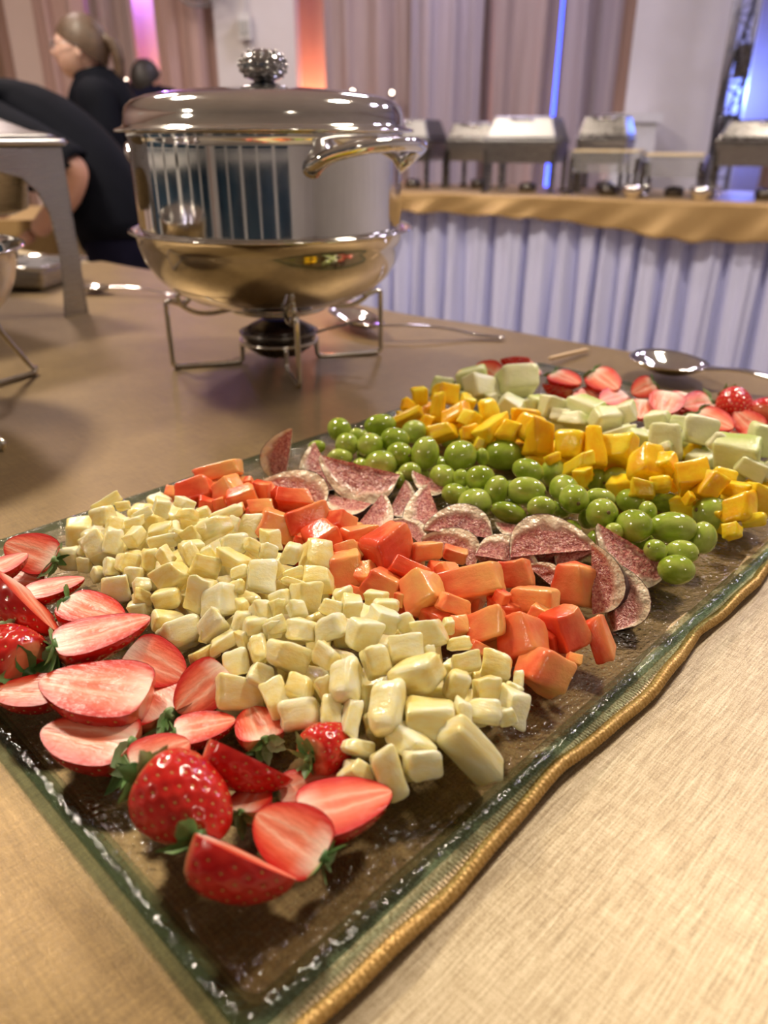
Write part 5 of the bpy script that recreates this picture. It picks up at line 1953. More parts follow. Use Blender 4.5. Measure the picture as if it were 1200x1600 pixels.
        ('small upright 6 6', 97, (0.0356,0.3579,0.035), (0.761,0.627,0.146,0.085), (0.0064,0.0085,0.0055)),
        ('medium blocky 3 4', 98, (0.0097,0.3186,0.048), (0.959,0.262,0.037,0.103), (0.016,0.0135,0.0111)),
        ('medium blocky 2 3', 99, (-0.0038,0.3115,0.047), (0.856,0.44,0.165,0.214), (0.0137,0.0148,0.0107)),
        ('big blocky 2 4', 100, (0.0156,0.3026,0.0445), (0.756,0.6,-0.248,0.082), (0.0228,0.016,0.0153)),
        ('small blocky 5 5', 101, (0.0226,0.3182,0.046), (0.867,0.367,0.236,0.24), (0.0073,0.0069,0.0054)),
        ('small upright 4 5', 102, (0.0268,0.3124,0.044), (0.778,0.598,-0.181,0.056), (0.0033,0.009,0.0047)),
        ('big upright 1 2', 103, (0.0012,0.2857,0.039), (0.979,0.174,-0.093,-0.045), (0.0167,0.0243,0.0148)),
        ('big wide 1 3', 104, (0.0202,0.2789,0.0365), (0.862,0.507,0.016,-0.018), (0.0264,0.0157,0.0144)),
        ('big wide 0 2', 105, (0.0116,0.2693,0.033), (0.799,0.393,-0.241,-0.385), (0.0195,0.0116,0.012)),
        ('medium wide 1 1', 106, (-0.0111,0.2695,0.029), (0.941,0.204,0.269,-0.002), (0.0153,0.0076,0.0089)),
        ('medium blocky 1 0', 107, (-0.0115,0.2593,0.0235), (0.928,0.186,0.312,-0.083), (0.0126,0.0092,0.0087)),
        ('big upright 0 0', 108, (0.0017,0.2565,0.027), (0.877,0.45,-0.043,0.163), (0.0115,0.0225,0.0128)),
        ('medium blocky 0 1', 109, (0.0171,0.2595,0.029), (0.82,0.561,0.099,0.049), (0.0163,0.0142,0.0111)),
        ('big wide 0 3', 110, (0.0403,0.2686,0.0275), (0.889,0.211,0.39,-0.119), (0.0339,0.0106,0.0168)),
        ('small wide 4 6', 111, (0.0396,0.3339,0.041), (0.946,0.315,-0.067,0.043), (0.0111,0.0067,0.0066)),
        ('medium blocky 3 6', 112, (0.0409,0.3185,0.041), (0.906,0.402,-0.013,0.136), (0.013,0.0094,0.0085)),
        ('medium blocky 2 6', 113, (0.0583,0.3246,0.034), (0.936,0.329,0.047,-0.118), (0.0158,0.013,0.0105)),
        ('medium upright 1 4', 114, (0.0356,0.3011,0.0395), (0.766,0.607,0.209,-0.032), (0.0114,0.0148,0.0101)),
        ('medium blocky 3 5', 115, (0.0504,0.3032,0.0355), (0.776,0.602,0.154,0.107), (0.014,0.0125,0.01)),
        ('small upright 1 6', 116, (0.0689,0.3181,0.03), (0.962,0.262,0.014,-0.074), (0.0057,0.0095,0.0053)),
        ('small blocky 0 6', 117, (0.064,0.3081,0.0315), (0.841,0.448,0.055,-0.299), (0.0088,0.0079,0.0063)),
        ('big blocky 1 5', 118, (0.063,0.2961,0.0295), (0.857,0.423,0.294,0.006), (0.0151,0.0171,0.0116)),
        ('small upright 0 4', 119, (0.0373,0.2842,0.035), (0.89,0.417,0.179,0.031), (0.0079,0.0156,0.0081)),
        ('medium blocky 2 5', 120, (0.0477,0.2895,0.0335), (0.977,0.176,0.114,-0.041), (0.0175,0.012,0.0109)),
        ('small upright 0 5', 121, (0.0592,0.2911,0.029), (0.794,0.581,-0.158,0.087), (0.0081,0.009,0.0067)),
        ('', 0, (0.0103,0.2757,0.0198), (0.995,0,0,0.095), (0.0166,0.0166,0.0157)),
        ('', 1, (0.0244,0.2941,0.0198), (0.78,0,0,0.625), (0.0166,0.0166,0.0157)),
        ('', 2, (0.0428,0.3073,0.0198), (0.99,0,0,0.143), (0.0166,0.0166,0.0157)),
        ('', 3, (0.0539,0.3256,0.0198), (0.995,0,0,0.097), (0.0166,0.0166,0.0157)),
        ('', 4, (-0.0015,0.2915,0.0198), (0.989,0,0,0.145), (0.0166,0.0166,0.0157)),
        ('', 5, (0.0078,0.3086,0.0198), (0.971,0,0,0.239), (0.0166,0.0166,0.0157)),
        ('', 6, (0.0241,0.3245,0.0198), (0.997,0,0,0.079), (0.0166,0.0166,0.0157)),
        ('', 7, (0.0425,0.3376,0.0198), (0.928,0,0,0.374), (0.0166,0.0166,0.0157)),
        ('', 8, (-0.0211,0.3063,0.0198), (0.922,0,0,0.387), (0.0166,0.0166,0.0157)),
        ('', 9, (-0.006,0.3238,0.0198), (0.952,0,0,0.305), (0.0166,0.0166,0.0157)),
        ('', 10, (0.011,0.3387,0.0198), (0.988,0,0,0.153), (0.0166,0.0166,0.0157)),
        ('', 11, (0.0226,0.3562,0.0198), (0.922,0,0,0.387), (0.0166,0.0166,0.0157)),
        ('', 12, (-0.0375,0.3272,0.0198), (0.801,0,0,0.599), (0.0166,0.0166,0.0157)),
        ('', 13, (-0.0254,0.341,0.0198), (0.821,0,0,0.571), (0.0166,0.0166,0.0157)),
        ('', 14, (-0.0048,0.3573,0.0198), (0.972,0,0,0.234), (0.0166,0.0166,0.0157)),
        ('', 15, (0.0098,0.3711,0.0198), (0.733,0,0,0.681), (0.0166,0.0166,0.0157)),
        ('', 16, (-0.051,0.3408,0.0198), (0.984,0,0,0.179), (0.0166,0.0166,0.0157)),
        ('', 17, (-0.0371,0.3565,0.0198), (0.997,0,0,0.073), (0.0166,0.0166,0.0157)),
        ('', 18, (-0.0222,0.3736,0.0198), (0.83,0,0,0.558), (0.0166,0.0166,0.0157)),
        ('', 19, (-0.0111,0.3848,0.0198), (0.871,0,0,0.492), (0.0166,0.0166,0.0157)),
        ('', 20, (-0.0715,0.3535,0.0198), (0.872,0,0,0.49), (0.0166,0.0166,0.0157)),
        ('', 21, (-0.0568,0.3773,0.0198), (0.996,0,0,0.086), (0.0166,0.0166,0.0157)),
        ('', 22, (-0.0419,0.3902,0.0198), (0.93,0,0,0.368), (0.0166,0.0166,0.0157)),
        ('', 23, (-0.024,0.4021,0.0198), (0.999,0,0,0.053), (0.0166,0.0166,0.0157)),
        ('', 24, (-0.0867,0.369,0.0198), (0.916,0,0,0.402), (0.0166,0.0166,0.0157)),
        ('', 25, (-0.0726,0.3895,0.0198), (0.994,0,0,0.11), (0.0166,0.0166,0.0157)),
        ('', 26, (-0.0566,0.4018,0.0198), (0.808,0,0,0.589), (0.0166,0.0166,0.0157)),
        ('', 27, (-0.0434,0.4236,0.0198), (0.997,0,0,0.071), (0.0166,0.0166,0.0157)),
        ('', 28, (-0.1086,0.39,0.0198), (0.941,0,0,0.34), (0.0166,0.0166,0.0157)),
        ('', 29, (-0.0867,0.4052,0.0198), (0.939,0,0,0.343), (0.0166,0.0166,0.0157)),
        ('', 30, (-0.0729,0.4205,0.0198), (0.9,0,0,0.436), (0.0166,0.0166,0.0157)),
        ('', 31, (-0.0626,0.4342,0.0198), (0.806,0,0,0.592), (0.0166,0.0166,0.0157)),
        ('', 32, (-0.1217,0.4038,0.0198), (0.85,0,0,0.527), (0.0166,0.0166,0.0157)),
        ('', 33, (-0.1039,0.419,0.0198), (0.992,0,0,0.123), (0.0166,0.0166,0.0157)),
        ('', 34, (-0.087,0.4342,0.0198), (0.784,0,0,0.621), (0.0166,0.0166,0.0157)),
        ('', 35, (-0.0758,0.4536,0.0198), (0.799,0,0,0.602), (0.0166,0.0166,0.0157)),
        ('', 36, (-0.136,0.4215,0.0198), (0.901,0,0,0.435), (0.0166,0.0166,0.0157)),
        ('', 37, (-0.1244,0.4399,0.0198), (0.823,0,0,0.568), (0.0166,0.0166,0.0157)),
        ('', 38, (-0.1097,0.4542,0.0198), (0.848,0,0,0.53), (0.0166,0.0166,0.0157)),
        ('', 39, (-0.093,0.4702,0.0198), (0.954,0,0,0.3), (0.0166,0.0166,0.0157)),
        ('', 40, (-0.154,0.4414,0.0198), (0.867,0,0,0.498), (0.0166,0.0166,0.0157)),
        ('', 41, (-0.1385,0.4559,0.0198), (0.954,0,0,0.3), (0.0166,0.0166,0.0157)),
        ('', 42, (-0.1194,0.4676,0.0198), (0.967,0,0,0.253), (0.0166,0.0166,0.0157)),
        ('', 43, (-0.1061,0.4805,0.0198), (0.965,0,0,0.264), (0.0166,0.0166,0.0157)),
        ('', 44, (-0.1701,0.4549,0.0198), (0.985,0,0,0.173), (0.0166,0.0166,0.0157)),
        ('', 45, (-0.1537,0.4722,0.0198), (0.968,0,0,0.251), (0.0166,0.0166,0.0157)),
        ('', 46, (-0.139,0.4862,0.0198), (0.921,0,0,0.389), (0.0166,0.0166,0.0157)),
        ('', 47, (-0.1286,0.5017,0.0198), (0.886,0,0,0.463), (0.0166,0.0166,0.0157)),
        ('', 48, (-0.1871,0.472,0.0198), (0.742,0,0,0.671), (0.0166,0.0166,0.0157)),
        ('', 49, (-0.1737,0.484,0.0198), (0.85,0,0,0.526), (0.0166,0.0166,0.0157)),
        ('', 50, (-0.1562,0.4995,0.0198), (0.999,0,0,0.038), (0.0166,0.0166,0.0157)),
        ('', 51, (-0.1423,0.5135,0.0198), (0.997,0,0,0.074), (0.0166,0.0166,0.0157)),
        ('', 52, (-0.2063,0.4869,0.0198), (0.916,0,0,0.401), (0.0166,0.0166,0.0157)),
        ('', 53, (-0.1902,0.5041,0.0198), (0.911,0,0,0.413), (0.0166,0.0166,0.0157)),
        ('', 54, (-0.1709,0.5201,0.0198), (0.821,0,0,0.571), (0.0166,0.0166,0.0157)),
        ('', 55, (-0.1605,0.5302,0.0198), (0.842,0,0,0.539), (0.0166,0.0166,0.0157)),
        ('', 56, (-0.2237,0.5022,0.0198), (0.993,0,0,0.12), (0.0166,0.0166,0.0157)),
        ('', 57, (-0.2022,0.5156,0.0198), (0.932,0,0,0.363), (0.0166,0.0166,0.0157)),
        ('', 58, (-0.1856,0.5313,0.0198), (0.759,0,0,0.651), (0.0166,0.0166,0.0157)),
        ('', 59, (-0.1751,0.5474,0.0198), (0.901,0,0,0.434), (0.0166,0.0166,0.0157)),
    ],
    'papaya': [
        ('medium wide 15 1', 0, (-0.1317,0.5765,0.037), (0.885,0.442,-0.094,0.114), (0.0316,0.014,0.0171)),
        ('big wide 14 0', 1, (-0.1472,0.5496,0.031), (0.886,0.409,0.023,0.217), (0.0292,0.0185,0.0176)),
        ('small blocky 15 0', 2, (-0.1679,0.5581,0.026), (0.963,0.27,-0.01,0.017), (0.01,0.0111,0.0079)),
        ('medium blocky 14 1', 3, (-0.122,0.5457,0.036), (0.842,0.402,-0.356,0.058), (0.0202,0.0186,0.0151)),
        ('medium blocky 13 1', 4, (-0.1073,0.5292,0.036), (0.714,0.687,-0.04,0.13), (0.0218,0.0164,0.0144)),
        ('small blocky 14 2', 5, (-0.1066,0.5558,0.037), (0.615,0.755,-0.228,0.021), (0.008,0.006,0.0054)),
        ('medium blocky 12 1', 6, (-0.0931,0.5387,0.037), (0.716,0.654,-0.161,-0.185), (0.015,0.0156,0.0116)),
        ('small blocky 13 0', 7, (-0.1334,0.5304,0.029), (0.716,0.687,0.118,-0.044), (0.0136,0.0096,0.0089)),
        ('small blocky 12 0', 8, (-0.1246,0.5262,0.031), (0.702,0.683,0.051,0.198), (0.0106,0.01,0.0078)),
        ('small wide 11 0', 9, (-0.1091,0.5152,0.032), (0.684,0.701,0.002,0.204), (0.013,0.0048,0.0067)),
        ('medium blocky 11 1', 10, (-0.0895,0.5123,0.0355), (0.937,0.312,0.056,0.149), (0.0164,0.0116,0.0102)),
        ('small blocky 13 2', 11, (-0.0792,0.5328,0.037), (0.92,0.346,0.15,-0.104), (0.0106,0.0078,0.0072)),
        ('medium wide 12 2', 12, (-0.0669,0.5224,0.037), (0.942,0.325,0.061,0.047), (0.0259,0.0137,0.0142)),
        ('big blocky 10 0', 13, (-0.076,0.486,0.033), (0.86,0.462,0.214,0.029), (0.024,0.0231,0.0177)),
        ('big wide 10 1', 14, (-0.0547,0.4922,0.037), (0.874,0.448,-0.003,0.188), (0.0302,0.0191,0.0184)),
        ('big blocky 9 1', 15, (-0.0411,0.4601,0.035), (0.693,0.672,-0.024,0.26), (0.0238,0.0221,0.0184)),
        ('medium blocky 11 2', 16, (-0.0292,0.4831,0.037), (0.878,0.373,0.296,-0.051), (0.0169,0.0151,0.0127)),
        ('medium wide 8 1', 17, (-0.0166,0.4666,0.037), (0.76,0.563,0.214,0.245), (0.0214,0.0119,0.0124)),
        ('medium blocky 7 1', 18, (-0.023,0.4423,0.035), (0.914,0.374,-0.146,0.056), (0.0185,0.0126,0.0119)),
        ('medium blocky 8 0', 19, (-0.0238,0.4284,0.031), (0.857,0.503,0.023,0.106), (0.0218,0.0207,0.0149)),
        ('small wide 9 0', 20, (-0.0567,0.4639,0.032), (0.902,0.327,0.28,0.027), (0.0086,0.0055,0.0056)),
        ('big blocky 6 1', 21, (0.0042,0.4447,0.037), (0.718,0.542,0.197,0.389), (0.037,0.0272,0.0244)),
        ('medium upright 6 0', 22, (-0.0113,0.4218,0.0325), (0.935,0.209,-0.247,-0.147), (0.0099,0.0148,0.0096)),
        ('medium blocky 4 0', 23, (0,0.4071,0.032), (0.845,0.493,0.045,-0.203), (0.0221,0.018,0.0152)),
        ('medium wide 5 1', 24, (0.016,0.4173,0.0365), (0.938,0.259,0.169,-0.156), (0.0227,0.0118,0.0138)),
        ('medium wide 10 2', 25, (0.0274,0.4449,0.035), (0.865,0.489,0.065,0.095), (0.0206,0.0133,0.0122)),
        ('small wide 5 0', 26, (-0.0175,0.4086,0.026), (0.894,0.425,0.001,-0.144), (0.0134,0.008,0.008)),
        ('small blocky 7 0', 27, (-0.0332,0.418,0.023), (0.795,0.578,-0.14,0.119), (0.0057,0.0056,0.0044)),
        ('big blocky 4 1', 28, (0.023,0.3942,0.0345), (0.872,0.274,-0.406,-0.001), (0.0226,0.0223,0.0176)),
        ('medium wide 9 2', 29, (0.0494,0.4649,0.0215), (0.782,0.604,0.101,-0.116), (0.0168,0.0085,0.0095)),
        ('big blocky 6 2', 30, (0.0552,0.4026,0.037), (0.925,0.335,-0.173,0.038), (0.0319,0.0214,0.0207)),
        ('small blocky 8 2', 31, (0.036,0.4181,0.037), (0.81,0.53,-0.215,0.128), (0.0075,0.0084,0.0062)),
        ('medium blocky 7 2', 32, (0.0867,0.4381,0.0215), (0.85,0.476,-0.223,-0.042), (0.0201,0.0194,0.0148)),
        ('medium wide 3 1', 33, (0.041,0.3808,0.035), (0.856,0.425,0.294,0.03), (0.0197,0.012,0.0116)),
        ('small blocky 5 2', 34, (0.0697,0.3867,0.037), (0.718,0.503,-0.206,-0.434), (0.0084,0.008,0.0064)),
        ('medium wide 4 2', 35, (0.0885,0.3872,0.034), (0.812,0.425,-0.315,-0.247), (0.0312,0.017,0.0163)),
        ('small blocky 2 0', 36, (0.0417,0.365,0.031), (0.942,0.318,0.031,0.103), (0.0116,0.0115,0.0088)),
        ('medium blocky 2 1', 37, (0.0592,0.3612,0.0345), (0.882,0.272,-0.369,-0.105), (0.0235,0.018,0.016)),
        ('big blocky 1 1', 38, (0.0755,0.35,0.032), (0.864,0.306,-0.386,-0.108), (0.0247,0.0229,0.0183)),
        ('small wide 1 0', 39, (0.0533,0.3473,0.028), (0.898,0.347,0.212,-0.166), (0.0115,0.0059,0.0069)),
        ('small upright 3 0', 40, (0.0096,0.3934,0.0305), (0.829,0.54,-0.068,-0.129), (0.0053,0.0088,0.0052)),
        ('big blocky 3 2', 41, (0.1231,0.4211,0.023), (0.765,0.504,-0.324,-0.239), (0.025,0.0269,0.0187)),
        ('big upright 1 2', 42, (0.1031,0.362,0.0305), (0.784,0.549,0.101,0.272), (0.0203,0.0248,0.0175)),
        ('medium blocky 2 2', 43, (0.0903,0.3722,0.034), (0.79,0.57,-0.07,-0.213), (0.0137,0.0109,0.0092)),
        ('medium upright 0 2', 44, (0.1229,0.3635,0.0255), (0.883,0.359,-0.302,-0.017), (0.0103,0.0272,0.0142)),
        ('big blocky 0 0', 45, (0.0851,0.3294,0.027), (0.898,0.332,0.278,-0.082), (0.0248,0.0222,0.018)),
        ('small blocky 0 1', 46, (0.1028,0.3394,0.027), (0.909,0.338,-0.116,-0.215), (0.0085,0.0063,0.0054)),
        ('', 0, (0.097,0.3683,0.0223), (0.919,0,0,0.394), (0.0216,0.0216,0.0205)),
        ('', 1, (0.0584,0.3691,0.0223), (0.991,0,0,0.132), (0.0216,0.0216,0.0205)),
        ('', 2, (0.0758,0.3905,0.0223), (0.978,0,0,0.21), (0.0216,0.0216,0.0205)),
        ('', 3, (0.0338,0.3863,0.0223), (0.918,0,0,0.397), (0.0216,0.0216,0.0205)),
        ('', 4, (0.0531,0.4112,0.0223), (0.883,0,0,0.469), (0.0216,0.0216,0.0205)),
        ('', 5, (0.0182,0.408,0.0223), (0.917,0,0,0.399), (0.0216,0.0216,0.0205)),
        ('', 6, (0.0376,0.4281,0.0223), (0.998,0,0,0.061), (0.0216,0.0216,0.0205)),
        ('', 7, (-0.0083,0.4334,0.0223), (0.998,0,0,0.063), (0.0216,0.0216,0.0205)),
        ('', 8, (0.0151,0.4487,0.0223), (0.848,0,0,0.531), (0.0216,0.0216,0.0205)),
        ('', 9, (-0.0264,0.4503,0.0223), (0.986,0,0,0.165), (0.0216,0.0216,0.0205)),
        ('', 10, (-0.008,0.4724,0.0223), (0.84,0,0,0.543), (0.0216,0.0216,0.0205)),
        ('', 11, (-0.0495,0.4707,0.0223), (0.748,0,0,0.664), (0.0216,0.0216,0.0205)),
        ('', 12, (-0.0297,0.4928,0.0223), (0.92,0,0,0.392), (0.0216,0.0216,0.0205)),
        ('', 13, (-0.0717,0.4951,0.0223), (0.774,0,0,0.634), (0.0216,0.0216,0.0205)),
        ('', 14, (-0.0541,0.5145,0.0223), (0.878,0,0,0.479), (0.0216,0.0216,0.0205)),
        ('', 15, (-0.0932,0.5172,0.0223), (0.811,0,0,0.585), (0.0216,0.0216,0.0205)),
        ('', 16, (-0.0744,0.5382,0.0223), (0.887,0,0,0.462), (0.0216,0.0216,0.0205)),
        ('', 17, (-0.1155,0.5362,0.0223), (0.824,0,0,0.566), (0.0216,0.0216,0.0205)),
        ('', 18, (-0.0947,0.5541,0.0223), (0.994,0,0,0.109), (0.0216,0.0216,0.0205)),
        ('', 19, (-0.1377,0.5596,0.0223), (0.961,0,0,0.278), (0.0216,0.0216,0.0205)),
        ('', 20, (-0.116,0.5728,0.0223), (0.95,0,0,0.313), (0.0216,0.0216,0.0205)),
    ],
    'mango': [
        ('medium wide 12 0', 0, (0.0212,0.7169,0.034), (0.866,0.448,-0.202,0.095), (0.0338,0.0089,0.0173)),
        ('medium upright 12 2', 1, (0.0361,0.7494,0.0445), (0.687,0.72,-0.078,0.049), (0.0157,0.02,0.0131)),
        ('small blocky 13 0', 2, (0.0229,0.7348,0.0405), (0.845,0.397,0.355,-0.044), (0.0134,0.0103,0.0094)),
        ('big blocky 11 2', 3, (0.0647,0.7606,0.043), (0.835,0.469,0.256,0.129), (0.0272,0.021,0.0177)),
        ('medium blocky 11 1', 4, (0.0671,0.7018,0.043), (0.917,0.319,-0.23,0.061), (0.0238,0.016,0.0161)),
        ('medium upright 12 1', 5, (0.0521,0.7153,0.043), (0.785,0.589,-0.124,-0.148), (0.014,0.0276,0.0146)),
        ('medium wide 10 0', 6, (0.0526,0.6803,0.0315), (0.867,0.457,-0.196,0.03), (0.0255,0.0132,0.0149)),
        ('medium upright 10 2', 7, (0.0804,0.721,0.045), (0.658,0.72,0.213,0.054), (0.013,0.0211,0.013)),
        ('medium upright 9 2', 8, (0.0999,0.7016,0.045), (0.903,0.388,0.07,0.172), (0.0177,0.0241,0.0164)),
        ('small blocky 10 1', 9, (0.0814,0.687,0.043), (0.733,0.572,0.368,-0.004), (0.016,0.012,0.0109)),
        ('medium blocky 9 0', 10, (0.0773,0.6666,0.0365), (0.811,0.526,0.176,0.184), (0.0156,0.0155,0.0115)),
        ('big wide 8 0', 11, (0.0979,0.6647,0.0415), (0.718,0.578,0.08,0.379), (0.0314,0.015,0.0177)),
        ('medium wide 8 2', 12, (0.1329,0.6943,0.043), (0.696,0.713,0.084,-0.002), (0.0263,0.0139,0.0147)),
        ('small upright 11 0', 13, (0.0409,0.6986,0.0345), (0.799,0.575,0.108,-0.14), (0.0107,0.0138,0.0091)),
        ('small upright 7 0', 14, (0.0858,0.6511,0.033), (0.823,0.52,0.179,-0.143), (0.0075,0.0107,0.007)),
        ('big blocky 8 1', 15, (0.1306,0.653,0.0445), (0.776,0.454,-0.199,-0.39), (0.0305,0.022,0.0205)),
        ('big upright 7 1', 16, (0.1362,0.6358,0.043), (0.791,0.58,0.184,0.061), (0.0199,0.0273,0.0166)),
        ('medium wide 7 2', 17, (0.1834,0.7337,0.0215), (0.709,0.586,-0.066,-0.385), (0.0316,0.0125,0.0169)),
        ('big blocky 6 1', 18, (0.1605,0.619,0.044), (0.81,0.465,-0.255,-0.249), (0.0264,0.0234,0.0177)),
        ('big upright 5 1', 19, (0.1758,0.6057,0.0445), (0.926,0.358,-0.101,-0.058), (0.0175,0.0289,0.0171)),
        ('big blocky 6 2', 20, (0.1953,0.6044,0.045), (0.849,0.409,-0.23,-0.242), (0.0289,0.0245,0.0196)),
        ('medium blocky 9 1', 21, (0.1108,0.6532,0.042), (0.86,0.433,-0.039,-0.266), (0.0177,0.0201,0.0147)),
        ('small wide 6 0', 22, (0.1423,0.604,0.0365), (0.778,0.593,-0.001,0.205), (0.0137,0.0079,0.0084)),
        ('small blocky 4 0', 23, (0.1599,0.575,0.032), (0.693,0.64,-0.292,-0.159), (0.0139,0.0123,0.0098)),
        ('medium wide 5 0', 24, (0.1591,0.5904,0.038), (0.785,0.402,-0.455,-0.121), (0.0221,0.011,0.0125)),
        ('big upright 4 1', 25, (0.209,0.5719,0.0445), (0.932,0.314,0.178,-0.033), (0.0221,0.0274,0.019)),
        ('small wide 3 0', 26, (0.2,0.5444,0.0355), (0.832,0.551,0.018,-0.052), (0.0161,0.012,0.0097)),
        ('medium upright 4 2', 27, (0.2232,0.5654,0.045), (0.649,0.671,-0.355,-0.046), (0.0169,0.0203,0.0147)),
        ('small blocky 2 0', 28, (0.2135,0.5452,0.0395), (0.91,0.406,-0.082,-0.003), (0.0164,0.0115,0.0107)),
        ('medium wide 5 2', 29, (0.2844,0.6552,0.0215), (0.842,0.482,0.237,-0.05), (0.0281,0.0153,0.0161)),
        ('big blocky 3 1', 30, (0.2375,0.5485,0.0445), (0.914,0.391,0.02,0.104), (0.0251,0.0234,0.0194)),
        ('medium upright 2 1', 31, (0.2476,0.5369,0.041), (0.796,0.547,0.166,-0.201), (0.0157,0.023,0.0148)),
        ('small wide 3 2', 32, (0.2667,0.5553,0.0405), (0.927,0.356,0.105,-0.051), (0.0186,0.0101,0.0108)),
        ('medium wide 1 2', 33, (0.2681,0.5376,0.0375), (0.726,0.566,-0.272,-0.281), (0.0239,0.0107,0.0122)),
        ('medium blocky 1 1', 34, (0.2627,0.5175,0.033), (0.86,0.355,-0.33,-0.157), (0.0185,0.0199,0.0151)),
        ('small wide 2 2', 35, (0.3101,0.5834,0.0215), (0.911,0.344,-0.074,-0.215), (0.0218,0.008,0.0105)),
        ('medium blocky 0 2', 36, (0.285,0.5332,0.032), (0.652,0.744,0.135,-0.058), (0.0206,0.0224,0.0165)),
        ('small blocky 0 0', 37, (0.2498,0.4917,0.026), (0.88,0.269,-0.322,-0.222), (0.0112,0.0118,0.009)),
        ('small wide 0 1', 38, (0.2717,0.5072,0.0275), (0.928,0.257,-0.25,-0.099), (0.0176,0.0072,0.0098)),
        ('small blocky 1 0', 39, (0.2289,0.5258,0.0365), (0.596,0.526,-0.241,-0.556), (0.0084,0.0075,0.0062)),
        ('', 0, (0.2536,0.5258,0.0212), (0.95,0,0,0.312), (0.0194,0.0194,0.0185)),
        ('', 1, (0.2752,0.5437,0.0212), (0.738,0,0,0.675), (0.0194,0.0194,0.0185)),
        ('', 2, (0.2347,0.541,0.0212), (0.852,0,0,0.523), (0.0194,0.0194,0.0185)),
        ('', 3, (0.25,0.5637,0.0212), (0.994,0,0,0.113), (0.0194,0.0194,0.0185)),
        ('', 4, (0.2158,0.5653,0.0212), (0.773,0,0,0.634), (0.0194,0.0194,0.0185)),
        ('', 5, (0.2376,0.5806,0.0212), (0.785,0,0,0.62), (0.0194,0.0194,0.0185)),
        ('', 6, (0.1961,0.5775,0.0212), (0.835,0,0,0.55), (0.0194,0.0194,0.0185)),
        ('', 7, (0.2178,0.6026,0.0212), (0.935,0,0,0.355), (0.0194,0.0194,0.0185)),
        ('', 8, (0.1754,0.5975,0.0212), (0.814,0,0,0.581), (0.0194,0.0194,0.0185)),
        ('', 9, (0.1935,0.624,0.0212), (0.848,0,0,0.53), (0.0194,0.0194,0.0185)),
        ('', 10, (0.1564,0.6202,0.0212), (0.837,0,0,0.547), (0.0194,0.0194,0.0185)),
        ('', 11, (0.1751,0.6375,0.0212), (0.877,0,0,0.481), (0.0194,0.0194,0.0185)),
        ('', 12, (0.1391,0.6372,0.0212), (0.859,0,0,0.512), (0.0194,0.0194,0.0185)),
        ('', 13, (0.1594,0.658,0.0212), (0.918,0,0,0.397), (0.0194,0.0194,0.0185)),
        ('', 14, (0.1191,0.6593,0.0212), (0.981,0,0,0.195), (0.0194,0.0194,0.0185)),
        ('', 15, (0.1338,0.6786,0.0212), (0.999,0,0,0.039), (0.0194,0.0194,0.0185)),
        ('', 16, (0.0965,0.678,0.0212), (0.97,0,0,0.241), (0.0194,0.0194,0.0185)),
        ('', 17, (0.1182,0.6972,0.0212), (0.823,0,0,0.568), (0.0194,0.0194,0.0185)),
        ('', 18, (0.0783,0.6962,0.0212), (0.801,0,0,0.599), (0.0194,0.0194,0.0185)),
        ('', 19, (0.0993,0.7108,0.0212), (0.991,0,0,0.133), (0.0194,0.0194,0.0185)),
        ('', 20, (0.0603,0.7149,0.0212), (0.857,0,0,0.516), (0.0194,0.0194,0.0185)),
        ('', 21, (0.0828,0.7319,0.0212), (0.95,0,0,0.314), (0.0194,0.0194,0.0185)),
        ('', 22, (0.0399,0.7353,0.0212), (0.851,0,0,0.526), (0.0194,0.0194,0.0185)),
        ('', 23, (0.0601,0.7554,0.0212), (0.931,0,0,0.365), (0.0194,0.0194,0.0185)),
        ('', 24, (0.0221,0.7522,0.0212), (0.96,0,0,0.28), (0.0194,0.0194,0.0185)),
        ('', 25, (0.0401,0.7705,0.0212), (0.88,0,0,0.474), (0.0194,0.0194,0.0185)),
    ],
    'melon': [
        ('medium blocky 8 1', 0, (0.0631,0.819,0.0335), (0.826,0.552,0.098,-0.063), (0.0258,0.0231,0.018)),
        ('big wide 8 2', 1, (0.0946,0.8242,0.0435), (0.753,0.648,-0.112,0.026), (0.0358,0.0206,0.0203)),
        ('big blocky 7 1', 2, (0.1024,0.7875,0.043), (0.902,0.356,0.192,0.151), (0.031,0.026,0.0218)),
        ('big blocky 7 2', 3, (0.1386,0.788,0.047), (0.919,0.389,-0.059,0.029), (0.0395,0.0323,0.0268)),
        ('medium wide 7 0', 4, (0.1309,0.7415,0.037), (0.619,0.736,0.045,-0.268), (0.0293,0.0175,0.0186)),
        ('small wide 6 0', 5, (0.1321,0.73,0.0315), (0.794,0.544,0.019,-0.271), (0.0159,0.0068,0.0086)),
        ('small blocky 6 1', 6, (0.1487,0.7348,0.0405), (0.837,0.514,-0.154,0.107), (0.0137,0.0133,0.0103)),
        ('small wide 8 0', 7, (0.1108,0.7663,0.0385), (0.759,0.577,0.169,0.251), (0.0134,0.0094,0.0085)),
        ('medium blocky 4 1', 8, (0.1643,0.7247,0.0425), (0.731,0.628,0.263,0.052), (0.0245,0.0231,0.0178)),
        ('medium wide 6 2', 9, (0.1935,0.7116,0.0455), (0.65,0.634,-0.268,-0.322), (0.0325,0.0196,0.0196)),
        ('medium wide 4 0', 10, (0.1802,0.6986,0.039), (0.846,0.357,-0.256,-0.302), (0.0252,0.0124,0.014)),
        ('big wide 3 1', 11, (0.2067,0.6855,0.0435), (0.635,0.753,0.173,0.023), (0.0327,0.0213,0.0202)),
        ('medium blocky 5 2', 12, (0.2248,0.6918,0.047), (0.716,0.549,-0.426,-0.066), (0.0242,0.0174,0.0166)),
        ('small wide 3 0', 13, (0.2136,0.6642,0.038), (0.838,0.525,-0.058,0.136), (0.0259,0.0072,0.0133)),
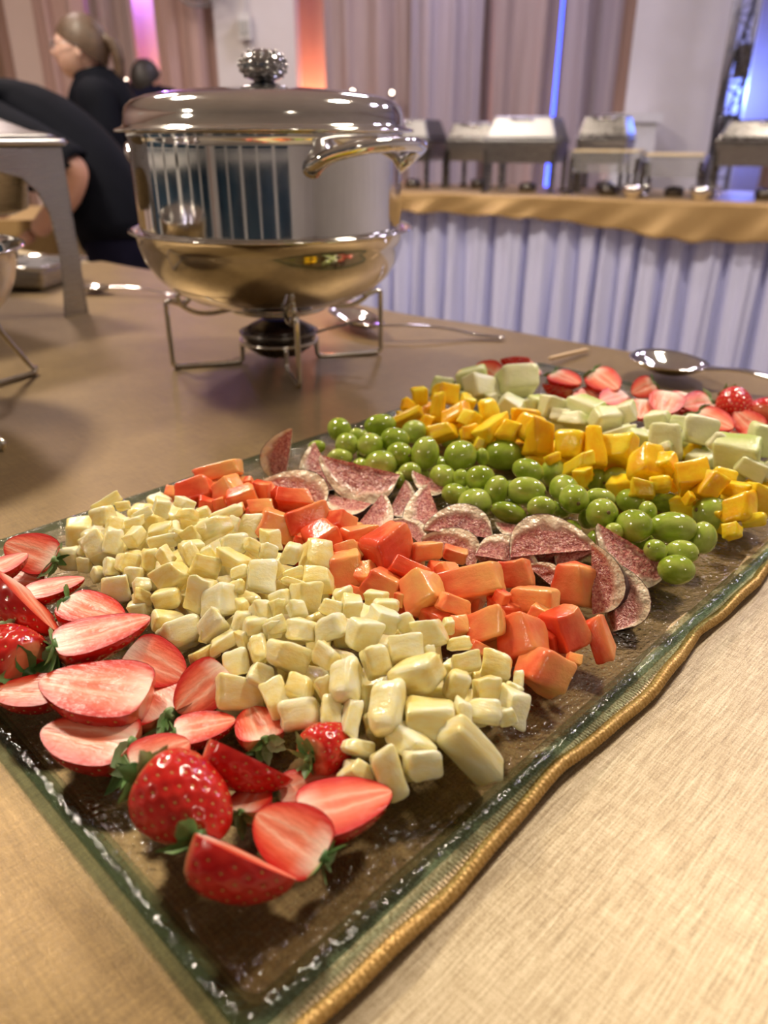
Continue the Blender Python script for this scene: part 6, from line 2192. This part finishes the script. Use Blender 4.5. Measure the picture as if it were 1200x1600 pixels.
        ('small wide 2 0', 14, (0.2283,0.6514,0.039), (0.64,0.755,0.135,-0.046), (0.0187,0.0117,0.0116)),
        ('medium blocky 5 1', 15, (0.151,0.7343,0.042), (0.636,0.754,0.163,0.005), (0.0163,0.0173,0.0128)),
        ('small blocky 5 0', 16, (0.17,0.7079,0.039), (0.924,0.332,-0.093,-0.166), (0.0155,0.011,0.0096)),
        ('medium wide 4 2', 17, (0.2519,0.6754,0.047), (0.689,0.635,-0.328,-0.121), (0.0214,0.0137,0.0135)),
        ('big upright 1 0', 18, (0.2471,0.6358,0.04), (0.854,0.486,-0.135,-0.131), (0.0261,0.0309,0.0201)),
        ('medium blocky 2 2', 19, (0.2788,0.646,0.047), (0.827,0.556,0.054,-0.067), (0.0289,0.0254,0.0191)),
        ('small blocky 3 2', 20, (0.2677,0.6665,0.047), (0.897,0.42,0.012,-0.138), (0.0159,0.0112,0.0098)),
        ('medium wide 1 2', 21, (0.2879,0.6132,0.0445), (0.778,0.529,0.056,-0.334), (0.0281,0.0175,0.0176)),
        ('big wide 2 1', 22, (0.295,0.6008,0.043), (0.64,0.674,-0.299,-0.217), (0.0361,0.0239,0.022)),
        ('medium upright 0 2', 23, (0.3265,0.6266,0.0435), (0.738,0.637,-0.148,-0.166), (0.0225,0.0293,0.0176)),
        ('medium wide 1 1', 24, (0.3026,0.5831,0.0365), (0.741,0.614,-0.031,-0.272), (0.0249,0.0151,0.0148)),
        ('small wide 0 0', 25, (0.24,0.6281,0.034), (0.85,0.267,-0.414,-0.185), (0.0238,0.0084,0.0124)),
        ('small upright 0 1', 26, (0.3114,0.5786,0.035), (0.853,0.435,0.183,-0.224), (0.0095,0.0118,0.0084)),
        ('', 0, (0.3199,0.589,0.0219), (0.733,0,0,0.681), (0.0209,0.0209,0.0198)),
        ('', 1, (0.3376,0.6109,0.0219), (0.802,0,0,0.598), (0.0209,0.0209,0.0198)),
        ('', 2, (0.2964,0.608,0.0219), (0.791,0,0,0.612), (0.0209,0.0209,0.0198)),
        ('', 3, (0.3169,0.6296,0.0219), (0.898,0,0,0.44), (0.0209,0.0209,0.0198)),
        ('', 4, (0.2765,0.6284,0.0219), (0.927,0,0,0.376), (0.0209,0.0209,0.0198)),
        ('', 5, (0.2945,0.647,0.0219), (0.953,0,0,0.303), (0.0209,0.0209,0.0198)),
        ('', 6, (0.2528,0.6514,0.0219), (0.926,0,0,0.378), (0.0209,0.0209,0.0198)),
        ('', 7, (0.2749,0.6696,0.0219), (0.943,0,0,0.332), (0.0209,0.0209,0.0198)),
        ('', 8, (0.2306,0.6723,0.0219), (0.81,0,0,0.586), (0.0209,0.0209,0.0198)),
        ('', 9, (0.2533,0.6906,0.0219), (0.995,0,0,0.102), (0.0209,0.0209,0.0198)),
        ('', 10, (0.2134,0.6902,0.0219), (0.997,0,0,0.077), (0.0209,0.0209,0.0198)),
        ('', 11, (0.2309,0.711,0.0219), (0.994,0,0,0.105), (0.0209,0.0209,0.0198)),
        ('', 12, (0.1918,0.714,0.0219), (0.935,0,0,0.354), (0.0209,0.0209,0.0198)),
        ('', 13, (0.2078,0.7306,0.0219), (0.849,0,0,0.529), (0.0209,0.0209,0.0198)),
        ('', 14, (0.1742,0.7297,0.0219), (0.802,0,0,0.597), (0.0209,0.0209,0.0198)),
        ('', 15, (0.1917,0.7509,0.0219), (0.996,0,0,0.091), (0.0209,0.0209,0.0198)),
        ('', 16, (0.1521,0.7522,0.0219), (0.832,0,0,0.554), (0.0209,0.0209,0.0198)),
        ('', 17, (0.1671,0.7724,0.0219), (0.996,0,0,0.09), (0.0209,0.0209,0.0198)),
        ('', 18, (0.1295,0.7718,0.0219), (0.766,0,0,0.643), (0.0209,0.0209,0.0198)),
        ('', 19, (0.147,0.7922,0.0219), (0.986,0,0,0.165), (0.0209,0.0209,0.0198)),
        ('', 20, (0.1122,0.7924,0.0219), (0.839,0,0,0.545), (0.0209,0.0209,0.0198)),
        ('', 21, (0.1265,0.8128,0.0219), (0.925,0,0,0.38), (0.0209,0.0209,0.0198)),
        ('', 22, (0.0867,0.8158,0.0219), (0.824,0,0,0.567), (0.0209,0.0209,0.0198)),
        ('', 23, (0.1089,0.831,0.0219), (0.802,0,0,0.597), (0.0209,0.0209,0.0198)),
    ],
    'grape': [
        ('medium round 11 1', 0, (-0.0416,0.6769,0.0365), (-0.314,0.787,-0.517,0.126), (0.0266,0.0218,0.0218)),
        ('big long 11 2', 1, (-0.0036,0.6851,0.038), (-0.025,-0.103,0.815,0.57), (0.0306,0.0208,0.0208)),
        ('medium round 11 3', 2, (0.0275,0.681,0.0325), (0.43,0.051,0.69,0.579), (0.0268,0.022,0.022)),
        ('medium round 11 0', 3, (-0.0331,0.645,0.0335), (0.646,-0.288,0.187,0.682), (0.0256,0.021,0.021)),
        ('medium round 9 1', 4, (-0.0124,0.6369,0.036), (0.457,0.084,0.671,0.578), (0.0267,0.0219,0.0219)),
        ('medium round 10 2', 5, (0.0096,0.6433,0.039), (0.002,0.015,0.822,0.57), (0.0266,0.022,0.022)),
        ('medium round 8 1', 6, (0.0131,0.6143,0.0365), (-0.487,0.764,-0.285,0.313), (0.0259,0.0212,0.0212)),
        ('small long 12 0', 7, (-0.061,0.6555,0.027), (0.567,-0.81,-0.133,-0.063), (0.0166,0.013,0.013)),
        ('small long 10 0', 8, (-0.0388,0.6303,0.0265), (0.559,-0.827,-0.043,0.052), (0.0229,0.0172,0.0172)),
        ('big round 8 0', 9, (-0.0027,0.6061,0.031), (0.113,0.018,0.822,0.557), (0.0288,0.0233,0.0233)),
        ('big upright 7 1', 10, (0.0347,0.6094,0.039), (0.346,-0.513,0.669,0.413), (0.0299,0.0243,0.0243)),
        ('medium long 10 3', 11, (0.0678,0.6848,0.0215), (0.55,-0.81,0.193,-0.06), (0.0321,0.0185,0.0185)),
        ('big round 9 2', 12, (0.0647,0.605,0.039), (-0.421,0.795,0.367,-0.238), (0.0322,0.0264,0.0264)),
        ('small round 9 0', 13, (-0.0209,0.6142,0.0265), (-0.158,-0.512,0.776,0.331), (0.0151,0.0124,0.0124)),
        ('small upright 7 0', 14, (0.0126,0.5813,0.027), (-0.352,0.621,-0.617,-0.332), (0.015,0.0118,0.0118)),
        ('small round 6 0', 15, (0.0211,0.5868,0.0315), (0.545,-0.832,-0.095,-0.044), (0.0194,0.0162,0.0162)),
        ('medium round 5 0', 16, (0.0474,0.5705,0.0345), (0.213,0.444,0.777,0.391), (0.0243,0.02,0.02)),
        ('medium round 5 1', 17, (0.0758,0.5598,0.038), (0.531,-0.839,-0.111,-0.041), (0.0237,0.0206,0.0206)),
        ('small round 4 0', 18, (0.055,0.548,0.0295), (0.058,0.184,0.829,0.524), (0.0204,0.0173,0.0173)),
        ('big round 3 0', 19, (0.0691,0.5304,0.029), (-0.208,-0.358,0.82,0.395), (0.0303,0.0248,0.0248)),
        ('small long 10 1', 20, (-0.0244,0.6608,0.038), (0.02,0.089,0.82,0.565), (0.0142,0.0107,0.0107)),
        ('small round 6 1', 21, (0.0611,0.5632,0.036), (-0.359,0.622,0.565,0.405), (0.0156,0.0135,0.0135)),
        ('big long 9 3', 22, (0.1066,0.6468,0.023), (0.174,0.123,0.809,0.548), (0.0364,0.0282,0.0282)),
        ('medium round 8 3', 23, (0.1355,0.6568,0.0215), (0.556,-0.827,-0.005,-0.079), (0.025,0.0203,0.0203)),
        ('medium long 7 3', 24, (0.1176,0.5814,0.0355), (0.089,0.249,0.806,0.529), (0.0267,0.0192,0.0192)),
        ('big round 6 3', 25, (0.145,0.6077,0.0215), (-0.383,0.713,0.377,-0.451), (0.03,0.0246,0.0246)),
        ('medium upright 4 1', 26, (0.086,0.5397,0.036), (0.324,-0.474,0.724,0.381), (0.0251,0.019,0.019)),
        ('big long 3 1', 27, (0.108,0.5342,0.0385), (0.519,-0.808,0.17,-0.219), (0.0308,0.0218,0.0218)),
        ('medium long 2 0', 28, (0.0923,0.5128,0.0305), (-0.151,0.095,0.813,0.555), (0.028,0.0154,0.0154)),
        ('small round 1 0', 29, (0.1154,0.5101,0.036), (0.525,-0.834,0.088,-0.145), (0.0211,0.0172,0.0172)),
        ('medium round 7 2', 30, (0.1374,0.5355,0.039), (0.258,0.545,0.725,0.333), (0.0267,0.0219,0.0219)),
        ('medium round 6 2', 31, (0.1408,0.5181,0.039), (-0.208,0.676,-0.626,0.33), (0.0271,0.0222,0.0222)),
        ('medium round 5 3', 32, (0.1783,0.594,0.0215), (-0.322,0.567,0.546,0.526), (0.0219,0.0186,0.0186)),
        ('big round 4 3', 33, (0.1937,0.5913,0.0215), (-0.206,-0.225,0.824,0.478), (0.0293,0.024,0.024)),
        ('small long 5 2', 34, (0.1615,0.5225,0.038), (0.074,0.164,0.822,0.54), (0.0224,0.0146,0.0146)),
        ('medium round 2 1', 35, (0.1549,0.4933,0.039), (-0.425,0.601,-0.285,0.615), (0.0272,0.0223,0.0223)),
        ('medium round 3 3', 36, (0.1948,0.5522,0.0215), (0.117,0.262,0.803,0.523), (0.0227,0.0196,0.0196)),
        ('big round 3 2', 37, (0.1728,0.4762,0.038), (0.425,0.309,0.731,0.437), (0.0287,0.0235,0.0235)),
        ('small round 1 1', 38, (0.1584,0.4713,0.0365), (0.544,-0.832,0.084,0.061), (0.0135,0.0117,0.0117)),
        ('small upright 8 2', 39, (0.0834,0.6071,0.037), (-0.482,0.596,-0.543,-0.344), (0.0155,0.011,0.011)),
        ('medium long 2 3', 40, (0.2233,0.5498,0.0215), (-0.085,0.136,0.8,0.578), (0.0278,0.0175,0.0175)),
        ('big long 2 2', 41, (0.2022,0.4801,0.0345), (0.008,0.036,0.848,0.529), (0.0338,0.0228,0.0228)),
        ('big round 0 3', 42, (0.2502,0.5271,0.0225), (-0.2,0.002,0.792,0.577), (0.0327,0.0268,0.0268)),
        ('small upright 1 3', 43, (0.2359,0.5439,0.0215), (0.515,-0.345,0.682,0.388), (0.0184,0.0153,0.0153)),
        ('medium upright 0 2', 44, (0.2228,0.4761,0.029), (-0.192,0.716,0.537,0.402), (0.0228,0.0182,0.0182)),
        ('small long 1 2', 45, (0.1998,0.4531,0.0305), (-0.478,0.804,-0.261,0.239), (0.0219,0.0157,0.0157)),
        ('medium round 0 0', 46, (0.19,0.4344,0.0275), (0.177,0.14,0.842,0.49), (0.0238,0.0195,0.0195)),
        ('small round 0 1', 47, (0.1809,0.4512,0.0325), (-0.371,0.052,0.693,0.616), (0.018,0.0148,0.0148)),
        ('small upright 4 2', 48, (0.1898,0.4995,0.0375), (0.435,-0.553,0.671,0.234), (0.016,0.0132,0.0132)),
        ('', 0, (0.1869,0.4537,0.0201), (0.969,0,0,0.247), (0.019,0.0164,0.0164)),
        ('', 1, (0.206,0.472,0.0201), (0.86,0,0,0.51), (0.019,0.0164,0.0164)),
        ('', 2, (0.1666,0.471,0.0201), (0.975,0,0,0.222), (0.019,0.0164,0.0164)),
        ('', 3, (0.1856,0.4914,0.0201), (0.927,0,0,0.376), (0.019,0.0164,0.0164)),
        ('', 4, (0.1527,0.4873,0.0201), (0.765,0,0,0.644), (0.019,0.0164,0.0164)),
        ('', 5, (0.1711,0.512,0.0201), (0.764,0,0,0.646), (0.019,0.0164,0.0164)),
        ('', 6, (0.1365,0.503,0.0201), (0.88,0,0,0.475), (0.019,0.0164,0.0164)),
        ('', 7, (0.1563,0.5246,0.0201), (0.936,0,0,0.351), (0.019,0.0164,0.0164)),
        ('', 8, (0.1169,0.5209,0.0201), (0.998,0,0,0.069), (0.019,0.0164,0.0164)),
        ('', 9, (0.1388,0.5425,0.0201), (0.789,0,0,0.615), (0.019,0.0164,0.0164)),
        ('', 10, (0.0976,0.54,0.0201), (0.984,0,0,0.178), (0.019,0.0164,0.0164)),
        ('', 11, (0.1187,0.5595,0.0201), (0.999,0,0,0.048), (0.019,0.0164,0.0164)),
        ('', 12, (0.0856,0.5556,0.0201), (0.848,0,0,0.531), (0.019,0.0164,0.0164)),
        ('', 13, (0.1041,0.5765,0.0201), (0.994,0,0,0.109), (0.019,0.0164,0.0164)),
        ('', 14, (0.0694,0.5715,0.0201), (0.871,0,0,0.491), (0.019,0.0164,0.0164)),
        ('', 15, (0.0823,0.5933,0.0201), (0.963,0,0,0.269), (0.019,0.0164,0.0164)),
        ('', 16, (0.0456,0.5883,0.0201), (0.821,0,0,0.572), (0.019,0.0164,0.0164)),
        ('', 17, (0.0675,0.6085,0.0201), (0.833,0,0,0.554), (0.019,0.0164,0.0164)),
        ('', 18, (0.0294,0.6106,0.0201), (0.995,0,0,0.104), (0.019,0.0164,0.0164)),
        ('', 19, (0.0491,0.629,0.0201), (0.778,0,0,0.629), (0.019,0.0164,0.0164)),
        ('', 20, (0.0129,0.624,0.0201), (0.841,0,0,0.542), (0.019,0.0164,0.0164)),
        ('', 21, (0.0319,0.6408,0.0201), (1,0,0,0.025), (0.019,0.0164,0.0164)),
        ('', 22, (-0.0016,0.6375,0.0201), (0.954,0,0,0.3), (0.019,0.0164,0.0164)),
        ('', 23, (0.017,0.6568,0.0201), (0.983,0,0,0.182), (0.019,0.0164,0.0164)),
        ('', 24, (-0.0168,0.6556,0.0201), (0.832,0,0,0.555), (0.019,0.0164,0.0164)),
        ('', 25, (-0.0023,0.6788,0.0201), (0.955,0,0,0.298), (0.019,0.0164,0.0164)),
        ('', 26, (-0.036,0.6708,0.0201), (0.967,0,0,0.256), (0.019,0.0164,0.0164)),
        ('', 27, (-0.0194,0.6971,0.0201), (0.912,0,0,0.411), (0.019,0.0164,0.0164)),
    ],
}
FIG_ROWS = [
    ("fig wedge standing upright at the tray's left rim, tip up", 0, (-0.0811,0.6036,0.0372), (0.379,0.666,-0.134,0.628), 0.0457),
    ('fig wedge with a white arc, lying before the upright wedge', 2, (-0.0734,0.5548,0.0205), (0.257,-0.071,-0.599,0.755), 0.0612),
    ('fig wedge with tall cream edge between the upright wedge and the grapes', 1, (-0.0478,0.5955,0.0321), (0.412,0.369,0.101,0.827), 0.0503),
    ('fig wedge stretched below the grapes, cream at both ends', 0, (-0.0162,0.5752,0.0423), (0.084,0.092,-0.003,0.992), 0.0670),
    ('pink fig wedge beside the dark hole, flesh up', 1, (-0.0263,0.5514,0.0237), (0.225,0.077,0.315,0.919), 0.0413),
    ('fig wedge right of the dark hole with a white lower rim', 2, (-0.0124,0.5241,0.0258), (0.856,-0.083,-0.212,0.464), 0.0427),
    ('fig wedge behind the dark hole piece, its base white', 1, (0.0091,0.5491,0.0254), (0.836,-0.091,-0.321,0.435), 0.0356),
    ('small fig wedge with dark skin edge above the biggest papaya chunk', 3, (0.0171,0.5034,0.0187), (0.385,-0.086,-0.614,0.684), 0.0288),
    ('dark pink fig wedge touching the lower grapes, left of centre', 1, (0.0383,0.5663,0.0344), (0.179,0.165,0.157,0.957), 0.0314),
    ('fig wedge with long cream left edge and pink face', 0, (0.0404,0.5216,0.0269), (0.537,0.316,0.101,0.776), 0.0534),
    ('fig wedge with purple skin at its right end, middle of the row', 1, (0.0561,0.491,0.0237), (0.044,0.069,-0.68,0.728), 0.0512),
    ('fig wedge with a white curved lip just above the red papaya', 1, (0.0462,0.4758,0.0151), (-0.28,0.123,0.693,-0.653), 0.0448),
    ('flat pink fig wedge half hidden behind the big arched wedge', 1, (0.096,0.5019,0.0261), (0.148,0.035,0.228,0.962), 0.0275),
    ('biggest fig wedge with an arched cream rim under the grapes', 0, (0.1129,0.4611,0.0245), (0.749,0.661,-0.004,0.046), 0.0600),
    ('fig wedge with a pale square end, before the biggest wedge', 1, (0.0816,0.4619,0.0192), (0.774,0.619,-0.063,-0.117), 0.0434),
    ('dark centred fig wedge with white right edge behind the papaya', 1, (0.1062,0.4421,0.0155), (-0.371,0.104,0.702,-0.599), 0.0257),
    ('fig wedge behind the dark centred one, thin rim', 1, (0.1312,0.4611,0.0192), (0.696,0.673,-0.155,0.198), 0.0296),
    ('fig wedge standing on end with a smooth pale side, right part of the row', 1, (0.1302,0.4153,0.0291), (0.681,-0.218,-0.67,0.198), 0.0444),
    ('fig wedge with dark central line, reaching toward the last grapes', 2, (0.1698,0.4532,0.0339), (0.195,0.204,-0.031,0.959), 0.0556),
    ('last fig wedge at the right end, heart shaped face to the camera', 2, (0.1409,0.4036,0.0248), (0.697,-0.081,-0.518,0.489), 0.0444),
    ('dim fig wedge between the biggest wedge and the standing one', 1, (0.1592,0.4797,0.0285), (0.133,0.183,0.142,0.964), 0.0195),
]
SB_ROWS = [
    ('flat strawberry slice standing by the tray rim at the far left corner', 'fat', (-0.2176,0.4435,0.03), (0.105,0.127,-0.255,0.953), 0.0337, 5),
    ("strawberry half with bright tip poking in from the photo's left edge", 'mid', (-0.2464,0.4132,0.038), (0.873,-0.003,-0.002,0.487), 0.0288, 0),
    ('pale strawberry half lying under the left edge halves', 'fat', (-0.2559,0.444,0.018), (0.99,0.057,-0.007,-0.128), 0.0325, 0),
    ('slender strawberry half pointing right, third back along the left rim', 'long', (-0.2189,0.4022,0.03), (0.965,0.013,0.003,0.262), 0.0346, 2),
    ('red strawberry half on its side showing dark skin, near the left edge', 'mid', (-0.2227,0.3988,0.042), (0.833,-0.388,0.27,-0.286), 0.0525, 0),
    ('strawberry half beside the round pineapple chunk, calyx to the left', 'mid', (-0.192,0.3949,0.03), (0.984,0.018,0.071,-0.162), 0.0411, 4),
    ('short red strawberry half mostly under the long raised half', 'mid', (-0.195,0.3849,0.022), (0.995,-0.003,0,-0.101), 0.0333, 2),
    ('long raised strawberry half with calyx at left and tip pointing up right', 'long', (-0.1726,0.3325,0.042), (0.966,0.018,0.005,0.258), 0.0504, 7),
    ('glossy red strawberry half with a calyx cut by the left edge', 'mid', (-0.2102,0.3543,0.04), (0.932,-0.203,0.213,-0.211), 0.0386, 4),
    ('whole red strawberry at the left edge, tip out of the photo', 'whole', (-0.1869,0.3285,0.026), (0.303,0.021,-0.007,0.953), 0.0449, 5),
    ('strawberry half at the left edge above the bare glass, pale core up', 'mid', (-0.1653,0.3135,0.028), (-0.03,0.001,-0.017,0.999), 0.0336, 0),
    ('largest strawberry half, broad pale face up, tip to the left', 'mid', (-0.1163,0.304,0.034), (0.037,0.036,-0.026,0.998), 0.0548, 0),
    ('pinkish strawberry slice leaning on the pineapple, calyx end pale', 'fat', (-0.1366,0.3379,0.034), (0.959,0.187,0.118,-0.175), 0.0343, 0),
    ('strawberry half tucked behind the largest half, white shoulder', 'fat', (-0.1074,0.303,0.022), (0.382,-0.044,-0.039,0.922), 0.0393, 6),
    ('orange red strawberry slice leaning against the squarish pineapple chunk', 'fat', (-0.0818,0.3224,0.034), (-0.381,-0.099,-0.271,0.879), 0.0315, 0),
    ('strawberry half in front of the largest half, tip left, leafy calyx right', 'mid', (-0.1177,0.2769,0.026), (0.103,-0.001,-0.014,0.995), 0.0466, 5),
    ('pale shouldered strawberry half with a spread green calyx on its left', 'fat', (-0.1114,0.2573,0.03), (0.942,0.126,0.041,0.309), 0.0271, 9),
    ('flat strawberry half under the big pale pineapple chunk, calyx left', 'mid', (-0.1015,0.2892,0.022), (0.99,0.008,0.001,0.141), 0.0294, 4),
    ('whole glossy strawberry with pitted skin and pale collar', 'whole', (-0.0986,0.2445,0.036), (0.959,0.02,0.068,-0.275), 0.0423, 8),
    ('strawberry half showing red skin, its cut edge facing up right', 'mid', (-0.077,0.2646,0.038), (0.883,-0.422,0.196,-0.058), 0.0404, 0),
    ('strawberry half with a big green calyx turned to the viewer, by the pineapple edge', 'fat', (-0.0568,0.2839,0.022), (0.552,-0.021,0.034,0.833), 0.0277, 9),
    ('small red strawberry with star calyx touching the near pineapple chunks', 'whole2', (-0.0343,0.2662,0.026), (0.905,-0.028,0.06,0.42), 0.0304, 8),
    ('thin strawberry half with a curled leaf, just behind the right front half', 'mid', (-0.0467,0.2507,0.02), (0.977,0.014,0.003,0.214), 0.0309, 3),
    ('plump strawberry half at the right of the front cluster, tip right', 'mid', (-0.0348,0.2315,0.03), (0.985,-0.001,0.025,0.172), 0.0405, 0),
    ('strawberry half with its face to the camera and leaves at lower right', 'fat', (-0.0234,0.2118,0.028), (0.238,0.086,-0.181,0.95), 0.0320, 7),
    ('frontmost strawberry half, seeded red skin to the camera, cut edge up', 'fat', (-0.0713,0.214,0.038), (0.89,-0.411,0.176,-0.089), 0.0416, 4),
    ('strawberry seen from its drooping green calyx, behind the frontmost half', 'fat', (-0.0601,0.2359,0.026), (0.791,-0.108,0.035,0.601), 0.0216, 8),
    ('far strawberry slice at the left end of the back row, pink', 'fat', (0.1277,0.8434,0.038), (0.401,-0.111,-0.432,0.8), 0.0357, 2),
    ('far red strawberry piece, highest at the left of the back row', 'mid', (0.1689,0.8866,0.044), (-0.071,0.038,0.33,0.941), 0.0341, 0),
    ('far pink strawberry half lying flat behind the melon corner', 'mid', (0.1774,0.8748,0.042), (-0.215,0.043,-0.191,0.957), 0.0400, 0),
    ('far red strawberry half with a dark calyx, beside the wooden skewer', 'mid', (0.1888,0.841,0.0448), (0.876,0.113,-0.008,-0.469), 0.0400, 6),
    ('far strawberry half with deep red skin below the calyx one', 'slim', (0.2067,0.8108,0.032), (0.357,0.083,0.211,0.906), 0.0400, 0),
    ('far strawberry half standing up with a green leaf at its left', 'fat', (0.2294,0.8298,0.0493), (0.836,0.226,0.024,-0.5), 0.0400, 4),
    ('far strawberry half lying flat in front of the standing one', 'mid', (0.2587,0.7981,0.0337), (-0.305,0.046,-0.197,0.931), 0.0400, 0),
    ('far small strawberry end behind the melon, dull red', 'mid', (0.2348,0.8093,0.03), (-0.169,0.037,-0.211,0.962), 0.0337, 0),
    ('far pale strawberry half with leaves on its right, before the silver spoon', 'fat', (0.2866,0.7961,0.046), (-0.233,-0.059,-0.382,0.892), 0.0283, 6),
    ('far strawberry half with a white streaked face, mid back row', 'fat', (0.2927,0.765,0.046), (0.535,0.107,0.113,-0.831), 0.0400, 0),
    ('far narrow red strawberry piece left of the white streaked one', 'mid', (0.267,0.7635,0.038), (0.564,0.113,0.092,-0.813), 0.0348, 0),
    ('far little strawberry piece just right of the white streaked one', 'mid', (0.3141,0.7722,0.0419), (-0.492,-0.045,-0.119,0.861), 0.0400, 0),
    ('far pink strawberry half behind the broad one at the right', 'mid', (0.3351,0.7593,0.038), (-0.208,0.06,-0.273,0.937), 0.0396, 2),
    ('far broad strawberry half with pale lines, right part of the back row', 'mid', (0.3054,0.7181,0.0392), (0.847,0.235,-0.067,-0.473), 0.0400, 4),
    ('far whole strawberry with an upright dark calyx near the right edge', 'whole2', (0.3443,0.7462,0.0459), (0.76,0.063,0.075,-0.643), 0.0400, 7),
    ('far strawberry half leaning before the right edge whole one', 'mid', (0.352,0.6841,0.032), (0.558,-0.085,-0.374,0.736), 0.0342, 0),
    ('far whole red strawberry cut by the right edge of the photo', 'whole', (0.3607,0.7056,0.0364), (0.913,0.006,-0.013,0.409), 0.0400, 0),
    ('far strawberry under the right end, only its leaf showing', 'fat', (0.3344,0.6757,0.03), (0.697,-0.062,0.061,0.711), 0.0346, 6),
]


ORD = ('first second third fourth fifth sixth seventh eighth ninth tenth eleventh twelfth thirteenth fourteenth fifteenth sixteenth seventeenth eighteenth '
       'nineteenth twentieth twenty-first twenty-second twenty-third twenty-fourth twenty-fifth twenty-sixth').split()
HEAPS = {'pineapple': ('pineapple chunk', 'strawberries', 'pineapple chunks in the pale heap'), 'papaya': ('papaya chunk', 'pineapple', 'papaya chunks in a row'),
         'grape': ('green grape', 'figs', 'green grapes in a row'), 'mango': ('mango chunk', 'grapes', 'mango chunks in a row'), 'melon': ('melon chunk', 'mango', 'melon chunks in a row')}


def heap_label(kind, text):
    noun, beside, group = HEAPS[kind]
    if not text:
        return noun + ' buried inside the heap, hardly showing', group + ', buried'
    size, shape, place, row = text.split()
    return '%s %s %s, %s from the hem side in %s row from the %s' % (size, shape, noun, ORD[int(place)], ORD[int(row)], beside), group


def put_chunk(kind, name, row):
    text, k, loc, rot, size = row
    label, group = heap_label(kind, text)
    o = link(name, CHUNK[kind][k % len(CHUNK[kind])], None, None, loc, rot, size)
    tag(o, label, kind if kind != 'melon' else 'melon', group)


for kind, name in (('pineapple', 'pineapple_chunk'), ('papaya', 'papaya_chunk'), ('mango', 'mango_chunk'), ('melon', 'melon_chunk')):
    for row in CHUNKS[kind]:
        put_chunk(kind, name, row)
for text, k, loc, rot, size in CHUNKS['grape']:
    label, group = heap_label('grape', text)
    o = link('grape', GRAPES[k % len(GRAPES)], None, None, loc, rot, size)
    tag(o, label, 'grape', group)
    sc_ = link('stem_scar', SCAR, None, o, (0.495, 0, 0))
    sc_.rotation_euler = (0, R(90), 0)
for label, k, loc, rot, s in FIG_ROWS:
    e = empty('fig_wedge', loc)
    e.rotation_mode = 'QUATERNION'
    e.rotation_quaternion = rot
    e.scale = (s, s, s)
    tag(e, label, 'fig', 'fig wedges in a row')
    link('fig_skin', FIG[k % 4][0], None, e)
    link('fig_flesh', FIG[k % 4][1], None, e)
STEM = MB().lathe([(0, -.02), (.10, -.01), (.085, .03), (.04, .045), (.03, .10), (.022, .105), (0, .10)], 12).mesh('calyx_hub')
STEM.materials.append(M['calyx'])
for seed, (label, key, loc, rot, s, nleaf) in enumerate(SB_ROWS):
    s_, c_m, d_ = SB[key]
    e = empty('strawberry', loc)
    e.rotation_mode = 'QUATERNION'
    e.rotation_quaternion = rot
    e.scale = (s, s, s)
    tag(e, label, 'strawberry', 'far strawberries in the back row' if label.startswith('far') else 'near strawberries in the front row')
    link('skin', s_, None, e)
    if c_m:
        link('cut_face', c_m, None, e)
    link('achenes', d_, None, e)['kind'] = 'stuff'
    if nleaf:
        rnd = random.Random(seed)
        hub = link('calyx', STEM, None, e, (0.02, 0, -0.05 if c_m else 0.0))
        hub.rotation_euler = (0, R(-90), 0)
        for i in range(nleaf):
            lf = link('leaf', LEAF[rnd.randrange(7)], None, hub)
            an = (2 * PI * i / nleaf + rnd.uniform(-.25, .25)) if not c_m else R(lerp(-95, 95, i / max(1, nleaf - 1)) + rnd.uniform(-12, 12)) + PI
            lf.location = (.05 * math.cos(an), .05 * math.sin(an), .01)
            lf.rotation_euler = (rnd.uniform(-.4, .4), -rnd.uniform(-.35, .75), an)
            k = rnd.uniform(.8, 1.15)
            lf.scale = (k, k, k)
